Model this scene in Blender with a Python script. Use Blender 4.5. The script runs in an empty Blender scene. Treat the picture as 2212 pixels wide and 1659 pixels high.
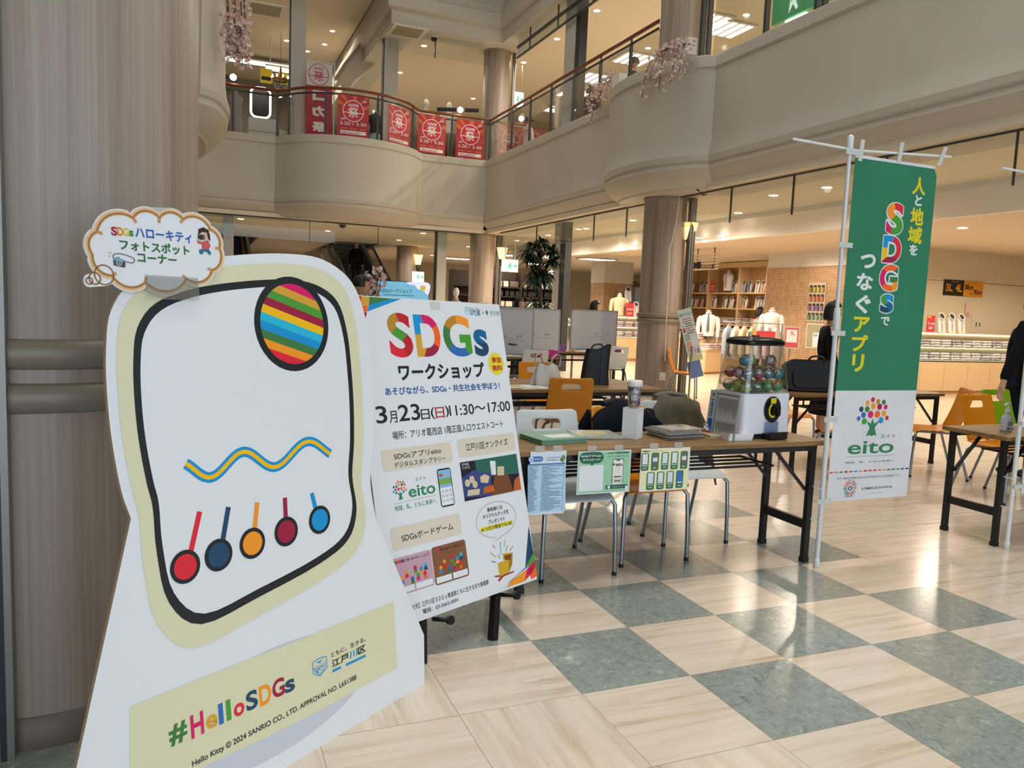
import bpy, bmesh, math, random
from mathutils import Vector, Matrix
random.seed(7)
SC = bpy.context.scene
COL = SC.collection
PI = math.pi
R_ = math.radians

# ------------------------------------------------------------------ camera, world, exposure
YAW, PITCH, ROLL, FPX, CAMZ = 0.391922529, 0.0996640362, 0.0412677118, 1665.0, 1.40530252
_f = Vector((math.sin(YAW)*math.cos(PITCH), math.cos(YAW)*math.cos(PITCH), -math.sin(PITCH)))
_r = Vector((math.cos(YAW), -math.sin(YAW), 0))
_u = _r.cross(_f)
CR = math.cos(ROLL)*_r + math.sin(ROLL)*_u
CU = -math.sin(ROLL)*_r + math.cos(ROLL)*_u
CF = _f
CP = Vector((0, 0, CAMZ))
cam_data = bpy.data.cameras.new('camera')
cam_data.sensor_width = 36.0
cam_data.sensor_fit = 'HORIZONTAL'
cam_data.lens = FPX/2212*36
cam_data.clip_start = 0.05
cam_data.clip_end = 200
cam = bpy.data.objects.new('camera', cam_data)
COL.objects.link(cam)
_m = Matrix((CR, CU, -CF)).transposed().to_4x4()
_m.translation = CP
cam.matrix_world = _m
SC.camera = cam

W = bpy.data.worlds.new('daylight')
SC.world = W
W.use_nodes = True
bg = W.node_tree.nodes['Background']
bg.inputs[0].default_value = (0.74, 0.87, 1.0, 1)
bg.inputs[1].default_value = 2.35

SC.view_settings.view_transform = 'Standard'
SC.view_settings.look = 'None'
SC.view_settings.gamma = 1
SC.view_settings.use_curve_mapping = False
SC.view_settings.exposure = 0.0
try:
    SC.cycles.max_bounces = 7
    SC.cycles.adaptive_threshold = 0.05
    SC.cycles.diffuse_bounces = 3
    SC.cycles.glossy_bounces = 3
    SC.cycles.transmission_bounces = 6
    SC.cycles.transparent_max_bounces = 14
    SC.cycles.caustics_reflective = False
    SC.cycles.caustics_refractive = False
    SC.cycles.sample_clamp_indirect = 4
    SC.cycles.use_denoising = True
except Exception:
    pass

def area_light(name, loc, size, energy, color, rot=(0, 0, 0), sy=None):
    l = bpy.data.lights.new(name, 'AREA')
    l.energy = energy
    l.color = color
    l.size = size
    if sy:
        l.shape = 'RECTANGLE'
        l.size_y = sy
    o = bpy.data.objects.new(name, l)
    o.location = loc
    o.rotation_euler = rot
    COL.objects.link(o)
    return o

# ------------------------------------------------------------------ measuring helpers (photo pixel -> point in the place)
def ray(x, y):
    return CR*(x-1106) + CU*(829.5-y) + CF*FPX
def atz(x, y, z):
    d = ray(x, y)
    return CP + d*((z-CP.z)/d.z)
def aty(x, y, Y):
    d = ray(x, y)
    return CP + d*(Y/d.y)
def atx(x, y, X):
    d = ray(x, y)
    return CP + d*(X/d.x)
def onp(x, y, P, n):
    d = ray(x, y)
    return CP + d*((Vector(P)-CP).dot(n)/d.dot(n))
def atd(x, y, d):
    v = ray(x, y)
    return CP + v*(d/math.hypot(v.x, v.y))

# ------------------------------------------------------------------ materials
MATS = {}
def lin(h):
    if isinstance(h, str):
        h = h.lstrip('#')
        c = [int(h[i:i+2], 16)/255 for i in (0, 2, 4)]
    else:
        c = [x/255 for x in h]
    return tuple(x/12.92 if x <= 0.04045 else ((x+0.055)/1.055)**2.4 for x in c)
def mat(name, col, rough=0.6, metal=0.0, spec=0.5, em=0.0, emcol=None, coat=0.0):
    if name in MATS:
        return MATS[name]
    m = bpy.data.materials.new(name)
    m.use_nodes = True
    b = m.node_tree.nodes['Principled BSDF']
    b.inputs['Base Color'].default_value = (*lin(col), 1)
    b.inputs['Roughness'].default_value = rough
    b.inputs['Metallic'].default_value = metal
    b.inputs['Specular IOR Level'].default_value = spec
    b.inputs['Coat Weight'].default_value = coat
    if em:
        b.inputs['Emission Color'].default_value = (*lin(emcol or col), 1)
        b.inputs['Emission Strength'].default_value = em
    MATS[name] = m
    return m
class NT:
    def __init__(s, name, rough=0.5, spec=0.5):
        s.m = bpy.data.materials.new(name)
        s.m.use_nodes = True
        MATS[name] = s.m
        s.t = s.m.node_tree
        s.b = s.t.nodes['Principled BSDF']
        s.b.inputs['Roughness'].default_value = rough
        s.b.inputs['Specular IOR Level'].default_value = spec
        s.co = s.n('ShaderNodeTexCoord').outputs['Object']
    def n(s, t, **k):
        x = s.t.nodes.new(t)
        for a, b in k.items():
            setattr(x, a, b)
        return x
    def link(s, a, b):
        s.t.links.new(a, b)
    def val(s, inp, v):
        if isinstance(v, (int, float)):
            inp.default_value = v
        elif isinstance(v, tuple):
            inp.default_value = v
        else:
            s.link(v, inp)
    def math(s, op, a, b=None, c=None):
        x = s.n('ShaderNodeMath', operation=op)
        s.val(x.inputs[0], a)
        if b is not None:
            s.val(x.inputs[1], b)
        if c is not None:
            s.val(x.inputs[2], c)
        return x.outputs[0]
    def mapping(s, scale=(1, 1, 1), loc=(0, 0, 0), rot=(0, 0, 0), vec=None):
        x = s.n('ShaderNodeMapping')
        x.inputs['Scale'].default_value = scale
        x.inputs['Location'].default_value = loc
        x.inputs['Rotation'].default_value = rot
        s.link(vec if vec is not None else s.co, x.inputs['Vector'])
        return x.outputs[0]
    def noise(s, scale, detail=4, rough=0.55, vec=None, dist=0.0):
        x = s.n('ShaderNodeTexNoise')
        x.inputs['Scale'].default_value = scale
        x.inputs['Detail'].default_value = detail
        x.inputs['Roughness'].default_value = rough
        x.inputs['Distortion'].default_value = dist
        s.link(vec if vec is not None else s.co, x.inputs['Vector'])
        return x.outputs[0]
    def ramp(s, fac, stops):
        x = s.n('ShaderNodeValToRGB')
        e = x.color_ramp.elements
        while len(e) < len(stops):
            e.new(0.5)
        for i, (p, c) in enumerate(stops):
            e[i].position = p
            e[i].color = (*lin(c), 1)
        s.link(fac, x.inputs[0])
        return x.outputs[0]
    def mix(s, fac, a, b, blend='MIX'):
        x = s.n('ShaderNodeMix', data_type='RGBA', blend_type=blend)
        s.val(x.inputs[0], fac)
        for i, v in ((6, a), (7, b)):
            if isinstance(v, str):
                x.inputs[i].default_value = (*lin(v), 1)
            else:
                s.link(v, x.inputs[i])
        return x.outputs[2]
    def out(s, col):
        s.link(col, s.b.inputs['Base Color'])
        return s.m
    def bump(s, h, strength=0.2, dist=0.01):
        x = s.n('ShaderNodeBump')
        x.inputs['Strength'].default_value = strength
        x.inputs['Distance'].default_value = dist
        s.link(h, x.inputs['Height'])
        s.link(x.outputs[0], s.b.inputs['Normal'])

def glass(name, tint=(235, 240, 238), refl=0.10, dens=0.0):
    m = bpy.data.materials.new(name)
    m.use_nodes = True
    t = m.node_tree
    t.nodes.clear()
    o = t.nodes.new('ShaderNodeOutputMaterial')
    tr = t.nodes.new('ShaderNodeBsdfTransparent')
    tr.inputs[0].default_value = (*lin(tint), 1)
    g = t.nodes.new('ShaderNodeBsdfGlossy')
    g.inputs['Roughness'].default_value = 0.02
    fr = t.nodes.new('ShaderNodeFresnel')
    fr.inputs[0].default_value = 1.45
    ad = t.nodes.new('ShaderNodeMath')
    ad.operation = 'MULTIPLY_ADD'
    t.links.new(fr.outputs[0], ad.inputs[0])
    ad.inputs[1].default_value = 0.8 if dens else 0.4
    ad.inputs[2].default_value = refl*0.2
    mx = t.nodes.new('ShaderNodeMixShader')
    t.links.new(ad.outputs[0], mx.inputs[0])
    t.links.new(tr.outputs[0], mx.inputs[1])
    t.links.new(g.outputs[0], mx.inputs[2])
    sh = mx.outputs[0]
    if dens:
        df = t.nodes.new('ShaderNodeBsdfDiffuse')
        df.inputs[0].default_value = (*lin(tint), 1)
        m2 = t.nodes.new('ShaderNodeMixShader')
        m2.inputs[0].default_value = dens
        t.links.new(sh, m2.inputs[1])
        t.links.new(df.outputs[0], m2.inputs[2])
        sh = m2.outputs[0]
    t.links.new(sh, o.inputs[0])
    MATS[name] = m
    return m

# ------------------------------------------------------------------ mesh builder
def _perp(d):
    d = d.normalized()
    a = Vector((0, 0, 1)) if abs(d.z) < 0.9 else Vector((1, 0, 0))
    x = d.cross(a).normalized()
    return x, d.cross(x).normalized()
class MB:
    def __init__(s):
        s.v = []; s.f = []; s.m = []; s.s = []
    def add(s, vs, fs, mi=0, sm=False, M=None):
        o = len(s.v)
        s.v += [tuple(M @ Vector(v)) if M else tuple(v) for v in vs]
        for f in fs:
            s.f.append(tuple(i+o for i in f)); s.m.append(mi); s.s.append(sm)
        return s
    def box(s, c, d, mi=0, M=None):
        x, y, z = c; a, b, e = d[0]/2, d[1]/2, d[2]/2
        vs = [(x-a, y-b, z-e), (x+a, y-b, z-e), (x+a, y+b, z-e), (x-a, y+b, z-e), (x-a, y-b, z+e), (x+a, y-b, z+e), (x+a, y+b, z+e), (x-a, y+b, z+e)]
        return s.add(vs, [(3, 2, 1, 0), (4, 5, 6, 7), (0, 1, 5, 4), (1, 2, 6, 5), (2, 3, 7, 6), (3, 0, 4, 7)], mi, False, M)
    def bb(s, a, b, mi=0, M=None):
        return s.box([(a[i]+b[i])/2 for i in range(3)], [abs(b[i]-a[i]) for i in range(3)], mi, M)
    def bar(s, p, q, w, h=None, mi=0, up=None):
        p, q = Vector(p), Vector(q); h = h or w
        d = q-p
        if up is None:
            x, y = _perp(d)
        else:
            x = d.cross(Vector(up)).normalized(); y = x.cross(d).normalized()
        vs = []
        for e in (p, q):
            for a, b in ((-1, -1), (1, -1), (1, 1), (-1, 1)):
                vs.append(e+x*a*w/2+y*b*h/2)
        return s.add(vs, [(3, 2, 1, 0), (4, 5, 6, 7), (0, 1, 5, 4), (1, 2, 6, 5), (2, 3, 7, 6), (3, 0, 4, 7)], mi)
    def tube(s, pts, r, n=8, mi=0, closed=False, sm=True, cap=True, flat=1.0):
        P = [Vector(p) for p in pts]; k = len(P)
        rr = r if isinstance(r, (list, tuple)) else [r]*k
        vs = []; x = None
        for i, p in enumerate(P):
            d = (P[(i+1) % k]-P[i-1]) if closed else (P[min(i+1, k-1)]-P[max(i-1, 0)])
            if d.length < 1e-9:
                d = Vector((0, 0, 1))
            d.normalize()
            if x is None:
                x, y = _perp(d)
            else:
                x = (x-d*x.dot(d))
                x = x.normalized() if x.length > 1e-6 else _perp(d)[0]
                y = d.cross(x)
            for j in range(n):
                a = 2*PI*j/n
                vs.append(p+x*math.cos(a)*rr[i]+y*math.sin(a)*rr[i]*flat)
        fs = []
        for i in range(k if closed else k-1):
            for j in range(n):
                a = i*n+j; b = i*n+(j+1) % n; i2 = (i+1) % k
                fs.append((a, b, i2*n+(j+1) % n, i2*n+j))
        s.add(vs, fs, mi, sm)
        if cap and not closed:
            s.add(vs[:n], [tuple(range(n-1, -1, -1))], mi)
            s.add(vs[-n:], [tuple(range(n))], mi)
        return s
    def lathe(s, prof, n=24, c=(0, 0, 0), mi=0, M=None, sm=True, sx=1, sy=1, a0=0, a1=2*PI):
        full = abs(a1-a0-2*PI) < 1e-6
        cols = n if full else n+1
        vs = []
        for r, z in prof:
            for j in range(cols):
                a = a0+(a1-a0)*j/n
                vs.append((c[0]+r*math.cos(a)*sx, c[1]+r*math.sin(a)*sy, c[2]+z))
        fs = []
        for i in range(len(prof)-1):
            for j in range(n):
                j2 = (j+1) % cols
                fs.append((i*cols+j, i*cols+j2, (i+1)*cols+j2, (i+1)*cols+j))
        return s.add(vs, fs, mi, sm, M)
    def cyl(s, p, q, r, n=16, mi=0, r2=None, cap=True):
        return s.tube([p, q], [r, r if r2 is None else r2], n, mi, cap=cap)
    def ball(s, c, r, n=16, k=10, mi=0, M=None):
        rx, ry, rz = r if isinstance(r, (list, tuple)) else (r, r, r)
        vs = []
        for i in range(k+1):
            t = PI*i/k
            for j in range(n):
                a = 2*PI*j/n
                vs.append((c[0]+rx*math.sin(t)*math.cos(a), c[1]+ry*math.sin(t)*math.sin(a), c[2]+rz*math.cos(t)))
        fs = []
        for i in range(k):
            for j in range(n):
                a, b = i*n+j, i*n+(j+1) % n
                if i == 0:
                    fs.append((a, a+n, b+n))
                elif i == k-1:
                    fs.append((a, a+n, b))
                else:
                    fs.append((a, a+n, b+n, b))
        return s.add(vs, fs, mi, True, M)
    def prism(s, poly, h0, h1, mi=0, M=None, side=None, sm=False):
        n = len(poly)
        A = sum(poly[i][0]*poly[(i+1) % n][1]-poly[(i+1) % n][0]*poly[i][1] for i in range(n))
        if A < 0:
            poly = poly[::-1]
        vs = [(x, y, h0) for x, y in poly]+[(x, y, h1) for x, y in poly]
        s.add(vs, [tuple(range(n-1, -1, -1)), tuple(range(n, 2*n))], mi, False, M)
        return s.add(vs, [(i, (i+1) % n, n+(i+1) % n, n+i) for i in range(n)], mi if side is None else side, sm, M)
    def flat(s, poly, h=0.0, mi=0, M=None):
        n = len(poly)
        A = sum(poly[i][0]*poly[(i+1) % n][1]-poly[(i+1) % n][0]*poly[i][1] for i in range(n))
        if A < 0:
            poly = poly[::-1]
        return s.add([(x, y, h) for x, y in poly], [tuple(range(n))], mi, False, M)
    def rect(s, u0, v0, u1, v1, h=0.0, mi=0):
        return s.flat([(u0, v0), (u1, v0), (u1, v1), (u0, v1)], h, mi)
    def rrect(s, u0, v0, u1, v1, r, h=0.0, mi=0):
        return s.flat(rr_poly(u0, v0, u1, v1, r), h, mi)
    def disc(s, u, v, ru, rv=None, h=0.0, mi=0, n=20):
        rv = rv or ru
        return s.flat([(u+ru*math.cos(2*PI*i/n), v+rv*math.sin(2*PI*i/n)) for i in range(n)], h, mi)
    def line(s, pts, w, h=0.0, mi=0, closed=False):
        k = len(pts); P = [Vector((p[0], p[1])) for p in pts]
        L = []; Rr = []
        for i in range(k):
            d = (P[(i+1) % k]-P[i-1]) if closed else (P[min(i+1, k-1)]-P[max(i-1, 0)])
            d = d.normalized() if d.length > 0 else Vector((1, 0))
            nn = Vector((-d.y, d.x))*w/2
            L.append(P[i]+nn); Rr.append(P[i]-nn)
        vs = [(p.x, p.y, h) for p in L]+[(p.x, p.y, h) for p in Rr]
        fs = []
        for i in range(k if closed else k-1):
            j = (i+1) % k
            fs.append((k+i, k+j, j, i))
        return s.add(vs, fs, mi)
    def grid(s, fn, nu, nv, mi=0, sm=True, M=None):
        vs = [fn(i/nu, j/nv) for j in range(nv+1) for i in range(nu+1)]
        fs = [(j*(nu+1)+i, j*(nu+1)+i+1, (j+1)*(nu+1)+i+1, (j+1)*(nu+1)+i) for j in range(nv) for i in range(nu)]
        return s.add(vs, fs, mi, sm, M)
    def loft(s, rings, mi=0, cap=True, sm=True, M=None):
        n = len(rings[0]); vs = [p for r in rings for p in r]
        fs = [(i*n+j, i*n+(j+1) % n, (i+1)*n+(j+1) % n, (i+1)*n+j) for i in range(len(rings)-1) for j in range(n)]
        s.add(vs, fs, mi, sm, M)
        if cap:
            s.add(rings[0], [tuple(range(n-1, -1, -1))], mi, False, M)
            s.add(rings[-1], [tuple(range(n))], mi, False, M)
        return s
    def text(s, body, u0, v0, u1, v1, mi=0, h=0.0, bold=0.0, mono=False, mirror=False, shear=0.0):
        vs, fs = glyphs(body, bold, shear)
        if not vs:
            return s
        x0 = min(v[0] for v in vs); x1 = max(v[0] for v in vs)
        y0 = min(v[1] for v in vs); y1 = max(v[1] for v in vs)
        kx = (u1-u0)/max(x1-x0, 1e-6); ky = (v1-v0)/max(y1-y0, 1e-6)
        if mono:
            kx = ky
        n1 = max(1, len(vs)//weight(body, bold)[0]); e = 2e-5
        if mirror:
            return s.add([(u1-(x-x0)*kx, v0+(y-y0)*ky, h+e*(i//n1)) for i, (x, y) in enumerate(vs)], fs, mi)
        return s.add([(u0+(x-x0)*kx, v0+(y-y0)*ky, h+e*(i//n1)) for i, (x, y) in enumerate(vs)], fs, mi)
    def vor(s, body, u0, v0, u1, v1, seeds, h=0.0, bold=0.03):
        """one letter cut into colour fields: seeds are (fraction u, fraction v, material index)"""
        t = MB().text(body, u0, v0, u1, v1, 0, 0, bold)
        P = [(u0+(u1-u0)*a, v0+(v1-v0)*b, m) for a, b, m in seeds]
        for i, (a, b, m) in enumerate(P):
            bm = bmesh.new()
            vv = [bm.verts.new(v) for v in t.v]
            for f in t.f:
                try:
                    bm.faces.new([vv[k] for k in f])
                except ValueError:
                    pass
            for j, (c, d, _) in enumerate(P):
                if j == i or not bm.faces:
                    continue
                bmesh.ops.bisect_plane(bm, geom=bm.verts[:]+bm.edges[:]+bm.faces[:], dist=1e-7, plane_co=((a+c)/2, (b+d)/2, 0), plane_no=(c-a, d-b, 0), clear_outer=True)
            bm.verts.index_update()
            s.add([(v.co.x, v.co.y, h+v.co.z) for v in bm.verts], [tuple(v.index for v in f.verts) for f in bm.faces], m)
            bm.free()
        return s
_GC = {}
def weight(body, bold):
    """how a heavier letter is made: copies laid round it, and the outline offset"""
    if bold < 0.008:
        return 1, 0.0
    if body.isascii():
        return (1, bold) if bold <= 0.045 else (16, 0.04)
    return (10 if bold > 0.028 else 6), 0.0
def glyphs(body, bold=0.0, shear=0.0):
    k = (body, bold, shear)
    if k in _GC:
        return _GC[k]
    c = bpy.data.curves.new('g', 'FONT')
    ncopy, inner = weight(body, bold)
    c.body = body; c.size = 1; c.offset = inner; c.resolution_u = 6; c.shear = shear
    o = bpy.data.objects.new('g', c)
    me = o.to_mesh()
    r0 = ([(v.co.x, v.co.y) for v in me.vertices], [tuple(p.vertices) for p in me.polygons])
    r = ([], [])
    rr = (bold-inner)*0.85
    offs = [(0, 0)] if ncopy == 1 else [(rr*math.cos(a), rr*math.sin(a)) for a in [2*PI*i/ncopy for i in range(ncopy)]]
    for dx, dy in offs:
        n = len(r[0])
        r[0].extend((x+dx, y+dy) for x, y in r0[0]); r[1].extend(tuple(i+n for i in f) for f in r0[1])
    o.to_mesh_clear()
    bpy.data.objects.remove(o); bpy.data.curves.remove(c)
    _GC[k] = r
    return r
def rr_poly(u0, v0, u1, v1, r, n=5):
    out = []
    for cx, cy, a in ((u1-r, v1-r, 0), (u0+r, v1-r, 90), (u0+r, v0+r, 180), (u1-r, v0+r, 270)):
        for i in range(n+1):
            t = R_(a+90*i/n)
            out.append((cx+r*math.cos(t), cy+r*math.sin(t)))
    return out
def catmull(P, k=6, closed=True):
    n = len(P); out = []
    for i in range(n if closed else n-1):
        if closed:
            p0, p1, p2, p3 = P[i-1], P[i], P[(i+1) % n], P[(i+2) % n]
        else:
            p0, p1, p2, p3 = P[max(i-1, 0)], P[i], P[i+1], P[min(i+2, n-1)]
        for j in range(k):
            t = j/k
            out.append(tuple(0.5*((2*b)+(-a+c)*t+(2*a-5*b+4*c-d)*t*t+(-a+3*b-3*c+d)*t**3) for a, b, c, d in zip(p0, p1, p2, p3)))
    if not closed:
        out.append(tuple(P[-1]))
    return out

ROOTM = {}
def build(name, mb, mats, parent=None, world=False, bevel=0.0, label=None, kind=None, cat=None, group=None, loc=None, seg=2):
    me = bpy.data.meshes.new(name)
    me.from_pydata([tuple(v) for v in mb.v], [], mb.f)
    mats = mats if isinstance(mats, (list, tuple)) else [mats]
    for m in mats:
        me.materials.append(m)
    me.polygons.foreach_set('material_index', mb.m)
    me.polygons.foreach_set('use_smooth', mb.s)
    o = bpy.data.objects.new(name, me)
    COL.objects.link(o)
    if parent is not None:
        o.parent = parent
        if world:
            me.transform(ROOTM[root_of(parent)].inverted())
    elif loc is not None:
        o.location = loc
        ROOTM[o.name] = Matrix.Translation(loc)
        if world:
            me.transform(Matrix.Translation(loc).inverted())
    else:
        ROOTM[o.name] = Matrix.Identity(4)
    me.update()
    if bevel:
        b = o.modifiers.new('edge', 'BEVEL')
        b.width = bevel; b.segments = seg; b.limit_method = 'ANGLE'; b.angle_limit = R_(40)
    if label: o['label'] = label
    if kind: o['kind'] = kind
    if cat: o['category'] = cat
    if group: o['group'] = group
    return o
def root_of(o):
    while o.parent is not None:
        o = o.parent
    return o.name
def struct(name, mb, mats, **k):
    return build(name, mb, mats, kind='structure', **k)
def thing(name, label, cat, M=None, group=None, loc=None, rz=0):
    o = bpy.data.objects.new(name, None)
    o.empty_display_size = 0.1
    COL.objects.link(o)
    if M is None:
        M = Matrix.Translation(loc or (0, 0, 0)) @ Matrix.Rotation(rz, 4, 'Z')
    o.matrix_world = M
    ROOTM[o.name] = M.copy()
    o['label'] = label; o['category'] = cat
    if group: o['group'] = group
    return o
def dup(src, M=None, label=None, group=None, loc=None, rz=0, mats=None):
    def cp(o, par):
        c = o.copy()
        COL.objects.link(c)
        c.parent = par
        if mats and c.type == 'MESH':
            names = [m.name for m in c.data.materials]
            if any(n in mats for n in names):
                key = (c.data.name, tuple(sorted((a, b.name) for a, b in mats.items())))
                if key not in MESHV:
                    d = c.data.copy()
                    for i, n in enumerate(names):
                        if n in mats:
                            d.materials[i] = mats[n]
                    MESHV[key] = d
                c.data = MESHV[key]
        for ch in KIDS(o):
            cp(ch, c)
        return c
    r = cp(src, None)
    if M is None:
        M = Matrix.Translation(loc) @ Matrix.Rotation(rz, 4, 'Z')
    r.matrix_world = M
    ROOTM[r.name] = M.copy()
    if label: r['label'] = label
    if group: r['group'] = group
    return r
MESHV = {}
def KIDS(o):
    return list(o.children)
def frame(o, u, v):
    u = Vector(u).normalized(); v = Vector(v); v = (v-u*v.dot(u)).normalized(); n = u.cross(v)
    M = Matrix((u, v, n)).transposed().to_4x4()
    M.translation = Vector(o)
    return M
class Board:
    """a flat printed board standing in the place: local u right, v up, w out of its face"""
    def __init__(s, M):
        s.M = M; s.I = M.inverted(); s.n = M.to_3x3().col[2].copy(); s.o = M.translation.copy()
    def uv(s, x, y):
        p = s.I @ onp(x, y, s.o, s.n)
        return (p.x, p.y)
    def tx(s, mb, body, bl, tr, mi=0, h=0.0, bold=0.0, **k):
        a = s.uv(*bl); b = s.uv(*tr)
        mb.text(body, a[0], a[1], b[0], b[1], mi, h, bold, **k)
    def th(s, mb, body, bl, tr, hgt, mi=0, h=0.0, bold=0.0):
        a = s.uv(*bl); b = s.uv(*tr); v = (a[1]+b[1])/2
        mb.text(body, a[0], v-hgt/2, b[0], v+hgt/2, mi, h, bold)
    def pl(s, mb, pts, mi=0, h=0.0):
        mb.flat([s.uv(*p) for p in pts], h, mi)
SDG = ['E5243B', 'DDA63A', '4C9F38', 'C5192D', 'FF3A21', '26BDE2', 'FCC30B', 'A21942', 'FD6925', 'DD1367', 'FD9D24', 'BF8B2E', '3F7E44', '0A97D9', '56C02B', '00689D', '19486A', '6E1F3C', '2F6FBF', '1E4A8A']
def ink(h):
    return mat('ink_'+h.strip('#').lower(), h, 0.45)
# ------------------------------------------------------------------ shared materials
wallM = NT('painted_plaster', 0.75, 0.3)
wallM = wallM.out(wallM.ramp(wallM.noise(0.6, 2), [(0.35, '#c5bfb0'), (0.65, '#ccc6b8')]))
ceilM = mat('ceiling_cream', '#ece0c8', 0.85, spec=0.2)
whiteM = mat('white_paint', '#e6e2d8', 0.7, spec=0.3)
postM = mat('grey_white_post', '#c9c6bc', 0.5)
steelM = mat('brushed_steel', '#a8a8a6', 0.3, 1.0)
chromeM = mat('chair_tube', '#8f9aa5', 0.3, 0.9)
darkM = mat('dark_metal', '#3a3c3e', 0.45, 0.4)
railM = mat('railing_bronze', '#4a4a46', 0.45, 0.5)
blackM = mat('black_plastic', '#121315', 0.4)
blkmM = mat('table_black', '#17181a', 0.45, 0.1)
handM = mat('handrail_wood', '#7a3a22', 0.35)
whiteP = mat('white_card', '#eceff2', 0.42)
glassM = glass('railing_glass', (247, 250, 248), 0.06)
clearM = glass('clear_acrylic', (252, 253, 253), 0.5)
skinM = mat('skin', '#c99a80', 0.5)
hairM = mat('hair', '#15110f', 0.45)
orangeM = mat('orange_shell', '#e08a08', 0.38)
shellW = mat('white_shell', '#d9dedb', 0.4)
limeM = mat('lime_shell', '#8fb812', 0.38)

def wood_laminate():
    n = NT('column_laminate', 0.38, 0.4)
    a = n.noise(1.0, 3, 0.6, n.mapping((9, 9, 0.25)))
    b = n.noise(1.0, 4, 0.7, n.mapping((60, 60, 0.6)))
    s = n.math('ADD', n.math('MULTIPLY', a, 0.62), n.math('MULTIPLY', b, 0.38))
    return n.out(n.ramp(s, [(0.32, '#7d6d5e'), (0.45, '#9d8d7f'), (0.56, '#aa9b8d'), (0.68, '#b6a99d')]))
lamM = wood_laminate()
def table_wood():
    n = NT('table_wood', 0.42, 0.4)
    a = n.noise(1.0, 4, 0.6, n.mapping((1.2, 26, 26)))
    return n.out(n.ramp(a, [(0.3, '#6d4f2c'), (0.5, '#8a6a40'), (0.7, '#9c7c50')]))
twM = table_wood()

def floor_material():
    n = NT('floor_tiles', 0.2, 0.5)
    sep = n.n('ShaderNodeSeparateXYZ')
    n.link(n.co, sep.inputs[0])
    T = 0.475
    U = n.math('MULTIPLY_ADD', sep.outputs[0], 1/T, -2.77079502)
    V = n.math('MULTIPLY_ADD', sep.outputs[1], -1/T, 6.02572783)
    iu = n.math('FLOOR', U); iv = n.math('FLOOR', V)
    fu = n.math('SUBTRACT', U, iu); fv = n.math('SUBTRACT', V, iv)
    par = n.math('ABSOLUTE', n.math('MODULO', n.math('ADD', iu, iv), 2.0))
    even = n.math('LESS_THAN', par, 0.5)
    c1 = n.math('LESS_THAN', iu, 4.5)
    c2 = n.math('LESS_THAN', n.math('SUBTRACT', iv, iu), 0.5)
    c3 = n.math('MULTIPLY', n.math('LESS_THAN', iu, -3.5), n.math('GREATER_THAN', iu, -5.5))
    c4 = n.math('GREATER_THAN', iv, -9.5)
    dark = n.math('MAXIMUM', c3, n.math('MULTIPLY', n.math('MULTIPLY', even, n.math('MULTIPLY', c1, c4)), c2))
    # per tile jitter
    cmb = n.n('ShaderNodeCombineXYZ')
    n.link(iu, cmb.inputs[0]); n.link(iv, cmb.inputs[1])
    wn = n.n('ShaderNodeTexWhiteNoise', noise_dimensions='2D')
    n.link(cmb.outputs[0], wn.inputs[0])
    off = n.math('MULTIPLY', wn.outputs[0], 40.0)
    rot = n.math('MULTIPLY', n.math('SUBTRACT', 1.0, c2), even)
    def streak(a, b):
        c = n.n('ShaderNodeCombineXYZ')
        n.link(n.math('ADD', n.math('MULTIPLY', a, 0.8), off), c.inputs[0])
        n.link(n.math('ADD', n.math('MULTIPLY', b, 9.0), off), c.inputs[1])
        return n.noise(1.0, 5, 0.62, c.outputs[0], 0.6)
    sA = streak(U, V); sB = streak(V, U)
    mx = n.n('ShaderNodeMix', data_type='FLOAT')
    n.link(rot, mx.inputs[0]); n.link(sA, mx.inputs[2]); n.link(sB, mx.inputs[3])
    light = n.ramp(mx.outputs[0], [(0.25, '#b79f87'), (0.38, '#d8c5ae'), (0.52, '#e3d3bf'), (0.75, '#eadccb')])
    g = n.noise(26.0, 6, 0.72, None, 1.2)
    green = n.ramp(g, [(0.30, '#6f7670'), (0.44, '#8f968f'), (0.58, '#9aa199'), (0.70, '#bcc1ba')])
    col = n.mix(dark, light, green)
    e = n.math('MINIMUM', n.math('MINIMUM', fu, n.math('SUBTRACT', 1.0, fu)), n.math('MINIMUM', fv, n.math('SUBTRACT', 1.0, fv)))
    j = n.math('LESS_THAN', e, 0.0035)
    col = n.mix(n.math('MULTIPLY', j, 0.55), col, '#6f6557')
    n.out(col)
    rg = n.math('MULTIPLY_ADD', n.noise(3.0, 3), 0.10, 0.14)
    n.link(rg, n.b.inputs['Roughness'])
    return n.m
floorM = floor_material()
def mosaic():
    n = NT('mosaic_tile', 0.5, 0.4)
    sep = n.n('ShaderNodeSeparateXYZ')
    n.link(n.co, sep.inputs[0])
    h = n.math('ADD', sep.outputs[0], sep.outputs[1])
    cell = 0.062
    fx = n.math('FRACT', n.math('MULTIPLY', h, 1/cell)); fz = n.math('FRACT', n.math('MULTIPLY', sep.outputs[2], 1/(cell*0.8)))
    a = n.math('MAXIMUM', n.math('LESS_THAN', fx, 0.16), n.math('LESS_THAN', fz, 0.2))
    tone = n.ramp(n.noise(9.0, 2), [(0.35, '#c6a27c'), (0.65, '#dbba95')])
    return n.out(n.mix(a, tone, '#94765a'))
mosM = mosaic()
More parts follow.
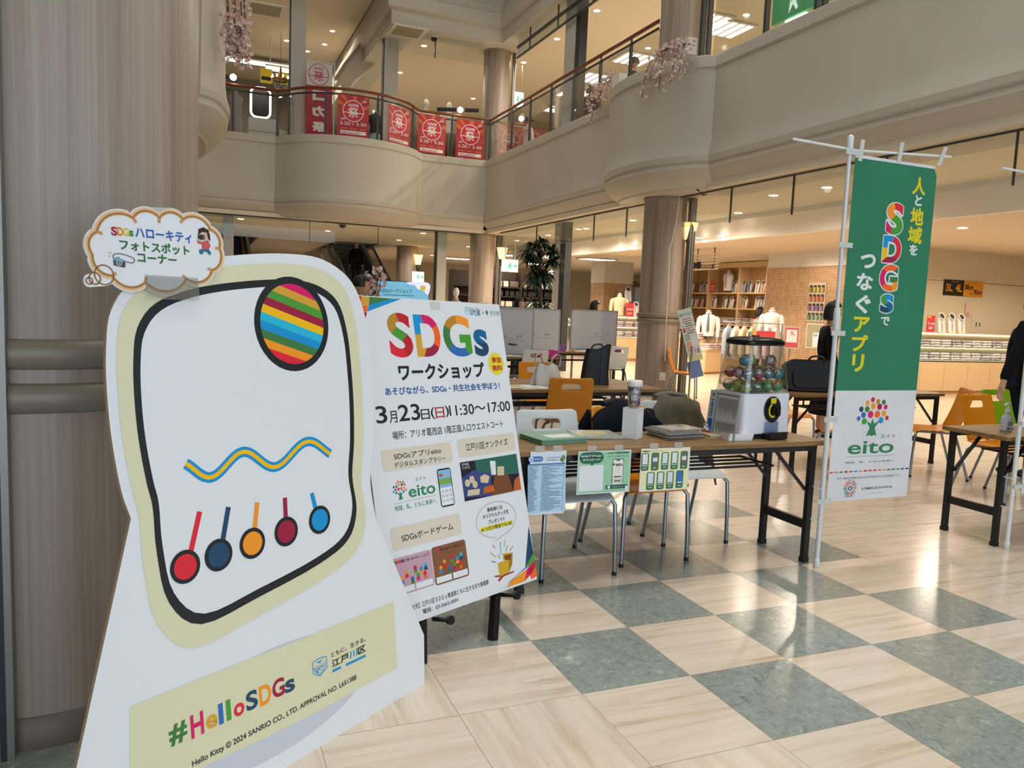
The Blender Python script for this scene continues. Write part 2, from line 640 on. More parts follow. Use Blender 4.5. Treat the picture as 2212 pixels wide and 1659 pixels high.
# ------------------------------------------------------------------ the building
def sweep(mb, path, prof, mi=0, sm=False):
    n = len(path); P = [Vector((p[0], p[1])) for p in path]
    ns = []
    for i in range(n):
        a = (P[i]-P[i-1]).normalized() if i else None
        b = (P[i+1]-P[i]).normalized() if i < n-1 else None
        na = Vector((-a.y, a.x)) if a else None
        nb = Vector((-b.y, b.x)) if b else None
        if na is None: m = nb
        elif nb is None: m = na
        else:
            m = (na+nb).normalized(); m = m/max(m.dot(na), 0.5)
        ns.append(m)
    k = len(prof)
    vs = [(P[i].x+ns[i].x*d, P[i].y+ns[i].y*d, z) for i in range(n) for d, z in prof]
    fs = [(i*k+j, i*k+j+1, (i+1)*k+j+1, (i+1)*k+j) for i in range(n-1) for j in range(k-1)]
    return mb.add(vs, [f[::-1] for f in fs], mi, sm)
def offset(path, d):
    m = MB(); sweep(m, path, [(d, 0), (d, 1)])
    return [(v[0], v[1]) for v in m.v[::2]]

ZT = 5.27
right_path = [(7.2, -4), (7.2, 9.95)]+catmull([(7.2, 9.95), (7.0, 10.12), (6.79, 10.5), (6.66, 11.0), (6.64, 11.7), (6.74, 12.25), (6.92, 12.65), (7.22, 12.9)], 8, False)[1:]+[(7.22, 19.9)]
back_path = [(7.22, 19.9), (5.45, 19.95)]+[(3.62+1.84*math.cos(t), 20.4-1.52*math.sin(t)) for t in [R_(18+144*i/26) for i in range(1, 26)]]+[(1.79, 19.95), (0, 19.95)]
left_path = [(0, 19.95), (0, 13.0)]+catmull([(0, 13.0), (0.2, 12.7), (0.34, 12.0), (0.37, 11.4), (0.34, 10.8), (0.2, 10.2), (0, 10.0)], 4, False)[1:]+[(0, -4)]
prof = [(-0.9, 3.34), (-0.24, 3.34), (-0.22, 3.37), (-0.13, 3.42), (-0.03, 3.52), (0.03, 3.62), (0.02, 3.70), (0.05, 3.72), (0.06, 3.80), (0.05, 3.84), (0.02, 3.93), (0.0, 4.1), (0.0, 5.08), (0.03, 5.10), (0.03, 5.25), (0.01, 5.27), (-0.9, 5.27), (-0.9, 5.0)]
for nm_, pth in (('wall_right', right_path), ('wall_back', back_path), ('wall_left', left_path)):
    o_ = struct(nm_, sweep(MB(), pth, prof, 0, True), wallM)
    es0 = o_.modifiers.new('crease', 'EDGE_SPLIT'); es0.split_angle = R_(18)
# third-storey fascia and its stepped underside
p3 = [(-0.8, 8.27), (-0.05, 8.27), (-0.05, 8.62), (0.06, 8.66), (0.06, 8.95), (0.0, 8.99), (0.0, 9.15), (-0.1, 9.2), (-0.1, 11.5)]
struct('wall_upper', sweep(MB(), [(7.4, -4), (7.4, 19.6), (4.44, 19.6), (4.44, 36)], p3), wallM)
struct('wall_upper_left', sweep(MB(), [(-0.2, 19.6), (-0.2, -4)], p3), wallM)
# floors and ceilings
struct('floor', MB().bb((-9, -5, -0.1), (30, 42, 0)), floorM)
up = MB()
for a, b in (((7.6, -4), (30, 42)), ((-9, 20.3), (0.5, 42)), ((1.95, 20.3), (4.35, 42)), ((6.15, 20.3), (7.6, 42)), ((4.35, 20.3), (6.15, 27)), ((0.5, 20.3), (1.95, 27.5)), ((-9, -4), (-0.35, 20.3))):
    up.bb((a[0], a[1], 4.7), (b[0], b[1], 5.0))
struct('floor_upper', up, mat('upper_floor', '#d6ccba', 0.4))
c1 = MB()
HOLES = (((7.3, -4), (30, 42)), ((-9, 20.0), (0.5, 42)), ((1.95, 20.0), (4.35, 42)), ((6.15, 20.0), (7.3, 42)), ((4.35, 20.0), (6.15, 26.5)), ((0.5, 20.0), (1.95, 27.0)), ((-9, -4), (-0.1, 20.0)))
for a, b in HOLES:
    c1.bb((a[0], a[1], 3.35), (b[0], b[1], 3.45))
struct('ceiling', c1, ceilM)
c2 = MB()
for a, b, z in (((7.5, -4), (30, 42), 8.28), ((4.5, 19.7), (7.5, 42), 8.28), ((-9, 19.7), (4.5, 42), 9.6), ((-9, -4), (-0.3, 19.7), 8.28)):
    c2.bb((a[0], a[1], z), (b[0], b[1], z+.12))
struct('ceiling_upper', c2, mat('ceiling_peach', '#e2d3ba', 0.85, spec=0.2))
# shop bulkhead with its lower ceiling
struct('ceiling_shop', MB().bb((9.9, -4, 2.98), (24, 19.4, 3.05)), mat('shop_ceiling', '#e2d2ba', 0.8))
struct('wall_bulkhead', MB().bb((9.75, -4, 2.9), (9.9, 24, 3.35)), mat('bulkhead_white', '#f0ece2', 0.7))
# far enclosing walls
wr = MB().bb((24, -4, 0), (24.2, 42, 12)).bb((-9, 36, 0), (24, 36.2, 12)).bb((-9.2, -4, 0), (-9, 36, 12))
struct('wall_far', wr, mat('far_wall', '#cbbfa8', 0.8))
struct('wall_hall', MB().bb((7.6, -4.2, 0), (24, -4, 12)).bb((-9, -4.2, 0), (-4.0, -4, 12)).bb((-4.0, -4.2, 5.2), (7.6, -4, 12)), wallM)  # unseen entrance wall, closed above to keep daylight off the upper fascia

# smoke-barrier glass hanging from the balcony edge
sg = MB().bb((7.46, -4, 2.83), (7.47, 11.0, 3.35)).bb((7.46, 11.9, 2.83), (7.47, 19.2, 3.35)).bb((-0.2, 20.05, 2.83), (7.1, 20.06, 3.35))
struct('window_1', sg, glassM)
jt = MB()
for px in (1581, 1714, 1910, 2187):
    y = atx(px, 400, 7.46).y; jt.bb((7.452, y-0.006, 2.80), (7.478, y+0.006, 3.35))
for px in (1283, 1353, 1160):
    y = atx(px, 480, 7.46).y; jt.bb((7.452, y-0.006, 2.80), (7.478, y+0.006, 3.35))
for px in (669, 817):
    x = aty(px, 500, 20.05).x; jt.bb((x-0.006, 20.04, 2.80), (x+0.006, 20.07, 3.35))
jt.bb((7.45, -4, 3.32), (7.48, 19.3, 3.35)).bb((-0.2, 20.04, 3.32), (7.1, 20.07, 3.35))
struct('trim_1', jt, railM)
sg2 = MB().bb((7.62, 2, 7.75), (7.63, 19.0, 8.28)).bb((4.5, 20.0, 7.75), (7.1, 20.01, 8.28))
struct('window_2', sg2, glassM)
j2 = MB()
for y in (18.2, 16.6, 14.9, 13.2):
    j2.bb((7.612, y-0.012, 7.73), (7.638, y+0.012, 8.28))
j2.bb((7.60, 2, 7.73), (7.65, 19.0, 7.76)).bb((7.60, 2, 7.98), (7.66, 19.0, 8.03)).bb((5.72, 19.99, 7.73), (5.75, 20.02, 8.28))
struct('trim_2', j2, railM)
# white shutter posts with dark guide slots, ground floor and upper floor
def wpost(name, a, b, z0, z1, slot=None):
    m = MB().bb((a[0], a[1], z0), (b[0], b[1], z1), 0)
    if slot: m.bb((slot[0], slot[1], z0), (slot[2], slot[3], z1), 1)
    struct(name, m, [postM, darkM])
wpost('trim_3', (0.62, 20.1), (0.86, 20.35), 0, 3.35)
wpost('trim_4', (5.99, 20.1), (6.25, 20.35), 0, 3.35, (5.96, 20.1, 5.99, 20.3))
wpost('trim_5', (7.62, 15.95), (7.85, 16.25), 0, 3.35, (7.64, 15.7, 7.8, 15.95))
xa = aty(628, 150, 21.4).x; xb = aty(660, 150, 21.4).x
wpost('trim_6', (xa, 21.4), (xb, 21.7), 5.0, 9.6, (xa-0.03, 21.4, xa, 21.6))
xa = aty(830, 150, 20.8).x; xb = aty(860, 150, 20.8).x
wpost('trim_7', (xa, 20.8), (xb, 21.1), 5.0, 9.6, (xa-0.03, 20.8, xa, 21.0))
ya = atx(1222, 150, 7.75).y; yb = atx(1243, 150, 7.75).y
wpost('trim_8', (7.7, yb), (7.95, ya), 5.0, 8.28, (7.72, yb-0.2, 7.9, yb))

# ------------------------------------------------------------------ columns
def column(label, x, y, r, z0, z1, bands, rails=(), base=True, group='wood clad columns'):
    t = thing('column', label, 'column', loc=(x, y, z0), group=group)
    build('shaft', MB().lathe([(r, 0.0), (r, z1-z0)], 48), lamM, t)
    for i, zb in enumerate(bands):
        build('band', MB().lathe([(r, -0.045), (r+0.022, -0.035), (r+0.03, 0), (r+0.022, 0.035), (r, 0.045)], 48, (0, 0, zb)), mat('column_band', '#8a7f71', 0.4, 0.1), t)
    build('cap_ring', MB().lathe([(r, -0.05), (r+0.02, -0.04), (r+0.02, 0)], 40, (0, 0, z1-z0)), mat('column_band', '#6b6154', 0.4), t)
    if base:
        build('base_plinth', MB().lathe([(r+0.008, 0), (r+0.008, 0.10), (r, 0.104)], 48), mat('column_base', '#6e6255', 0.45), t)
    for k, (dx, dy, w, d) in enumerate(rails):
        build('shutter_rail', MB().box((dx, dy, (z1-z0)/2), (w, d, z1-z0)).box((dx, dy-d*0.3, (z1-z0)/2), (w*0.3, d*0.45, z1-z0), 1), [mat('rail_steel', '#8d8a85', 0.35, 0.6), darkM], t)
    return t
bandz = (1.21, 1.08)
column('large wood-laminate column with two ring bands directly behind the photo cut-out board', -0.46, 3.07, 0.47, 0, 3.34, bandz, [(-0.065, -0.49, 0.055, 0.05)])
column('wood-clad column beside the orange chair and the workshop flyer stand', 7.42, 11.42, 0.36, 0, 3.34, (1.36, 1.27), [(0.28, -0.36, 0.07, 0.10), (0.34, -0.34, 0.05, 0.10)])
column('wood-clad corner column behind the tall potted tree', 7.34, 20.32, 0.34, 0, 3.34, (1.36, 1.27), [(0.40, -0.15, 0.06, 0.12), (0.50, -0.15, 0.05, 0.12)])
column('wood-clad column farther back beyond the blue screen', atd(878, 600, 27.5).x, atd(878, 600, 27.5).y, 0.36, 0, 3.34, (1.36, 1.27))
column('upper-floor column at the balcony corner behind the last red poster', 7.60, 20.40, 0.36, 5.0, 8.28, (1.36,), [(0.44, -0.15, 0.06, 0.12)], False, 'upper floor columns')
column('upper-floor column rising behind the higher blossom garland', 7.45, 11.35, 0.34, 5.0, 8.28, (2.0,), [(0.30, -0.30, 0.07, 0.10)], False, 'upper floor columns')
# dark framed glazing at the extreme edge behind the big column
struct('door_1', MB().bb((-1.25, 3.0, 0), (-1.12, 3.06, 3.34)).bb((-9, 3.02, 2.3), (-1.25, 3.06, 2.4)).bb((-9, 3.0, 0), (-1.25, 3.06, 0.12)), mat('door_frame_grey', '#7b7f82', 0.35, 0.6))
struct('window_3', MB().bb((-9, 3.03, 0.12), (-1.25, 3.04, 3.34)), glass('door_glass', (150, 185, 195), 0.8))

# ------------------------------------------------------------------ glass railing on the upper balcony
def railing(label, path, posts, z0, name='balcony_railing'):
    t = thing(name, label, 'railing', loc=(path[0][0], path[0][1], z0))
    pts = [(p[0], p[1], z0+1.10) for p in path]
    build('handrail', MB().tube(pts, 0.035, 8), handM, t, True)
    build('top_channel', MB().tube([(p[0], p[1], z0+0.98) for p in path], 0.022, 6), railM, t, True)
    g = MB(); sweep(g, path, [(0, z0+0.03), (0, z0+0.98)])
    build('glass_panel', g, glassM, t, True)
    for x, y in posts:
        build('post', MB().bar((x, y, z0), (x, y, z0+0.99), 0.05, 0.05).bar((x, y, z0+0.98), (x, y, z0+1.09), 0.03), railM, t, True)
    return t
rp = offset([p for p in right_path if p[1] > 12.8], -0.12)
rp = [(7.34, 11.78)]+[p for p in rp if p[1] > 12.9]
rp[-1] = (7.34, 20.0)
pp = []
for px in (1105, 1143, 1187, 1235, 1290, 1353):
    pp.append((7.34, atx(px, 300, 7.34).y))
railing('glass balcony railing with wooden handrail on the side with the blossom garlands', rp, pp, ZT)
bp = offset(back_path, -0.12)
bp[0] = (7.34, 20.02)
def on_path(path, px, py, z):
    best = None
    for i in range(len(path)-1):
        for k in range(20):
            f = k/20; q = Vector((path[i][0]*(1-f)+path[i+1][0]*f, path[i][1]*(1-f)+path[i+1][1]*f, z))
            d = q-CP; x = 1106+FPX*d.dot(CR)/d.dot(CF)
            if best is None or abs(x-px) < best[0]:
                best = (abs(x-px), q, (Vector(path[i])-Vector(path[i+1])).normalized())
    return best[1], best[2]
bpp = [tuple(on_path(bp, px, 250, 5.8)[0][:2]) for px in (500, 598, 703, 816, 891, 976, 1060)]
railing('curved glass balcony railing with wooden handrail where the red posters hang', bp, bpp, ZT)
# tall glass screen of the bay on the right
g3 = thing('glass_screen', 'tall framed glass screen above the balcony behind the pink blossoms', 'screen', loc=(7.35, 9.9, ZT))
for px in (1518, 1533, 1655, 1762, 1778):
    y = atx(px, 60, 7.38).y
    build('frame_post', MB().bar((7.38, y, ZT), (7.38, y, 8.28), 0.05, 0.07), railM, g3, True)
build('glass_panel', MB().bb((7.375, 2, ZT), (7.38, 10.3, 8.2)), glassM, g3, True)
# ------------------------------------------------------------------ ceiling lights
LT = mat('lamp_disc', '#fff1d8', 0.5, em=9.0)
LTc = mat('lamp_disc_cool', '#ffffff', 0.5, em=6.0)
def downlight(p, label, group, e=0, r=0.075, spot=R_(165), col=(1, 0.86, 0.68), proto={}):
    if 'd' not in proto:
        t = thing('downlight', label, 'ceiling light', loc=p, group=group)
        build('trim_ring', MB().lathe([(r, -0.002), (r+0.03, -0.010), (r+0.03, 0.0)], 20), whiteM, t)
        build('lamp', MB().lathe([(0.001, -0.004), (r, -0.004)], 20), LT, t)
        proto['d'] = t
    else:
        t = dup(proto['d'], loc=p, label=label, group=group)
    if e:
        l = bpy.data.lights.new('downlight_lamp', 'SPOT')
        l.energy = e; l.color = col; l.shadow_soft_size = 0.05; l.spot_size = spot; l.spot_blend = 0.6
        o = bpy.data.objects.new('downlight_lamp', l)
        o.location = (p[0], p[1], p[2]-0.03)
        COL.objects.link(o)
    return t
G1 = 'ground floor corridor downlights'
for i, (x, y) in enumerate([(1480+54/2.963, 452), (1480+340/2.963, 460), (1480+565/2.963, 422)]):
    p = atz(x, y, 3.345); downlight(p, 'round downlight in the corridor ceiling before the shirt shop', 'corridor downlights before the shirt shop', 0 if abs(x-1594.7) < 2 else (80 if x > 1500 else 200))
for x, y in [(1000+787/2.963, 494), (1000+1088/2.963, 476), (1000+545/2.963, 508), (1000+345/2.963, 520)]:
    p = atz(x, y, 3.345); downlight(p, 'round downlight in the corridor ceiling above the whiteboards', 'corridor downlights above the whiteboards', 240)
for x, y in [(520, 473), (708, 499), (862, 519), (914, 504)]:
    p = atz(x, y, 3.345); downlight(p, 'round downlight in the ceiling before the escalator', 'downlights before the escalator', 80)
for x, y in [(933, 552), (902, 557), (849, 566), (1012, 533)]:
    p = atz(x, y, 3.345); downlight(p, 'round downlight far back beyond the escalator', 'far ground floor downlights', 60)
G2 = 'shop downlights'
for x, y in [(1511, 514), (1574, 513), (1663, 502), (1557, 510)]:
    p = atz(x, y, 2.975); downlight(p, 'warm round downlight in the low ceiling of the shirt shop', 'shirt shop downlights', 90, col=(1, 0.85, 0.68))
for x, y in [(1340, 535), (1366, 531), (1302, 545)]:
    p = atz(x, y, 2.975); downlight(p, 'warm round downlight above the tiled pillar', 'downlights above the tiled pillar', 110, col=(1, 0.85, 0.68))
for X, Y in [(11.5, 9.0), (14.0, 9.5), (11.5, 6.0), (16.5, 9.0)]:
    downlight((X, Y, 2.975), 'warm round downlight above the lit shirt counter', 'downlights above the lit shirt counter', 210, col=(1, 0.86, 0.68))
# upper floor
for x, y in [(1289, 23), (1203, 84), (1131, 135), (1022, 213), (1400, 104)]:
    p = atz(x, y, 8.275); downlight(p, 'round downlight in the upper floor ceiling over the balcony rail', 'upper floor downlights over the balcony', 90)
for x, y in [(916, 99), (864, 157), (718, 67), (619, 88), (701, 96), (664, 111)]:
    p = atz(x, y, 8.275 if x > 800 else 9.595); downlight(p, 'round downlight in the upper floor ceiling behind the red posters', 'upper floor downlights behind the posters', 60)
for x, y in [(1612, 32)]:
    p = atz(x, y, 8.275); downlight(p, 'round downlight in the ceiling behind the tall glass screen', 'downlights behind the tall glass screen', 60)
# square louvred fluorescent fittings
def panel_light(p, label, sx=0.9, sy=0.9, e=60, group='square louvred ceiling lights'):
    t = thing('louvre_light', label, 'ceiling light', loc=p, group=group)
    build('housing', MB().box((0, 0, -0.02), (sx+0.1, sy+0.1, 0.04)), whiteM, t)
    tb = MB()
    for i in range(4):
        tb.box((-sx/2+sx*(i+0.5)/4, 0, -0.046), (sx/4*0.62, sy*0.94, 0.012))
    build('tube', tb, mat('fluorescent', '#fffaf0', 0.5, em=4.0), t)
    return t
for x, y in [(1370, 125), (1285, 167), (1523, 42), (1572, 60), (1240, 200)]:
    p = atz(x, y, 8.275)
    panel_light(p, 'square louvred fluorescent light on the upper floor ceiling', group='upper floor louvred lights')
for X, Y in [(14, 26), (11, 27), (17, 30), (10, 31), (14, 31)]:
    panel_light((X, Y, 3.345), 'square bright ceiling light deep in the far shop', 1.3, 0.7, group='far shop ceiling lights')
def fill_spots(pts, e, col):  # bare fill spots added under the ceilings to brighten the rooms
    for p in pts:
        l = bpy.data.lights.new('fill_spot', 'SPOT')
        l.energy = e; l.color = col; l.shadow_soft_size = 0.06; l.spot_size = R_(172); l.spot_blend = 0.5
        o = bpy.data.objects.new('fill_spot', l); o.location = p; COL.objects.link(o)
fill_spots([(x, y, 3.30) for x in (11, 14, 17) for y in (25, 29)], 130, (1, 0.90, 0.76))
fill_spots([(12.2, 13.5, 2.95), (13.6, 17.5, 2.95), (12.4, 18.0, 2.95)], 70, (1, 0.87, 0.72))
fill_spots([(1, 25, 3.3), (3.2, 27, 3.3), (6.8, 25, 3.3), (3, 31, 3.3)], 70, (1, 0.92, 0.82))
for y in (5.5, 9, 13, 17):  # added row of fill lights for the corridor and bulkhead, given downlight fittings
    downlight((8.6, y, 3.345), 'round downlight in the corridor ceiling just behind the hanging glass band', 'downlights behind the hanging glass band', 115)
fill_spots([(x, y, 8.22) for x in (9.5, 12.5) for y in (5, 11, 17)], 260, (1, 0.91, 0.80))
fill_spots([(0, 24, 9.5), (3, 28, 9.5), (6, 23, 8.2), (7, 28, 8.2)], 110, (1, 0.93, 0.84))
area_light('skylight', (3.6, 8, 11.85), 5, 400, (0.95, 0.97, 1.0), sy=16)
for x, y in ((0.8, 0.5), (4.2, 0.8), (1.5, 4.2), (5.2, 4.6)):  # fill spots added high up to brighten the near floor from above
    l = bpy.data.lights.new('atrium_fill', 'SPOT')
    l.energy = 620; l.color = (1, 0.965, 0.91); l.shadow_soft_size = 0.5; l.spot_size = R_(52); l.spot_blend = 0.8
    o = bpy.data.objects.new('atrium_fill', l); o.location = (x, y, 11.8); COL.objects.link(o)
struct('ceiling_atrium', MB().bb((-9, -4, 11.9), (24, 42, 12.0)), whiteM)
# ------------------------------------------------------------------ photo-spot cut-out board
paperW = mat('print_white', '#e9edf2', 0.35, spec=0.4)
cardM = mat('corrugated_card', '#b49a78', 0.85)
creamP = mat('print_cream', '#e2e0bd', 0.4)
def Zf(ox, oy, k):
    return lambda x, y: (ox+k*x, oy+k*y)
ub = Vector((0.821, 0.571, 0)).normalized(); nb = Vector((0.571, -0.821, 0)).normalized()
lean = R_(7)
SB = Board(frame(Vector((0.4449, 2.4005, 0.0)), ub, Vector((0, 0, 1))*math.cos(lean)-nb*math.sin(lean)))
sb = thing('cutout_board', 'white photo-spot cut-out board with rainbow hashtag lettering at its foot', 'cutout board', SB.M)
blob = [(283, 1120), (262, 1060), (243, 960), (232, 860), (229, 760), (240, 670), (290, 605), (380, 570), (500, 552), (620, 548), (700, 562), (760, 610), (790, 690), (800, 780), (806, 870), (806, 960), (800, 1040), (812, 1120)]
arc = catmull([SB.uv(*p) for p in blob], 5, False)
low = [SB.uv(*p) for p in [(903, 1340), (916, 1372)]]
br = SB.uv(917, 1476); bl = SB.uv(165, 1659)
out = arc+low+[(br[0], 0.0), (bl[0]-0.005, 0.0), bl]
build('panel', MB().prism(out, -0.012, 0, 0, side=1), [paperW, cardM], sb)
pm = [creamP, mat('ink_soft_grey', '#cdd3de', 0.5), ink('#1b2026'), paperW]+[ink(c) for c in SDG]
# abstract print: cream halo, plain white field with a dark rim, stripes and ribbons
def inset(P, k):
    cx = sum(p[0] for p in P)/len(P); cy = sum(p[1] for p in P)/len(P)
    return [(cx+(p[0]-cx)*k, cy+(p[1]-cy)*k) for p in P]
up_poly = catmull([SB.uv(*p) for p in [(300, 1120), (285, 1060), (266, 960), (255, 860), (252, 760), (262, 680), (306, 622), (390, 590), (500, 574), (620, 570), (694, 584), (745, 625), (768, 700), (778, 790), (783, 870), (784, 960), (780, 1040), (790, 1120), (770, 1190), (700, 1250), (560, 1330), (420, 1400), (340, 1350), (310, 1230)]], 4)
pr = MB()
ell = [(SB.uv(600, 1590)[0]+0.42*math.cos(t), 0.21+0.16*math.sin(t)) for t in [2*PI*i/40 for i in range(40)]]
pr.flat([p for p in ell if 0.004 < p[1]], 0.0005, 1)
pr.flat([SB.uv(*p) for p in [(280, 1527), (440, 1462), (640, 1384), (850, 1300), (858, 1442), (700, 1530), (560, 1600), (440, 1655), (440, 1690), (280, 1690)]], 0.0010, 0)
pr.flat(up_poly, 0.0012, 0)
pr.flat(inset(up_poly, 0.90), 0.0017, 2)
pr.flat(inset(up_poly, 0.855), 0.0022, 3)
build('printed_field', pr, pm, sb)
st = MB()
cu, cv = SB.uv(632, 700); rad = 0.125
st.disc(cu, cv, rad+0.022, None, 0.0027, 2, 40)
for i in range(10):
    y0 = -rad+2*rad*i/10; y1 = y0+2*rad/10
    P = []
    for t in range(9):
        y = y0+(y1-y0)*t/8; P.append((math.sqrt(max(rad*rad-y*y, 0)), y))
    Q = [(-x, y) for x, y in P[::-1]]
    ca, sa = math.cos(-0.3), math.sin(-0.3)
    poly = [(cu+x*ca-y*sa, cv+x*sa+y*ca) for x, y in P+Q]
    st.flat(poly, 0.0031, 4+[0, 10, 12, 13, 5, 6, 7, 2, 1, 9][i])
build('striped_disc', st, pm, sb)
rb = MB()
wv = [SB.uv(x, 1005+22*math.sin(x*0.045)-0.16*(x-480)) for x in range(400, 720, 8)]
rb.line(wv, 0.030, 0.0027, 4+13); rb.line(wv, 0.012, 0.0031, 4+6)
for i, (x0, x1, c) in enumerate([(430, 400, 0), (492, 472, 16), (554, 545, 10), (614, 618, 7), (672, 690, 13)]):
    a = SB.uv(x0, 1105-i*10); b = SB.uv(x1, 1240-i*26)
    rb.line([a, b], 0.016, 0.0031, 4+c)
    rb.disc(b[0], b[1]+0.02, 0.045, None, 0.0036, 2, 24)
    rb.disc(b[0], b[1]+0.02, 0.034, None, 0.0041, 4+c, 24)
build('ribbon_pattern', rb, pm, sb)
z1 = Zf(0, 1100, 0.33698)
hs = MB()
for ch, b_, t_, c in [('#', (1087, 1530), (1192, 1342), 12), ('H', (1226, 1475), (1298, 1287), 9), ('e', (1322, 1420), (1388, 1300), 1), ('l', (1404, 1385), (1424, 1238), 18), ('l', (1453, 1360), (1473, 1214), 2), ('o', (1500, 1340), (1562, 1226), 0), ('S', (1580, 1302), (1645, 1145), 16), ('D', (1664, 1270), (1732, 1105), 10), ('G', (1748, 1222), (1818, 1067), 7), ('s', (1828, 1186), (1885, 1076), 16)]:
    SB.tx(hs, ch, z1(*b_), z1(*t_), 4+c, 0.0016, 0.03)
build('hashtag_lettering', hs, pm, sb)
tx = MB()
a = SB.uv(414, 1646); b = SB.uv(770, 1477)
tx.text('Hello Kitty \u00a9 2024 SANRIO CO., LTD. APPROVAL NO. L651388', a[0], (a[1]+b[1])/2-0.004, b[0], (a[1]+b[1])/2+0.018, 2, 0.0016, 0.02)
build('small_lettering', tx, pm, sb)
z8 = Zf(640, 1320, 0.14467)
lg = MB()
lb = 17+4-4
def edogawa(B, mb, z, sh, t1, t2, barA, barB, h, dark, blue, fine=True, hs_=0.016):
    """ward emblem: shield outline with bird, lettering and the wave bars"""
    a = B.uv(*z(*sh[0])); b = B.uv(*z(*sh[1]))
    w, hh = b[0]-a[0], b[1]-a[1]
    if fine:
        a = (a[0], a[1]-hh*.2); hh *= 1.4
    P = [(0.05, 0.92), (0.5, 1), (0.95, 0.92), (0.95, 0.3), (0.5, 0), (0.05, 0.3)]
    mb.line([(a[0]+x*w, a[1]+y*hh) for x, y in P], w*0.05, h, blue, True)
    mb.flat([(a[0]+x*w, a[1]+y*hh) for x, y in [(0.2, 0.84), (0.45, 0.82), (0.5, 0.88), (0.55, 0.82), (0.82, 0.9), (0.58, 0.76), (0.5, 0.7), (0.42, 0.76)]], h, blue)
    if fine:
        mb.text('Inclusive City', a[0]+w*0.1, a[1]+hh*0.61, a[0]+w*0.9, a[1]+hh*0.68, blue, h)
        for x, y in ((0.25, 0.36), (0.42, 0.4), (0.33, 0.27)):
            mb.disc(a[0]+x*w, a[1]+y*hh, w*0.07, None, h, blue, 5)
        mb.line([(a[0]+w*(0.68+0.15*math.cos(t)), a[1]+hh*(0.36+0.09*math.sin(t))) for t in [2*PI*i/16 for i in range(16)]], w*0.03, h, blue, True)
        for k in range(3):
            mb.rect(a[0]+w*(0.3+k*.05), a[1]+hh*(0.2-k*0.05), a[0]+w*(0.8-k*.08), a[1]+hh*(0.215-k*0.05), h, blue)
    mb.text('EDOGAWA', a[0]+w*0.08, a[1]+hh*0.46, a[0]+w*0.92, a[1]+hh*0.58, blue, h, 0.02)
    B.th(mb, '\u3068\u3082\u306b\u3001\u751f\u304d\u308b\u3002', z(*t1[0]), z(*t1[1]), hs_, dark, h, 0.012)
    a = B.uv(*z(*t2[0])); b = B.uv(*z(*t2[1])); w = (b[0]-a[0])/4
    for i, c in enumerate('\u6c5f\u6238\u5ddd\u533a'):
        mb.text(c, a[0]+w*i+w*0.03, a[1], a[0]+w*(i+1)-w*0.03, b[1], blue if i == 2 else dark, h, 0.03)
    for p, q in (barA, barB):
        p = B.uv(*z(*p)); q = B.uv(*z(*q))
        mb.line([p, q], w*0.22, h, blue)
edogawa(SB, lg, z8, ((240, 985), (455, 685)), ((517, 668), (1030, 400)), ((525, 850), (1030, 492)), ((535, 900), (662, 838)), ((735, 805), (1030, 665)), 0.0016, 2, 4+13)
build('ward_emblem', lg, pm, sb)
# folded cardboard strut at the back
bs = MB()
pu = SB.uv(228, 1300)
bs.flat([(bl[0]+0.045, 0.0), (bl[0]+0.30, 0.0), (bl[0]+0.30, 0.62), (bl[0]+0.048, 0.50)], -0.05, 0)
bs.flat([(bl[0]+0.045, 0.0), (bl[0]+0.30, 0.0), (bl[0]+0.30, 0.62), (bl[0]+0.048, 0.50)][::-1], -0.055, 0)
bs = MB().prism([(bl[0]+0.03, 0.004), (bl[0]+0.30, 0.03), (bl[0]+0.30, 0.62), (pu[0]-0.012, 0.42), (pu[0]-0.018, 0.37)], -0.062, -0.056, 0)
bs.bb((bl[0]+0.27, 0.03, -0.16), (bl[0]+0.31, 0.6, -0.012))
build('back_strut', bs, cardM, sb)

# ------------------------------------------------------------------ cloud sign taped onto the cut-out board
CB = Board(SB.M @ Matrix.Translation((0, 0, 0.016)))
cl = thing('cloud_sign', 'white cloud-shaped sign with orange outline taped to the top of the cut-out board', 'sign', CB.M)
z5 = Zf(0, 420, 0.33759)
val = [(590, 385), (618, 240), (850, 150), (1020, 150), (1172, 160), (1345, 225), (1402, 345), (1355, 485), (1192, 540), (928, 562), (715, 520)]
def scallop(P, k, grow):
    P = [CB.uv(*z5(*p)) for p in P]
    cx = sum(p[0] for p in P)/len(P); cy = sum(p[1] for p in P)/len(P)
    o = []
    for i in range(len(P)):
        a, b = Vector(P[i]), Vector(P[(i+1) % len(P)])
        m = (a+b)/2; d = b-a; nn = Vector((-d.y, d.x)).normalized()
        if nn.dot(m-Vector((cx, cy))) < 0: nn = -nn
        h = d.length*k
        r = (d.length**2/4+h*h)/(2*h); c = m+nn*(h-r)
        a0 = math.atan2(*(a-c).yx); a1 = math.atan2(*(b-c).yx)
        while a1 > a0: a1 -= 2*PI
        if a0-a1 > 2*PI*0.75: a1 += 2*PI
        for j in range(9):
            t = a0+(a1-a0)*j/9
            o.append((c.x+(r+grow)*math.cos(t), c.y+(r+grow)*math.sin(t)))
    return o
cin = scallop(val, 0.24, 0.0)
cout = scallop(val, 0.24, 0.012)
cmats = [paperW, mat('ink_tan', '#cf9a5e', 0.45), mat('ink_tan_dark', '#8a5a22', 0.45), mat('ink_tan_pale', '#e6c6a0', 0.45)]
cb = MB().prism(cout, -0.004, 0, 0)
ta, tb_ = CB.uv(*z5(545, 585)), CB.uv(*z5(705, 470))
tail = [CB.uv(*z5(*p)) for p in [(600, 500), (640, 470), (705, 480), (745, 540), (700, 580), (620, 590), (560, 590), (536, 555), (550, 515)]]
cb.prism(catmull(tail, 4), -0.0045, -0.0003, 0)
build('panel', cb, cmats, cl)
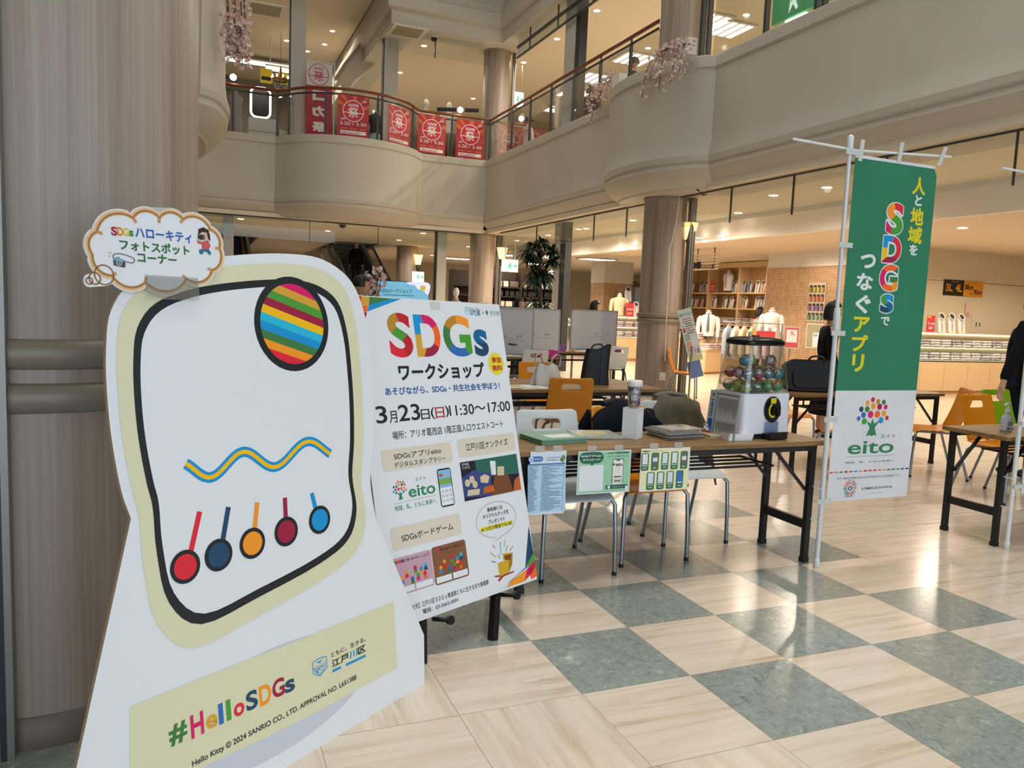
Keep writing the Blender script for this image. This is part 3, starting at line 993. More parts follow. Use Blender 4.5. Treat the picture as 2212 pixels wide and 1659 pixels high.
bd = MB()
bd.line(scallop(val, 0.24, 0.003), 0.013, 0.0005, 3, True)
bd.line(cin, 0.0075, 0.0010, 1, True)
bd.line(cin, 0.0018, 0.0014, 2, True)
for p in val[1:]:
    a = Vector(CB.uv(*z5(*p))); c = Vector(CB.uv(*z5(990, 350))); d = (c-a).normalized()
    bd.line([tuple(a), tuple(a+d*0.014)], 0.008, 0.0011, 1)
for (x, y), rr in (((665, 515), 0.024), ((605, 538), 0.014), ((570, 553), 0.008)):
    q = CB.uv(*z5(x, y))
    bd.line([(q[0]+rr*math.cos(t), q[1]+rr*math.sin(t)) for t in [2*PI*i/24 for i in range(24)]], 0.003, 0.0014, 2, True)
build('scalloped_border', bd, cmats, cl)
ct = MB(); cm = [ink('#b3263c'), ink('#e08a35'), ink('#e3c628'), ink('#3c8a4a'), ink('#2f62b5'), ink('#2f6b38')]
for ch, b_, t_, c in [('S', (712, 262), (747, 208), 0), ('D', (752, 264), (785, 212), 1), ('G', (788, 266), (822, 217), 2), ('s', (826, 268), (852, 232), 3)]:
    CB.tx(ct, ch, z5(*b_), z5(*t_), c, 0.0008, 0.04)
CB.tx(ct, '\u30cf\u30ed\u30fc\u30ad\u30c6\u30a3', z5(866, 278), z5(1222, 248), 4, 0.0008, 0.035)
CB.tx(ct, '\u30d5\u30a9\u30c8\u30b9\u30dd\u30c3\u30c8', z5(766, 354), z5(1208, 328), 5, 0.0008, 0.035)
CB.tx(ct, '\u30b3\u30fc\u30ca\u30fc', z5(880, 434), z5(1127, 392), 5, 0.0008, 0.035)
build('lettering', ct, cm, cl)
pc = MB(); pcm = [ink('#2b2522'), ink('#e7b592'), ink('#cf5a5e'), ink('#1f7391'), ink('#4a4f57'), ink('#69a7b8'), ink('#dfe4e6'), ink('#d9a860')]
CB.pl(pc, [z5(*p) for p in [(1268, 222), (1300, 210), (1330, 228), (1342, 262), (1345, 300), (1330, 285), (1322, 245), (1290, 240), (1266, 262)]], 0, 0.0012)
CB.pl(pc, [z5(*p) for p in [(1262, 250), (1290, 236), (1325, 250), (1340, 268), (1322, 292), (1290, 296), (1264, 282)]], 1, 0.0008)
CB.pl(pc, [z5(*p) for p in [(1262, 262), (1285, 256), (1310, 262), (1308, 288), (1285, 292), (1264, 285)]], 4, 0.0014)
q = CB.uv(*z5(1282, 273)); pc.disc(q[0], q[1], 0.0055, None, 0.0018, 0)
CB.pl(pc, [z5(*p) for p in [(1258, 290), (1290, 305), (1330, 292), (1346, 330), (1334, 352), (1290, 350), (1290, 320), (1262, 312)]], 2, 0.0010)
CB.pl(pc, [z5(*p) for p in [(1272, 352), (1334, 350), (1352, 378), (1340, 390), (1322, 368), (1300, 366), (1296, 384), (1276, 382)]], 3, 0.0010)
build('photographer_picture', pc, pcm, cl)
pk = MB()
CB.pl(pk, [z5(*p) for p in [(722, 410), (804, 424), (800, 470), (726, 454)]], 4, 0.0008)
CB.pl(pk, [z5(*p) for p in [(722, 410), (745, 400), (762, 400), (772, 412), (804, 424), (803, 434), (723, 420)]], 5, 0.0012)
q = CB.uv(*z5(761, 437)); pk.disc(q[0], q[1], 0.0075, None, 0.0013, 6); pk.disc(q[0], q[1], 0.0058, None, 0.0017, 4); pk.disc(q[0], q[1], 0.0036, None, 0.0020, 5)
pk.line(catmull([CB.uv(*z5(*p)) for p in [(722, 408), (728, 384), (770, 380), (830, 398), (858, 415), (850, 438), (806, 432)]], 4, False), 0.0022, 0.0012, 4)
for a, b in (((692, 372), (708, 380)), ((708, 366), (716, 376)), ((690, 396), (708, 394))):
    pk.line([CB.uv(*z5(*a)), CB.uv(*z5(*b))], 0.002, 0.0012, 7)
build('camera_picture', pk, pcm, cl)
tp = MB()
a = CB.uv(*z5(935, 668)); b = CB.uv(*z5(1265, 535))
tp.rect(a[0], a[1], b[0], b[1], 0.0018)
build('clear_tape', tp, glass('tape_film', (244, 245, 242), 0.6, 0.10), cl)

# ------------------------------------------------------------------ workshop poster on its easel
PB = Board(frame((0.676, 2.729, 0.1754), (0.89116, 0.45345, -0.01446), (-0.0846, 0.2332, 0.96874)))
po = thing('poster_board', 'large white workshop poster board with big multicoloured heading leaning on the black easel', 'poster', PB.M)
w_, h_ = PB.uv(1119, 950)[0], PB.uv(1081, 658)[1]
w_ = (PB.uv(1081, 658)[0]+PB.uv(1157, 1252)[0])/2
h_ = (PB.uv(762, 637)[1]+h_)/2
build('panel', MB().prism([(0, 0), (w_, 0), (w_, h_), (0, h_)], -0.010, 0, 0, side=1), [paperW, mat('board_edge', '#a9a49a', 0.6)], po, bevel=0.0)
z4 = Zf(740, 620, 0.20494); z6 = Zf(760, 900, 0.26515)
pmt = [ink('#20242b')]+[ink(c) for c in SDG]+[ink('#235a9e'), ink('#c02a2e'), ink('#e2d8c6'), ink('#f0e236'), ink('#2b8a5b'), paperW, ink('#8d929b')]
iD, iB, iRd, iBg, iY, iG, iW, iGy = 0, 21, 22, 23, 24, 25, 26, 27
hd = MB()
def vl(ch, b_, t_, seeds, z=z4, B=PB, mb=hd, off=1, h=0.0006, bold=0.032):
    a = B.uv(*z(*b_)); b = B.uv(*z(*t_))
    mb.vor(ch, a[0], a[1], b[0], b[1], [(x, y, off+c) for x, y, c in seeds], h, bold)
vl('S', (512, 745), (700, 278), [(0.8, 0.9, 3), (0.2, 0.75, 11), (0.45, 0.55, 2), (0.85, 0.3, 3), (0.25, 0.08, 0)])
vl('D', (794, 735), (1000, 300), [(0.05, 0.8, 13), (0.1, 0.25, 1), (0.65, 0.95, 9), (0.95, 0.5, 8), (0.6, 0.05, 7)])
vl('G', (1090, 735), (1320, 305), [(0.75, 0.9, 10), (0.3, 0.9, 11), (0.05, 0.5, 12), (0.5, 0.05, 18), (0.85, 0.42, 2)])
vl('s', (1405, 730), (1513, 448), [(0.5, 0.8, 15), (0.5, 0.2, 16)])
build('heading_lettering', hd, pmt, po)
t1 = MB()
PB.tx(t1, '\u30ef\u30fc\u30af\u30b7\u30e7\u30c3\u30d7', z4(600, 992), z4(1482, 792), iD, 0.0006, 0.045)
PB.tx(t1, '\u3042\u305d\u3073\u306a\u304c\u3089\u3001SDGs\u30fb\u5171\u751f\u793e\u4f1a\u3092\u5b66\u307c\u3046\uff01', z4(452, 1146), z4(1650, 1002), iB, 0.0006, 0.028)
for s, b_, t_, c in [('3', (362, 1443), (455, 1250), iD), ('\u6708', (499, 1436), (566, 1303), iD), ('23', (598, 1420), (803, 1228), iD), ('\u65e5', (832, 1402), (910, 1284), iD), ('(', (938, 1396), (964, 1266), iD), ('\u65e5', (986, 1386), (1064, 1262), iRd), (')', (1088, 1374), (1112, 1250), iD), ('11:30\uff5e17:00', (1132, 1362), (1757, 1200), iD)]:
    PB.tx(t1, s, z4(*b_), z4(*t_), c, 0.0006, 0.012)
PB.tx(t1, '\u5834\u6240\uff1a\u30a2\u30ea\u30aa\u845b\u897f\u5e97 1\u968e\u6b63\u9762\u5165\u53e3\u30a6\u30a8\u30b9\u30c8\u30b3\u30fc\u30c8', z4(530, 1612), z4(1683, 1402), iD, 0.0006, 0.01)
PB.th(t1, '\u305b\u5148\u3011\u6c5f\u6238\u5ddd\u533a\uff33\uff24\uff27\uff53\u63a8\u9032\u90e8\u3068\u3082\u306b\u751f\u304d\u308b\u307e\u3061\u63a8\u9032\u8ab2', z6(488, 1562), z6(1112, 1340), 0.021, iD, 0.0006, 0.012)
PB.th(t1, '\u96fb\u8a71\uff1a03-5662-0091', z6(578, 1590), z6(866, 1488), 0.019, iD, 0.0006, 0.012)
build('body_lettering', t1, pmt, po)
for b_, t_, L in [((253, 455), (803, 205), [('SDGs\u30a2\u30d7\u30eaeito', (345, 350), (722, 250)), ('\u30c7\u30b8\u30bf\u30eb\u30b9\u30bf\u30f3\u30d7\u30e9\u30ea\u30fc', (347, 422), (760, 315))]), ((872, 341), (1315, 130), [('\u6c5f\u6238\u5ddd\u533a\u30ca\u30f3\u30af\u30a4\u30ba', (930, 282), (1264, 175))]), ((332, 1100), (876, 784), [('SDGs\u30dc\u30fc\u30c9\u30b2\u30fc\u30e0', (408, 1022), (820, 862))])]:
    m = MB(); a = PB.uv(*z6(*b_)); b = PB.uv(*z6(*t_))
    m.rrect(a[0], a[1], b[0], b[1], 0.012, 0.0005, iBg)
    for s, p, q in L:
        PB.tx(m, s, z6(*p), z6(*q), iD, 0.0010, 0.01)
    build('beige_caption', m, pmt, po)
def tree_logo(mb, a, b, off, trunk, h):
    """round coloured leaves over a small trunk"""
    w, hh = b[0]-a[0], b[1]-a[1]
    D = [(.45, .97, .06, 0), (.62, .92, .06, 11), (.80, .90, .06, 12), (.30, .88, .06, 10), (.48, .80, .075, 10), (.68, .78, .075, 7), (.87, .77, .06, 9), (.12, .72, .065, 16), (.30, .72, .07, 12), (.20, .57, .07, 18), (.42, .58, .085, 9), (.63, .58, .085, 8), (.83, .60, .07, 10), (.06, .48, .055, 18), (.94, .48, .055, 0), (.24, .40, .075, 2), (.76, .42, .075, 13)]
    for x, y, r, c in D:
        mb.disc(a[0]+x*w, a[1]+y*hh, r*w, None, h, off+c, 14)
    mb.flat([(a[0]+x*w, a[1]+y*hh) for x, y in [(.33, 0), (.42, .04), (.50, 0), (.58, .04), (.66, 0), (.58, .22), (.72, .42), (.55, .33), (.50, .48), (.45, .33), (.30, .42), (.43, .22)]], h, trunk)
lgm = MB()
tree_logo(lgm, PB.uv(*z6(342, 690)), PB.uv(*z6(438, 515)), 1, iG, 0.0006)
PB.tx(lgm, 'eito', z6(467, 662), z6(672, 532), iG, 0.0006, 0.016)
PB.tx(lgm, '\u30a8\u30a4\u30c8', z6(518, 526), z6(600, 482), iG, 0.0006, 0.01)
PB.th(lgm, '\u5730\u7403\u3001\u79c1\u3001\u3068\u3082\u306b\u672a\u6765\u3078', z6(348, 752), z6(686, 684), 0.021, iG, 0.0006, 0.008)
lgm.line([PB.uv(*z6(340, 715)), PB.uv(*z6(684, 637))], 0.0012, 0.0006, iGy)
build('tree_logo', lgm, pmt, po)
ph = MB(); phm = [ink('#2a2d33'), ink('#8fc0e4'), ink('#7fae5c'), ink('#f1f3f6'), ink('#c9ced6'), ink('#b4604e')]
a = PB.uv(*z6(730, 742)); b = PB.uv(*z6(795, 413)); u0, v0, u1, v1 = a[0], a[1], b[0]+0.004, b[1]
ph.rrect(u0, v0, u1, v1, 0.012, 0.0006, 0); W2, H2 = u1-u0, v1-v0
def pr_(x0, y0, x1, y1, c, h=0.0012): ph.rect(u0+W2*x0, v0+H2*y0, u0+W2*x1, v0+H2*y1, h, c)
pr_(.06, .04, .94, .5, 3); pr_(.06, .74, .94, .96, 1); pr_(.06, .58, .94, .74, 2); pr_(.06, .5, .94, .58, 1); pr_(.12, .8, .38, .86, 5, 0.0017)
for i in range(9):
    pr_(.14+.28*(i % 3), .37-.12*(i//3), .32+.28*(i % 3), .44-.12*(i//3), 4, 0.0017)
build('phone_picture', ph, phm, po)
# plain stand-in picture: patches of night blue, teal, orange
pk = MB(); km = [ink('#241f33'), ink('#2c6a5c'), ink('#3d4a86'), ink('#7c4a2e'), ink('#c9642c'), ink('#d8c9a8'), ink('#11131a'), paperW]
a = PB.uv(*z6(920, 692)); b = PB.uv(*z6(1334, 303)); u0, v0, u1, v1 = a[0], a[1], b[0]+0.004, b[1]; W2, H2 = u1-u0, v1-v0
def fp(L, c, h): pk.flat([(u0+W2*x, v0+H2*y) for x, y in L], h, c)
fp([(0, 0), (1, 0), (1, 1), (0, 1)], 0, 0.0006)
fp([(.25, .55), (1, .45), (1, 1), (.25, 1)], 1, 0.0010); fp([(0, .1), (.45, .0), (.5, .6), (.2, .75), (0, .6)], 2, 0.0012)
fp([(.45, 0), (.85, 0), (.8, .45), (.66, .62), (.55, .5)], 3, 0.0014); fp([(.85, 0), (1, 0), (1, .4), (.9, .3)], 4, 0.0015)
fp([(.3, .4), (.42, .35), (.46, .52), (.38, .6), (.3, .55)], 5, 0.0016); fp([(.60, .5), (.72, .48), (.74, .72), (.62, .74)], 5, 0.0017)
fp([(.5, .55), (.58, .53), (.6, .9), (.5, .92)], 7, 0.0018); fp([(0, .8), (.17, .78), (.17, 1), (0, 1)], 6, 0.0016)
pk.text('\u6c5f\u6238\u5ddd\u533a', u0+W2*.02, v0+H2*.9, u0+W2*.14, v0+H2*.97, 7, 0.0020, 0.02)
pk.text('\u30ca\u30f3\u30af\u30a4\u30ba', u0+W2*.02, v0+H2*.81, u0+W2*.15, v0+H2*.89, 7, 0.0020, 0.02)
fp([(.05, .12), (.25, .1), (.27, .25), (.07, .27)], 5, 0.0018); fp([(.32, .1), (.52, .1), (.5, .28), (.34, .26)], 4, 0.0018)
for x, y in ((.08, .45), (.16, .52), (.2, .38)):
    pk.disc(u0+W2*x, v0+H2*y, 0.016, None, 0.0017, 5)
build('quiz_picture', pk, km, po)
bu = MB()
L = PB.uv(*z6(1010, 852)); Rr = PB.uv(*z6(1337, 818)); Tt = PB.uv(*z6(1185, 688)); Bb = PB.uv(*z6(1172, 985))
cu, cv = (L[0]+Rr[0])/2, (Tt[1]+Bb[1])/2; ru, rv = (Rr[0]-L[0])/2, (Tt[1]-Bb[1])/2
E_ = [(cu+ru*math.cos(t), cv+rv*math.sin(t)) for t in [R_(-80+340*i/40) for i in range(41)]]
q = PB.uv(*z6(1168, 1015))
bu.line(E_+[q], 0.0022, 0.0006, iGy, True)
a = PB.uv(*z6(1052, 944)); b = PB.uv(*z6(1305, 842)); bu.rect(a[0], a[1], b[0], b[1], 0.0006, iY)
for s, p, q in [('\u53c2\u52a0\u8005\u306b\u306f', (1102, 777), (1222, 718)), ('\u30aa\u30ea\u30b8\u30ca\u30eb\u30b0\u30c3\u30ba\u3092', (1068, 836), (1272, 754)), ('\u30d7\u30ec\u30bc\u30f3\u30c8!!', (1112, 874), (1240, 814)), ('\u203b1\u3064\u3060\u3051\u53c2\u52a0\u3067\u3082OK!', (1056, 938), (1304, 850))]:
    PB.th(bu, s, z6(*p), z6(*q), 0.0185, iD, 0.0011, 0.018)
build('speech_bubble', bu, pmt, po)
bx = MB(); bxm = [ink('#d6ab2b'), ink('#a87e1e'), ink('#7d4c22'), ink('#a83236')]+[ink(c) for c in ('2f9ad0', 'c9a14a', '58a24a', 'c66a7a')]
def fb(P, c, h): PB.pl(bx, [z6(*p) for p in P], c, h)
fb([(1188, 1195), (1275, 1160), (1282, 1265), (1205, 1303)], 0, 0.0012); fb([(1275, 1160), (1308, 1105), (1306, 1200), (1282, 1265)], 1, 0.0010)
fb([(1230, 1115), (1308, 1105), (1306, 1180), (1275, 1165), (1230, 1165)], 0, 0.0008); fb([(1240, 1128), (1298, 1118), (1290, 1165), (1245, 1168)], 2, 0.0013)
fb([(1160, 1298), (1205, 1290), (1240, 1285), (1320, 1255), (1318, 1268), (1240, 1300), (1200, 1345), (1188, 1335), (1210, 1305), (1165, 1308)], 3, 0.0007)
for i, (x0, y0, x1, y1) in enumerate([(1210, 1020, 1215, 1130), (1248, 1005, 1238, 1065), (1270, 1050, 1252, 1100), (1312, 1055, 1282, 1095), (1143, 1045, 1168, 1070), (1125, 1105, 1172, 1145), (1190, 1125, 1206, 1155), (1135, 1178, 1175, 1186)]):
    bx.line([PB.uv(*z6(x0, y0)), PB.uv(*z6(x1, y1))], 0.004, 0.0008, 4+[0, 1, 2, 3, 3, 1, 2, 0][i])
build('gift_picture', bx, bxm, po)
for nm, b_, t_, c in (('pink', (360, 1470), (634, 1082), '#c9a3b3'), ('brown', (684, 1380), (914, 998), '#8a5a3c')):
    m = MB(); a = PB.uv(*z6(*b_)); b = PB.uv(*z6(*t_)); u0, v0, u1, v1 = a[0], a[1], b[0]+0.004, b[1]; W2, H2 = u1-u0, v1-v0
    mm = [ink(c), paperW, ink('#3a2f2c')]+[ink(x) for x in SDG]
    m.rrect(u0, v0, u1, v1, 0.012, 0.0006, 0)
    m.rect(u0+W2*.04, v0+H2*.04, u0+W2*.48, v0+H2*.2, 0.0010, 1); m.rect(u0+W2*.52, v0+H2*.04, u0+W2*.96, v0+H2*.2, 0.0010, 1)
    m.text('\u5b50\u80b2\u3066\u3092\u30b5\u30dd\u30fc\u30c8\u3057\u3088\u3046\uff01' if nm == 'pink' else '\u304a\u796d\u308a\u306b\u53c2\u52a0\u3057\u3066', u0+W2*.32, v0+H2*.85, u0+W2*.95, v0+H2*.92, 2, 0.0010, 0.02)
    for k in range(4):
        m.rect(u0+W2*(.05+.065*k), v0+H2*.85, u0+W2*(.105+.065*k), v0+H2*.93, 0.0010, 3+[12, 0, 9, 16][k])
    for k, (x, y) in enumerate([(.2, .42), (.32, .55), (.55, .62), (.7, .55), (.82, .62), (.6, .4), (.78, .4), (.45, .35)]):
        m.disc(u0+W2*x, v0+H2*y, 0.009, None, 0.0012, 3+[10, 1, 9, 13, 5, 2, 0, 18][k])
        m.flat([(u0+W2*(x-.05), v0+H2*(y-.14)), (u0+W2*(x+.05), v0+H2*(y-.14)), (u0+W2*(x+.03), v0+H2*(y-.03)), (u0+W2*(x-.03), v0+H2*(y-.03))], 0.0012, 3+[13, 0, 2, 10, 16, 9, 8, 12][k])
    build('game_card_picture', m, mm, po)
cp = MB()
for L, c in [([(0, 1), (0.2, 1), (.19, .86), (.03, .84)], 9), ([(.02, .98), (.1, .98), (.12, .84), (.05, .80)], 0)]:
    pass
TLp = lambda *q: [z4(*p) for p in q]
for P, c, h in [(TLp((100, 85), (195, 95), (193, 190), (112, 190)), 0, .0006), (TLp((195, 95), (282, 103), (268, 205), (193, 190)), 1, .0006), (TLp((282, 103), (520, 122), (275, 190)), 12, .0006), (TLp((520, 122), (620, 124), (262, 258), (275, 190)), 13, .0006), (TLp((112, 190), (193, 190), (188, 270), (128, 310)), 3, .0006), (TLp((193, 190), (268, 205), (262, 255), (188, 275)), 8, .0006), (TLp((128, 310), (188, 275), (180, 330), (150, 480), (145, 440)), 10, .0006), (TLp((188, 275), (258, 262), (240, 330), (175, 625), (155, 520)), 7, .0006), (TLp((140, 390), (188, 290), (165, 470), (156, 520)), 1, .0008)]:
    cp.flat([PB.uv(*p) for p in P], h, 1+c)
z6p = lambda *q: [z6(*p) for p in q]
for P, c in [(z6p((1440, 890), (1478, 1110), (1412, 1230)), 16), (z6p((1478, 1110), (1488, 1170), (1445, 1215), (1412, 1230)), 2), (z6p((1412, 1230), (1445, 1215), (1300, 1330), (1240, 1395)), 18), (z6p((1445, 1215), (1488, 1170), (1495, 1235), (1410, 1340), (1425, 1245)), 9), (z6p((1425, 1245), (1410, 1340), (1262, 1392), (1300, 1335)), 10), (z6p((1488, 1170), (1503, 1300), (1462, 1325), (1440, 1265)), 8)]:
    cp.flat([(min(q[0], w_), max(q[1], 0)) for q in [PB.uv(*p) for p in P]], 0.0006, 1+c)
build('corner_pattern', cp, pmt, po)
sbst = MB(); q = PB.uv(*z4(1618, 810)); r0 = abs(PB.uv(*z4(1700, 800))[0]-q[0])
sbst.flat([(q[0]+r0*(1 if i % 2 else 0.88)*math.cos(2*PI*i/48), q[1]+r0*(1 if i % 2 else 0.88)*math.sin(2*PI*i/48)) for i in range(48)], 0.0006, iY)
PB.tx(sbst, '\u53c2\u52a0', z4(1572, 802), z4(1664, 735), iRd, 0.0011, 0.035); PB.tx(sbst, '\u7121\u6599', z4(1582, 886), z4(1678, 820), iRd, 0.0011, 0.035)
build('starburst', sbst, pmt, po)
tl = MB()
edogawa(PB, tl, z4, ((1292, 290), (1338, 212)), ((1340, 240), (1442, 220)), ((1346, 285), (1448, 248)), ((1350, 291), (1372, 291)), ((1385, 294), (1448, 297)), 0.0006, 0, 1+13, False, 0.010)
PB.tx(tl, '\u00d7', z4(1468, 284), z4(1490, 258), iGy, 0.0006, 0.0); PB.tx(tl, '\u6771\u4eac\u90fd', z4(1555, 298), z4(1648, 254), iGy, 0.0006, 0.0)
q = PB.uv(*z4(1520, 268)); tl.disc(q[0], q[1], 0.008, 0.010, 0.0006, iG); tl.rect(q[0]-0.001, q[1]-0.018, q[0]+0.001, q[1], 0.0006, iG)
build('sponsor_emblems', tl, pmt, po)
tp = MB(); a = PB.uv(*z4(930, 235)); b = PB.uv(*z4(1018, 160)); tp.rect(a[0], a[1], b[0], b[1], 0.0009)
build('masking_tape', tp, mat('masking_tape', '#cfd4cb', 0.6), po)

es = thing('easel', 'black folding easel holding the workshop poster board', 'easel', loc=(1.2, 3.0, 0))
foot = Vector((1.165, 2.915, 0.0))
fr = PB.M @ Vector((w_*0.72, 0.0, -0.035)); ftop = PB.M @ Vector((w_*0.56, h_*0.9, -0.035))
fl = PB.M @ Vector((w_*0.22, 0.0, -0.035)); fltop = PB.M @ Vector((w_*0.44, h_*0.9, -0.035))
d = (fr-ftop).normalized(); f1 = ftop+d*((0.0-ftop.z)/d.z)
d2 = (fl-fltop).normalized(); f2 = fltop+d2*((0.0-fltop.z)/d2.z)
f1 = Vector((foot.x, foot.y, 0))
leg1 = MB().bar(f1, fr+Vector((0, 0, 0.02)), 0.035, 0.03, 0, PB.n).bar(fr, ftop, 0.03, 0.025, 0, PB.n)
build('leg', leg1, blackM, es, True)
build('leg', MB().bar(f2, fltop, 0.03, 0.025, 0, PB.n), blackM, es, True)
rear = (ftop+fltop)/2; rf = Vector((rear.x-PB.n.x*0.75, rear.y-PB.n.y*0.75, 0))
build('leg', MB().bar(rf, rear, 0.03, 0.025), blackM, es, True)
build('cross_bar', MB().bar(PB.M @ Vector((w_*0.12, h_*0.02, -0.03)), PB.M @ Vector((w_*0.9, h_*0.02, -0.03)), 0.03, 0.025), blackM, es, True)
for fx in (0.28, 0.74):
    p0 = PB.M @ Vector((w_*fx, -0.018, -0.03)); p1 = PB.M @ Vector((w_*fx, -0.018, 0.06))
    build('support_peg', MB().cyl(p0, p1, 0.009, 10).cyl(p1, p1+PB.n*0.016, 0.018, 14), blackM, es, True)
# ------------------------------------------------------------------ folding tables
_tb = {}
def folding_table(x0, x1, y0, y1, label, group=None, H=0.72):
    cx, cy = (x0+x1)/2, (y0+y1)/2; L, D = x1-x0, y1-y0
    t = thing('folding_table', label, 'table', loc=(cx, cy, 0), group=group)
    build('tabletop', MB().box((0, 0, H-0.014), (L, D, 0.028)), twM, t, bevel=0.004)
    fr = MB()
    for s in (-1, 1):
        fr.box((0, s*(D/2-0.04), H-0.045), (L-0.12, 0.022, 0.034))
    fr.box((0, 0, H-0.04), (0.03, D-0.08, 0.024))
    build('under_frame', fr, blkmM, t)
    for s in (-1, 1):
        for d in (-1, 1):
            lg = MB().box((s*(L/2-0.05), d*(D/2-0.05), (H-0.03)/2+0.012), (0.036, 0.03, H-0.054)).box((s*(L/2-0.05), d*(D/2-0.05), 0.014), (0.042, 0.036, 0.028))
            build('leg', lg, blkmM, t)
        build('cross_brace', MB().box((s*(L/2-0.05), 0, 0.22), (0.026, D-0.12, 0.05)), blkmM, t)
        for d in (-1, 1):
            build('folding_stay', MB().bar((s*(L/2-0.06), d*(D/2-0.07), 0.42), (s*(L/2-0.32), d*(D/2-0.07), H-0.04), 0.022, 0.012), blkmM, t)
    sh = MB()
    for k in range(4):
        yy = -D/2+0.10+(D-0.2)*k/3
        sh.tube([(-L/2+0.3, yy, H-0.15), (L/2-0.3, yy, H-0.15)], 0.007, 6)
    for s in (-1, 1):
        sh.bar((s*(L/2-0.3), -D/2+0.08, H-0.15), (s*(L/2-0.3), D/2-0.08, H-0.15), 0.012).bar((s*(L/2-0.3), 0, H-0.15), (s*(L/2-0.3), 0, H-0.03), 0.012)
    build('wire_shelf', sh, blkmM, t)
    return t
TH = 0.72
folding_table(1.43, 3.33, 3.33, 3.79, 'long wood-topped folding table carrying the capsule machine and booklets')
folding_table(2.05, 3.95, 5.90, 6.34, 'wood-topped folding table with the plastic bag and black tote on it')
folding_table(2.05, 3.95, 6.36, 6.80, 'wood-topped folding table pushed up behind the one with the black tote')
folding_table(2.85, 4.75, 9.78, 10.22, 'folding table with the pink tray under the whiteboards')
folding_table(4.90, 6.72, 11.2, 11.64, 'folding table with purple boxes before the smaller whiteboard')
folding_table(5.05, 6.95, 5.45, 5.90, 'folding table with the black laptop bag behind the green banner')
folding_table(4.72, 6.52, 3.24, 3.70, 'folding table holding the hand sanitizer bottle')

# ------------------------------------------------------------------ stacking chairs
def shell_mesh():
    mb = MB(); nu, nv = 14, 14
    def P(i, j):
        u = i/nu*2-1; v = j/nv
        w = 0.205-0.012*v
        if j == nv: w *= 0.94
        x = u*w
        y = 0.175+0.09*v+0.02*(1-u*u)+(-0.03*(1-v)**3)
        z = 0.455+0.372*v+(0.010*(abs(u)**3) if v > 0.9 else 0)
        if j == nv and abs(u) > 0.9: z -= 0.012
        return (x, y, z)
    idx = {}
    for j in range(nv+1):
        for i in range(nu+1):
            idx[i, j] = len(mb.v); mb.v.append(P(i, j))
    for j in range(nv):
        for i in range(nu):
            if 4 <= i <= 9 and 10 <= j <= 11: continue
            mb.f.append((idx[i, j], idx[i+1, j], idx[i+1, j+1], idx[i, j+1])); mb.m.append(0); mb.s.append(True)
    return mb
def seat_mesh():
    def S(u, v):
        x = (u*2-1)*(0.205-0.01*(v**4)); y = 0.17-0.40*v
        z = 0.440-0.012*(1-(u*2-1)**2)*(1-v)+(0.018*(1-v)**6)-0.028*max(0, v-0.8)/0.2
        return (x, y, z)
    return MB().grid(S, 12, 10)
def chair_proto(shell, loc, rz, label, group):
    t = thing('stacking_chair', label, 'chair', loc=loc, rz=rz, group=group)
    for nm, mb in (('backrest', shell_mesh()), ('seat', seat_mesh())):
        o = build(nm, mb, shell, t)
        so = o.modifiers.new('thick', 'SOLIDIFY'); so.thickness = 0.011; so.offset = 0
        ss = o.modifiers.new('smooth', 'SUBSURF'); ss.levels = ss.render_levels = 1
    for s in (-1, 1):
        build('leg', MB().tube([(s*0.15, -0.17, 0.418), (s*0.185, -0.19, 0.412), (s*0.205, -0.205, 0.385), (s*0.212, -0.215, 0.2), (s*0.215, -0.22, 0.012)], 0.0115, 8).cyl((s*0.215, -0.22, 0), (s*0.215, -0.22, 0.02), 0.014, 8, 1), [chromeM, blackM], t)
        build('leg', MB().tube([(s*0.15, 0.10, 0.418), (s*0.185, 0.12, 0.412), (s*0.205, 0.14, 0.385), (s*0.215, 0.20, 0.2), (s*0.22, 0.26, 0.012)], 0.0115, 8).cyl((s*0.22, 0.26, 0), (s*0.22, 0.26, 0.02), 0.014, 8, 1), [chromeM, blackM], t)
    build('seat_rail', MB().tube([(-0.15, -0.17, 0.418), (-0.15, 0.10, 0.418)], 0.010, 6).tube([(0.15, -0.17, 0.418), (0.15, 0.10, 0.418)], 0.010, 6).tube([(-0.15, -0.08, 0.418), (0.15, -0.08, 0.418)], 0.009, 6).tube([(-0.15, 0.05, 0.418), (0.15, 0.05, 0.418)], 0.009, 6), chromeM, t)
    return t
CG = 'stacking chairs around the workshop tables'
ch0 = chair_proto(shellW, (1.86, 3.70, 0), 0, 'white shell chair with empty back tucked behind the booklet table', CG)
for x, y, rz, c, lab in [
    (2.39, 3.80, 0, orangeM, 'orange shell chair under the dark coat behind the booklet table'),
    (2.86, 4.04, R_(-6), shellW, 'white shell chair under the khaki coat'),
    (3.02, 6.08, R_(166), orangeM, 'orange shell chair right beside the white plastic bag with its back to the booklet table'),
    (3.38, 7.30, 0, orangeM, 'orange shell chair on the far side of the table with the plastic bag'),
    (4.36, 9.98, PI, shellW, 'white shell chair in front of the pink tray'),
    (5.15, 11.42, PI, shellW, 'white shell chair at the end of the table beside the purple box'),
    (6.50, 11.40, PI, shellW, 'white shell chair half hidden behind the tall black tote'),
    (7.50, 10.72, R_(50), orangeM, 'orange shell chair standing alone in front of the wooden column'),
    (6.14, 4.26, 0, orangeM, 'orange shell chair behind the table with the sanitizer bottle'),
    (6.88, 4.62, 0, limeM, 'lime green shell chair beneath the hand of the man in black'),
    (6.38, 5.10, R_(236), orangeM, 'orange shell chair turned sideways beside the green banner'),
    (5.62, 6.22, 0, orangeM, 'orange shell chair behind the laptop bag table'),
    (5.30, 5.02, R_(200), orangeM, 'orange shell chair partly hidden by the banner pole')]:
    dup(ch0, loc=(x, y, 0), rz=rz, label=lab, mats={'white_shell': c})

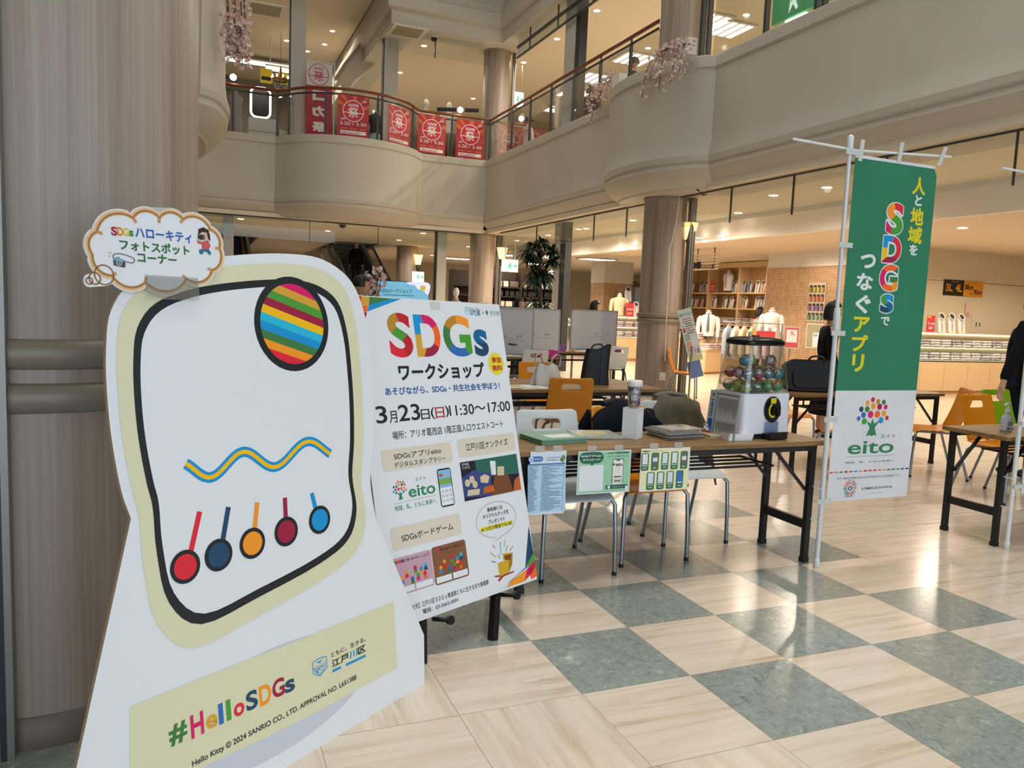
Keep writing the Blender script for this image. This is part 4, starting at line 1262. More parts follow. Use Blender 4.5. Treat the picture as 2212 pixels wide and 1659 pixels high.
# coats over chair backs
def coat(name, label, x, y, rz, col, lining, W=0.5, drop=0.32, seed=1, zt=0.80):
    rnd = random.Random(seed)
    t = thing(name, label, 'coat', loc=(x, y, 0), rz=rz)
    m = mat('cloth_'+name+str(seed), col, 0.9, spec=0.15)
    ph = [rnd.uniform(0, 6) for _ in range(6)]
    def S(u, v):
        a = (u*2-1); s = v*2-1
        w = W/2*(0.80+0.25*abs(s)+0.06*math.sin(3*s+ph[4]))
        x_ = a*w
        ridge = 0.285+0.02*math.cos(a*2)
        th = 0.085+0.055*abs(s)+0.02*math.sin(5*a+ph[0])*abs(s)
        fold = 0.016*math.sin(11*a+2.5*s+ph[3])*abs(s)+0.010*math.sin(19*a-4*s+ph[5])*abs(s)
        y_ = ridge+(th+fold)*(1 if s > 0 else -1)*min(1, abs(s)*4)
        z_ = zt+0.030*(1-abs(a)**3)+0.010*math.sin(6*a+ph[0])-drop*max(0, abs(s)-0.12)/0.88*(1+0.25*math.sin(2.2*a+ph[1])+0.08*math.sin(7*a+ph[2]))-0.07*abs(a)**3
        return (x_, y_, z_)
    o = build('body', MB().grid(S, 24, 24), m, t)
    so = o.modifiers.new('thick', 'SOLIDIFY'); so.thickness = 0.012
    for s in (-1, 1):
        build('sleeve', MB().tube(catmull([(s*W*0.34, 0.30, zt-0.03), (s*W*0.43, 0.33, zt-0.16), (s*W*0.44, 0.33, zt-0.32), (s*W*0.42, 0.31, zt-0.46)], 4, False), [0.055]*4+[0.06]*4+[0.05]*5, 10, flat=0.7), m, t)
    build('collar', MB().tube(catmull([(-0.12, 0.31, zt+0.02), (0, 0.34, zt+0.035), (0.12, 0.31, zt+0.02)], 5, False), 0.028, 8, flat=0.6), mat('cloth_lining'+str(seed), lining, 0.9), t)
    return t
coat('coat', 'dark navy coat draped over the orange chair behind the white gift box', 2.42, 3.80, 0, '#14161f', '#1b1d28', 0.56, 0.34, 3, 0.82)
coat('coat', 'khaki coat draped over the white chair behind the pamphlet stacks', 2.92, 4.06, R_(-8), '#6a6252', '#77726a', 0.50, 0.46, 5, 0.83)

# ------------------------------------------------------------------ bags on the tables
bg_ = thing('tote_bag', 'tall black tote bag standing on the wood-topped table', 'bag', loc=(3.42, 6.28, TH), rz=R_(-14))
def bagS(u, v):
    a = u*2*PI; w = 0.135+0.012*math.sin(3*a)*(v); d = 0.055*(1-0.45*v)
    x = w*(abs(math.cos(a))**0.5)*(1 if math.cos(a) > 0 else -1)*(1-0.16*v); y = d*(abs(math.sin(a))**0.6)*(1 if math.sin(a) > 0 else -1)
    return (x+0.03*v*v, y, 0.33*v+0.05*v*math.exp(-((x-0.09)**2)/0.002))
build('body', MB().grid(bagS, 32, 8).add([bagS(i/32, 0) for i in range(32)], [tuple(range(31, -1, -1))]), mat('nylon_black', '#15171d', 0.5), bg_)
build('side_stripe', MB().grid(lambda u, v: (0.03+0.02*u+0.02*v, -0.062*(1-0.42*v)-0.002, 0.32*v), 2, 8), mat('nylon_navy', '#1c2440', 0.5), bg_)
build('handle', MB().tube(catmull([(-0.05, 0.0, 0.30), (-0.03, 0.0, 0.36), (0.04, 0, 0.375), (0.09, 0, 0.32)], 4, False), 0.008, 6), mat('nylon_black', '#15171d', 0.5), bg_)
pb = thing('plastic_bag', 'white plastic carrier bag standing on the table beside the orange chair', 'bag', loc=(2.92, 6.26, TH), rz=R_(5))
bagM = mat('carrier_plastic', '#d5d2cc', 0.35)
def pbS(u, v):
    a = u*2*PI; r = (0.15-0.07*v**1.5)*(1+0.08*math.sin(5*a+4*v)+0.05*math.sin(9*a))
    return (r*math.cos(a)*1.05, r*math.sin(a)*0.7, 0.19*v+0.01*math.sin(4*a)*v)
build('body', MB().grid(pbS, 40, 8).add([pbS(i/40, 0) for i in range(40)], [tuple(range(39, -1, -1))]), bagM, pb)
for s in (-1, 1):
    build('handle', MB().tube(catmull([(s*0.08-0.045, 0, 0.17), (s*0.09-0.03, 0, 0.25), (s*0.10+0.01, 0, 0.275), (s*0.10+0.04, 0, 0.24), (s*0.08+0.045, 0, 0.16)], 4, False), 0.014, 6, flat=0.25), bagM, pb)
lap = thing('laptop_bag', 'black laptop bag propped on the table behind the banner pole', 'bag', loc=(5.42, 5.66, TH), rz=R_(-20))
build('body', MB().prism(rr_poly(-0.27, 0, 0.27, 0.30, 0.09), -0.05, 0.05, 0, Matrix.Rotation(R_(78), 4, 'X')), mat('nylon_black', '#15171d', 0.5), lap, bevel=0.02, seg=3)
build('front_pocket', MB().prism(rr_poly(-0.2, 0.03, 0.2, 0.2, 0.05), 0.05, 0.075, 0, Matrix.Rotation(R_(78), 4, 'X')), mat('nylon_black', '#15171d', 0.5), lap, bevel=0.01)
build('handle', MB().tube(catmull([(-0.08, -0.06, 0.285), (-0.05, -0.065, 0.335), (0.05, -0.065, 0.335), (0.08, -0.06, 0.285)], 4, False), 0.010, 6), mat('nylon_black', '#15171d', 0.5), lap)

# ------------------------------------------------------------------ stacks on the front table
def sheet_stack(name, label, cat, group, c, rz, w, d, n, th, mats, mark=None, jit=0.006, fan=0.0):
    rnd = random.Random(hash(label) % 1000 if False else len(label))
    proto = None
    for i in range(n):
        z = TH+0.0005+i*(th+0.0004)
        M = Matrix.Translation((c[0]+rnd.uniform(-jit, jit), c[1]+rnd.uniform(-jit, jit), z)) @ Matrix.Rotation(rz+rnd.uniform(-0.03, 0.03)+fan*i, 4, 'Z')
        if proto is None:
            t = thing(name, label, cat, M, group)
            build('cover', MB().box((0, 0, th/2), (w, d, th)), mats[0], t)
            if len(mats) > 1:
                mk = MB()
                for (u0, v0, u1, v1) in mark:
                    mk.rect(w*(u0-.5), d*(v0-.5), w*(u1-.5), d*(v1-.5), th+0.0003)
                build('printed_patch', mk, mats[1], t)
            proto = t
        else:
            dup(proto, M, label)
gfM = mat('folder_green', '#7fae93', 0.3)
sheet_stack('folder', 'pale green document folder in the stack nearest the poster', 'folder', 'green folders', (1.73, 3.60), R_(8), 0.28, 0.22, 6, 0.004, [gfM, mat('label_white', '#e6e9e4', 0.5)], [(.3, .2, .85, .62)])
sheet_stack('clear_file', 'clear plastic file with yellowish sheet beside the green folders', 'folder', 'clear files', (2.02, 3.68), R_(-10), 0.25, 0.20, 4, 0.004, [mat('file_clear', '#bfc4b6', 0.15), mat('sheet_yellow', '#c9b583', 0.6)], [(.3, .3, .8, .8)])
sheet_stack('pamphlet_pack', 'clear-wrapped grey pamphlet pack in the stack beside the white gift box', 'pamphlet', 'wrapped pamphlets', (2.49, 3.60), R_(3), 0.25, 0.18, 9, 0.005, [mat('wrap_grey', '#8f8d88', 0.12), mat('wrap_print', '#b9b7b0', 0.2)], [(.1, .15, .6, .8)], 0.020, 0.012)
sheet_stack('flyer', 'cream flyer in the low stack between pamphlets and red cards', 'flyer', 'cream flyers', (2.76, 3.58), R_(-4), 0.21, 0.17, 4, 0.004, [mat('flyer_cream', '#cdbb95', 0.25), mat('flyer_print', '#d58a72', 0.4)], [(.2, .4, .5, .8)], 0.012)
sheet_stack('clear_file', 'pale blue clear file lying behind the grey pamphlets', 'folder', None, (2.66, 3.73), R_(4), 0.29, 0.10, 1, 0.006, [mat('file_blue', '#b9c9c6', 0.15), mat('file_blue_print', '#8d9aa0', 0.4)], [(.2, .3, .8, .7)])
sheet_stack('card_pack', 'red-topped white card pack in the small stack before the capsule machine', 'card pack', 'red and white card packs', (2.80, 3.46), R_(-6), 0.15, 0.10, 4, 0.009, [mat('card_white', '#e9e8ea', 0.4), mat('card_red', '#a8343c', 0.3)], [(.0, .15, .55, 1)], 0.006)
bx = thing('gift_box', 'tall plain white cardboard box with the tumbler standing on it', 'box', loc=(2.21, 3.60, TH), rz=R_(38))
build('carton', MB().box((0, 0, 0.0825), (0.088, 0.088, 0.165)), whiteP, bx, bevel=0.0015)
build('lid_flap', MB().box((0, 0, 0.1655), (0.089, 0.089, 0.0014)).box((0, -0.0447, 0.158), (0.07, 0.0012, 0.014)), mat('white_card_lid', '#d9dbe0', 0.4), bx)
tu = thing('tumbler', 'clear tumbler with colourful printed sleeve and white lid on the white box', 'tumbler', loc=(2.21, 3.60, TH+0.1672), rz=0)
def sleeve():
    n = NT('tumbler_print', 0.25)
    v = n.n('ShaderNodeTexVoronoi'); v.inputs['Scale'].default_value = 75
    n.link(n.co, v.inputs['Vector'])
    sep = n.n('ShaderNodeSeparateColor'); n.link(v.outputs['Color'], sep.inputs[0])
    return n.out(n.ramp(sep.outputs[0], [(0.0, '#7d3a52'), (0.2, '#3b5c8c'), (0.38, '#c98aa0'), (0.5, '#4f7f52'), (0.62, '#b98a3a'), (0.75, '#5a4a7a'), (0.9, '#cfd3da')]))
build('printed_sleeve', MB().lathe([(0.026, 0.004), (0.036, 0.112)], 28), sleeve(), tu)
build('clear_cup', MB().lathe([(0.001, 0), (0.028, 0), (0.030, 0.004), (0.0395, 0.118)], 28), clearM, tu)
build('lid', MB().lathe([(0.001, 0.150), (0.036, 0.150), (0.041, 0.146), (0.0425, 0.135), (0.0425, 0.118), (0.040, 0.116)], 28), mat('lid_white', '#e8e6e0', 0.4), tu)
lt = MB(); Mt = Matrix.Rotation(R_(125), 4, 'Z')
for s, z0, z1, a in (('INTERN', .078, .094, 0), ('SDGs', .060, .074, 0), ('LEG', .044, .058, .1)):
    vs, fs = glyphs(s, 0.03); x1 = max(v[0] for v in vs); y1 = max(v[1] for v in vs); r = 0.0372
    P = []
    for x, y in vs:
        z = z0+(z1-z0)*y/y1; rr = 0.026+0.010*z/0.112+0.0022; t = (x/x1-0.5)*1.1
        P.append((rr*math.sin(t), -rr*math.cos(t), z))
    lt.add(P, fs, 0, False, Matrix.Rotation(R_(-30), 4, 'Z'))
build('lettering', lt, ink('#f2f2f4'), tu)

# ------------------------------------------------------------------ capsule machine with its capsules
p0 = atz(1602, 950, TH); p1 = atz(1706, 944, TH)
MW, MD = min((p1-p0).length, 0.37), 0.27
ang = math.atan2(p1.y-p0.y, p1.x-p0.x)
cm_c = (p0+p1)/2+Vector((-math.sin(ang), math.cos(ang), 0))*MD/2
CM = Matrix.Translation((cm_c.x, cm_c.y, TH)) @ Matrix.Rotation(ang, 4, 'Z')
cmx = thing('capsule_machine', 'white toy capsule machine with clear dome full of capsules and black lid', 'capsule machine', CM)
mwM = mat('machine_white', '#e4e6ef', 0.28)
def tap(mb, z0, w0, d0, z1, w1, d1, mi=0, r=0.03, n=4, cap=True):
    R0 = [(x, y, z0) for x, y in rr_poly(-w0/2, -d0/2, w0/2, d0/2, r, n)]
    R1 = [(x, y, z1) for x, y in rr_poly(-w1/2, -d1/2, w1/2, d1/2, r, n)]
    return mb.loft([R0, R1], mi, cap, True)
build('base_tray', tap(tap(MB(), 0, MW, MD, 0.028, MW+0.004, MD+0.004), 0.0, MW, MD, 0.02, MW, MD).box((0.03, -MD/2-0.03, 0.018), (0.13, 0.07, 0.028)).box((0.03, -MD/2-0.062, 0.034), (0.13, 0.008, 0.02)), blackM, cmx)
build('housing', tap(MB(), 0.0285, MW, MD, 0.255, MW-0.01, MD-0.01), mwM, cmx)
build('dome', tap(MB(), 0.256, MW-0.016, MD-0.016, 0.525, MW-0.085, MD-0.065, 0, 0.035, 4, False), clearM, cmx)
lid = MB()
lr = []
for z, k in ((0.525, 0.0), (0.535, 0.012), (0.552, 0.008), (0.565, -0.03), (0.572, -0.10)):
    lr.append([(x, y, z) for x, y in rr_poly(-(MW-0.085+k)/2, -(MD-0.065+k)/2, (MW-0.085+k)/2, (MD-0.065+k)/2, 0.04, 4)])
build('lid', lid.loft(lr), mat('gloss_black', '#0e0f11', 0.15), cmx)
build('lid_lock', MB().cyl((-0.05, 0, 0.56), (-0.05, 0, 0.60), 0.007, 10).box((0.0, 0, 0.575), (0.04, 0.02, 0.012)), steelM, cmx)
Fm = Matrix.Translation((0.03, -MD/2, 0.165)) @ Matrix.Rotation(PI/2, 4, 'X')
dl = MB().prism([(0.062*math.cos(2*PI*i/32), 0.075*math.sin(2*PI*i/32)) for i in range(32)], -0.012, 0.006, 0, Fm)
dl.prism([(-0.018, 0.035), (0.018, 0.035), (0.022, 0.066), (-0.022, 0.066)], 0.006, 0.008, 1, Fm)
ar = [(0.034*math.cos(t), -0.005+0.042*math.sin(t)) for t in [R_(110+190*i/14) for i in range(15)]]+[(0.024*math.cos(t), -0.005+0.030*math.sin(t)) for t in [R_(300-190*i/14) for i in range(15)]]
dl.prism(ar, 0.006, 0.0085, 1, Fm)
kn = build('dial_plate', dl, [mat('gloss_black', '#0e0f11', 0.15), mat('dial_yellow', '#d9cf2a', 0.4)], cmx)
build('turn_knob', MB().prism([(0.024*math.cos(2*PI*i/24)+0.012, 0.026*math.sin(2*PI*i/24)-0.008) for i in range(24)], 0.006, 0.03, 0, Fm).prism(rr_poly(0.0, -0.034, 0.024, 0.018, 0.01), 0.03, 0.042, 0, Fm), mat('gloss_black', '#0e0f11', 0.15), kn)
build('chute', MB().prism(rr_poly(-0.06, -0.132, 0.06, -0.06, 0.014), -0.004, 0.002, 0, Fm).prism(rr_poly(-0.052, -0.132, 0.052, -0.068, 0.012), 0.002, 0.0028, 1, Fm), [mat('chute_rim', '#c9cdda', 0.3), mat('chute_blue_grey', '#7d8aa8', 0.35)], cmx)
capsC = {'blue': '#2f86b8', 'red': '#b8343a', 'lime': '#9fbf2a', 'green': '#3f9a4a'}
cap_p = {}
def capsule(p, colr, rx, rz, label, group, r=0.0345):
    M = Matrix.Translation(p) @ Matrix.Rotation(rz, 4, 'Z') @ Matrix.Rotation(rx, 4, 'X')
    if colr not in cap_p:
        t = thing('capsule', label, 'toy capsule', M, group)
        half = lambda s: [(max(r*math.cos(a), 0.0004), s*r*math.sin(a)) for a in [PI/2*i/8 for i in range(9)]]
        build('tinted_half', MB().lathe(half(-1)[::-1], 20), glass('capsule_'+colr, [int(c+(255-c)*.25) for c in lin_hex(capsC[colr])], 0.6, 0.42), t)
        build('clear_half', MB().lathe(half(1), 20), clearM, t)
        build('seam', MB().lathe([(r, -0.0015), (r+0.0008, 0), (r, 0.0015)], 20), glass('capsule_seam', (225, 230, 232), 0.6, 0.3), t)
        build('toy', MB().prism(rr_poly(-0.014, -0.018, 0.014, 0.018, 0.005), -0.004, 0.004, 0, Matrix.Rotation(0.5, 4, 'X')), whiteP, t)
        cap_p[colr] = t
        return t
    return dup(cap_p[colr], M, label, group)
def lin_hex(h):
    h = h.lstrip('#'); return [int(h[i:i+2], 16) for i in (0, 2, 4)]
rnd = random.Random(11)
k = 0; seq = ['lime', 'lime', 'green', 'green', 'lime', 'red', 'green', 'blue', 'lime', 'green', 'lime', 'red', 'blue', 'red', 'red', 'red', 'green', 'blue', 'lime', 'blue', 'lime', 'blue', 'red', 'blue']
s_ = 0.0735
for lay, (nx, ny) in enumerate([(4, 3), (4, 3)]):
    for i in range(nx):
        for j in range(ny):
            if k >= len(seq): break
            if lay == 1 and (i, j) in ((1, 2), (2, 2)): continue
            x = (i-(nx-1)/2)*s_*1.06+(0.0 if lay == 0 else 0.004); y = (j-(ny-1)/2)*s_*0.98
            z = 0.257+0.036+lay*0.0735+(0.0)
            c = seq[k]; k += 1
            q = CM @ Vector((x*(1-0.02*lay), y*(1-0.03*lay), z))
            capsule(q, c, rnd.uniform(-1.2, 1.2), rnd.uniform(0, 6), 'clear capsule with %s half inside the capsule machine dome' % c, c+' capsules in the dome')
for x, y, c in ((-0.1, -0.03, 'blue'), (-0.035, 0.0, 'lime'), (0.075, -0.05, 'red')):
    q = CM @ Vector((x, y, 0.257+0.036+0.147))
    capsule(q, c, rnd.uniform(-1, 1), rnd.uniform(0, 6), 'clear capsule with %s half inside the capsule machine dome' % c, c+' capsules in the dome')
q = atz(1523, 938, TH); capsule(Vector((q.x, q.y-0.01, TH+0.0355)), 'red', 0.15, 0.4, 'clear and red capsule lying alone on the table before the machine', None)

# leaflet in an upright stand leaning on the machine
a = atz(1600, 957, TH); b = atz(1522, 938, TH)
ud = (a-b).normalized()
LBd = Board(frame(Vector((b.x, b.y, TH+0.001)), ud, Vector((0, 0, 1))*0.985+Vector((-ud.y, ud.x, 0))*0.10))
lw, lh = 0.24, 0.26
LM = LBd.M
lf = thing('leaflet_stand', 'grey printed leaflet in a clear holder leaning beside the capsule machine', 'leaflet', LM)
build('holder', MB().prism([(0, 0), (lw, 0), (lw, lh), (0, lh)], -0.003, 0.0), mat('leaflet_grey', '#b4b6b4', 0.25), lf)
lm = MB(); mm = [ink('#1f5fa8'), ink('#4a4d50'), ink('#5b8a3a'), ink('#dfe3e0'), paperW]
lm.rect(0.058, 0.004, 0.064, lh-0.006, 0.0004, 0)
rnd = random.Random(4)
for i in range(46):
    x = 0.075+0.155*i/46
    for (v0, v1) in ((0.02, 0.09), (0.115, 0.225)):
        lm.rect(x, v1-(v1-v0)*rnd.uniform(.5, 1), x+0.0014, v1, 0.0004, 1)
lm.rrect(0.012, 0.02, 0.046, 0.10, 0.012, 0.0004, 0)
for i in range(8): lm.rect(0.018, 0.11+0.013*i, 0.040, 0.118+0.013*i, 0.0004, 0 if i % 3 else 2)
lm.disc(0.03, 0.235, 0.012, None, 0.0004, 2, 5)
lm.rect(0.066, lh-0.018, lw-0.01, lh-0.012, 0.0004, 1)
build('printed_text', lm, mm, lf)

# ------------------------------------------------------------------ notices taped to the table edge
z7 = Zf(1120, 950, 0.18083)
def notice(label, bl_, tr_, yplane, face):
    B = Board(frame((0, yplane, 0), (1, 0, 0), (0, 0, 1)))
    a = B.uv(*z7(*bl_)); b = B.uv(*z7(*tr_))
    B2 = Board(Matrix.Translation((a[0], yplane, a[1])) @ frame((0, 0, 0), (1, 0, 0), (0, 0, 1)))
    t = thing('notice', label, 'notice', B2.M)
    w, h = b[0]-a[0], b[1]-a[1]
    build('sheet', MB().prism([(0, 0), (w, 0), (w, h), (0, h)], -0.0015, 0), face, t)
    build('tape_strip', MB().box((w*0.25, h+0.012, 0.0005), (0.05, 0.03, 0.0006)).box((w*0.75, h+0.012, 0.0005), (0.05, 0.03, 0.0006)), glass('tape_film2', (225, 222, 214), 0.6, 0.35), t)
    return B2, t, w, h
B, t, w, h = notice('white sheet with long blue shop list taped to the table edge beside the poster', (112, 905), (575, 128), 3.325, mat('notice_white', '#dfe9f6', 0.35))
m = MB(); mm = [ink('#2f78c4'), paperW, ink('#2e4560'), ink('#bcdcf4'), ink('#6f9a5a'), ink('#2d62a8')]
B.pl(m, [z7(110, 875), z7(560, 850), z7(562, 285), z7(110, 310)], 3, 0.0004)
a = B.uv(*z7(112, 268)); b = B.uv(*z7(296, 196)); m.rrect(a[0], a[1], b[0], b[1], 0.014, 0.0005, 0)
m.disc(a[0]+0.018, (a[1]+b[1])/2, 0.012, None, 0.0009, 1); m.disc(a[0]+0.018, (a[1]+b[1])/2-0.002, 0.005, None, 0.0012, 0)
m.text('\u308f\u305f\u3059', a[0]+0.036, a[1]+0.008, b[0]-0.008, b[1]-0.008, 1, 0.0010, 0.04)
B.tx(m, '\u6c5f\u6238\u5ddd\u533a\u5185\u306e\u304a\u5e97\u3067', z7(336, 222), z7(510, 200), 5, 0.0006, 0.02); B.tx(m, '\u304a\u5f97\u306a\u4f53\u9a13\u3092\u3057\u3088\u3046', z7(336, 250), z7(505, 228), 5, 0.0006, 0.02)
q = B.uv(*z7(530, 225)); m.disc(q[0], q[1], 0.009, 0.020, 0.0006, 4); m.disc(q[0]-0.010, q[1]-0.004, 0.005, 0.008, 0.0006, 4); m.disc(q[0]+0.010, q[1]+0.004, 0.004, 0.008, 0.0006, 4)
a = B.uv(*z7(112, 312)); b = B.uv(*z7(560, 284)); m.rect(a[0], a[1]+0.001, b[0], a[1]+0.008, 0.0008, 0)
v0 = B.uv(*z7(112, 860))[1]; rnd = random.Random(2)
for i in range(32):
    v = a[1]-0.006-(a[1]-v0-0.008)*i/31
    m.rect(a[0]+0.002, v, a[0]+0.028+0.030*rnd.random(), v+0.0022, 0.0009, 2)
    m.rect(a[0]+0.075, v, a[0]+0.11+0.08*rnd.random(), v+0.0022, 0.0009, 2)
    m.rect(b[0]-0.010, v, b[0]-0.005, v+0.0022, 0.0009, 2)
build('printed_list', m, mm, t)
B, t, w, h = notice('green notice with a phone picture and dark green bubble taped to the table edge', (690, 658), (1350, 118), 3.325, paperW)
m = MB(); mm = [ink('#9fd2ac'), ink('#12694a'), paperW, ink('#1c2a24'), ink('#f2f1e6'), ink('#b5433c'), ink('#0f5b3e'), ink('#cfd6cf')]
a = B.uv(*z7(700, 645)); b = B.uv(*z7(1342, 130)); m.rect(a[0], a[1], b[0], b[1], 0.0004, 0)
a = B.uv(*z7(726, 290)); b = B.uv(*z7(1020, 142)); m.rrect(a[0], a[1], b[0], b[1], 0.03, 0.0008, 1)
B.pl(m, [z7(850, 285), z7(905, 283), z7(876, 312)], 1, 0.0008)
B.tx(m, 'SDGs\u30a2\u30d7\u30eaeito', z7(750, 212), z7(994, 175), 2, 0.0012, 0.04); B.tx(m, '\u30c0\u30a6\u30f3\u30ed\u30fc\u30c9\uff01', z7(766, 256), z7(975, 218), 2, 0.0012, 0.04)
a = B.uv(*z7(714, 620)); b = B.uv(*z7(1018, 298)); m.rect(a[0], a[1], b[0], b[1], 0.0008, 2)
B.tx(m, 'LINE\u3067\u7c21\u5358\u767b\u9332', z7(1062, 172), z7(1316, 138), 6, 0.0008, 0.045); B.tx(m, '\u30b9\u30e0\u30fc\u30ba\u306b\u767b\u9332\u3067\u304d\u307e\u3059\uff01', z7(1060, 206), z7(1318, 184), 6, 0.0008, 0.03)
a = B.uv(*z7(1108, 530)); b = B.uv(*z7(1260, 222)); m.rrect(a[0], a[1], b[0], b[1], 0.012, 0.0008, 3); m.rrect(a[0]+0.003, a[1], b[0]-0.003, b[1]-0.003, 0.010, 0.0012, 4)
c0 = (a[0]+b[0])/2; W2 = b[0]-a[0]; H2 = b[1]-a[1]
m.rrect(c0-0.012, b[1]-0.010, c0+0.012, b[1]-0.004, 0.003, 0.0016, 3); m.text('eito', c0-0.014, b[1]-0.038, c0+0.026, b[1]-0.022, 3, 0.0016, 0.03)
m.disc(c0-0.024, b[1]-0.028, 0.006, None, 0.0016, 1)
m.rect(a[0]+0.010, a[1]+H2*.26, b[0]-0.010, a[1]+H2*.31, 0.0016, 6); m.rrect(a[0]+0.004, a[1]+H2*.06, b[0]-0.004, a[1]+H2*.19, 0.005, 0.0016, 5); m.rrect(a[0]+0.006, a[1]+H2*.075, b[0]-0.006, a[1]+H2*.175, 0.004, 0.0020, 4); m.rect(a[0]+0.014, a[1]+H2*.1, b[0]-0.014, a[1]+H2*.15, 0.0024, 6)
for k in (0.45, 0.56, 0.64): m.rect(a[0]+0.014, a[1]+H2*k, b[0]-0.014, a[1]+H2*k+0.002, 0.0016, 7)
a = B.uv(*z7(1040, 588)); b = B.uv(*z7(1298, 530)); m.rect(a[0], a[1], b[0], b[1], 0.0024, 6)
m.text('LINE\u3067\u30ed\u30b0\u30a4\u30f3', a[0]+0.036, a[1]+0.007, b[0]-0.024, b[1]-0.007, 2, 0.0028, 0.03); m.disc(a[0]+0.016, (a[1]+b[1])/2, 0.008, None, 0.0028, 2)
m.rrect(b[0]-0.014, a[1]-0.012, b[0]+0.004, a[1]+0.012, 0.005, 0.0030, 2)
build('printed_layout', m, mm, t)
B, t, w, h = notice('cream notice showing nine small green phone screens taped to the table edge', (1437, 625), (2055, 86), 3.325, paperW)
m = MB(); mm = [ink('#f0edc0'), ink('#3b7a45'), paperW, ink('#6b6a72'), ink('#2f78c4'), ink('#2a3a2e'), ink('#9a7a3a'), ink('#dfe6ee')]
a = B.uv(*z7(1447, 612)); b = B.uv(*z7(2046, 98)); m.rect(a[0], a[1], b[0], b[1], 0.0004, 0)
B.tx(m, 'eito', z7(1492, 150), z7(1572, 125), 5, 0.0008, 0.04); B.tx(m, 'ARIGATO LINE', z7(1585, 143), z7(1725, 128), 6, 0.0008, 0.0)
q = B.uv(*z7(1480, 138)); m.disc(q[0], q[1], 0.004, None, 0.0008, 1)
for i, (x0, y0, x1, y1) in enumerate([(1458, 372, 1562, 158), (1578, 368, 1682, 152), (1698, 358, 1798, 146), (1812, 355, 1912, 138), (1926, 348, 2026, 132), (1520, 602, 1628, 384), (1642, 594, 1744, 378), (1756, 586, 1858, 370), (1872, 578, 1972, 362)]):
    p = B.uv(*z7(x0, y0)); q = B.uv(*z7(x1, y1)); m.rrect(p[0], p[1], q[0], q[1], 0.009, 0.0008, 1)
    W2, H2 = q[0]-p[0], q[1]-p[1]
    sc = [2, 3, 7, 2, 3, 7, 7, 7, 4][i]
    m.rect(p[0]+W2*.16, p[1]+H2*.26, p[0]+W2*.84, p[1]+H2*.95, 0.0012, sc)
    if i in (1, 4): m.rect(p[0]+W2*.2, p[1]+H2*.5, p[0]+W2*.8, p[1]+H2*.72, 0.0016, 2)
    else: m.rect(p[0]+W2*.2, p[1]+H2*.3, p[0]+W2*.8, p[1]+H2*.36, 0.0016, 1 if i != 8 else 2)
    m.rect(p[0]+W2*.3, p[1]+H2*.12, p[0]+W2*.7, p[1]+H2*.16, 0.0012, 2)
q = B.uv(*z7(2025, 540)); m.flat([(q[0]-0.006, q[1]-0.010), (q[0]+0.006, q[1]-0.010), (q[0]+0.002, q[1]+0.010), (q[0]-0.002, q[1]+0.010)], 0.0008, 6)
build('printed_layout', m, mm, t)
# ------------------------------------------------------------------ green street banner on its pole
poleM = mat('pole_white', '#dfe3e6', 0.35)
def banner_pole(label, x, y, ztop, fabric=True, cross=None):
    t = thing('banner_pole', label, 'banner pole', loc=(x, y, 0))
    build('pole', MB().tube([(0, 0, 0.03), (0, 0, 1.42)], 0.0135, 12).tube([(-0.003, 0, 1.42), (-0.006, 0, ztop)], 0.011, 12), poleM, t)
    build('collar', MB().lathe([(0.0135, 1.33), (0.017, 1.34), (0.0185, 1.44), (0.015, 1.47), (0.011, 1.475)], 14), poleM, t)
    build('foot_cap', MB().lathe([(0.001, 0), (0.017, 0), (0.017, 0.05), (0.0135, 0.055)], 14), poleM, t)
    build('cross_bar', MB().tube([(-0.40, 0.0, ztop-0.055), (0.05, 0, ztop-0.065), (0.76, 0, ztop-0.02)], 0.007, 8), poleM, t)
    build('top_cap', MB().lathe([(0.0135, ztop-0.09), (0.017, ztop-0.08), (0.017, ztop), (0.008, ztop+0.012), (0.001, ztop+0.014)], 14, (-0.006, 0, 0)), poleM, t)
    for zz in (0.46, 0.27):
        build('zip_tie', MB().tube([(0.022*math.cos(a)-0.012, 0.022*math.sin(a)*1.6+0.02, zz) for a in [2*PI*i/12 for i in range(12)]], 0.0022, 5, closed=True), poleM, t)
    return t
px_, py_ = 3.275, 3.275
banner_pole('white banner pole zip-tied to the leg of the booklet table', px_, py_, 2.39)
FY = 3.262
FB0 = Board(frame((0, FY, 0), (1, 0, 0), (0, 0, 1)))
fx0, fz1 = FB0.uv(1848, 335); fx1 = FB0.uv(1957, 1088)[0]; fz0 = FB0.uv(1787, 1084)[1]
FW, FH = fx1-fx0, fz1-fz0
FBd = Board(frame((fx0, FY, fz0), (1, 0, 0), (0, 0, 1)))
fl = thing('banner', 'tall green and white cloth banner with yellow and white vertical lettering', 'banner', FBd.M)
fgM = NT('cloth_green', 0.75, 0.2); fgM = fgM.out(fgM.ramp(fgM.noise(3), [(0.3, '#357c5d'), (0.7, '#398665')]))
fwM = NT('cloth_white', 0.75, 0.2); fwM = fwM.out(fwM.ramp(fwM.noise(4), [(0.3, '#dcdce0'), (0.7, '#e6e6ea')]))
zs = FBd.uv(1802, 844)[1]
def wavy(u, v):
    return 0.0
fab = MB()
fab.prism([(0, zs), (FW, zs), (FW, FH-0.05), (FW-0.03, FH), (0, FH)], -0.0015, 0, 0)
fab.prism([(0, 0), (FW, 0.0), (FW, zs), (0, zs)], -0.0015, 0, 1)
build('fabric', fab, [fgM, fwM], fl)
build('hem', MB().prism([(0, FH-0.012), (FW-0.02, FH-0.012), (FW-0.02, FH+0.004), (0, FH+0.004)], 0.0002, 0.001), fwM, fl)
strap = mat('strap_plastic', '#cfd3d0', 0.3)
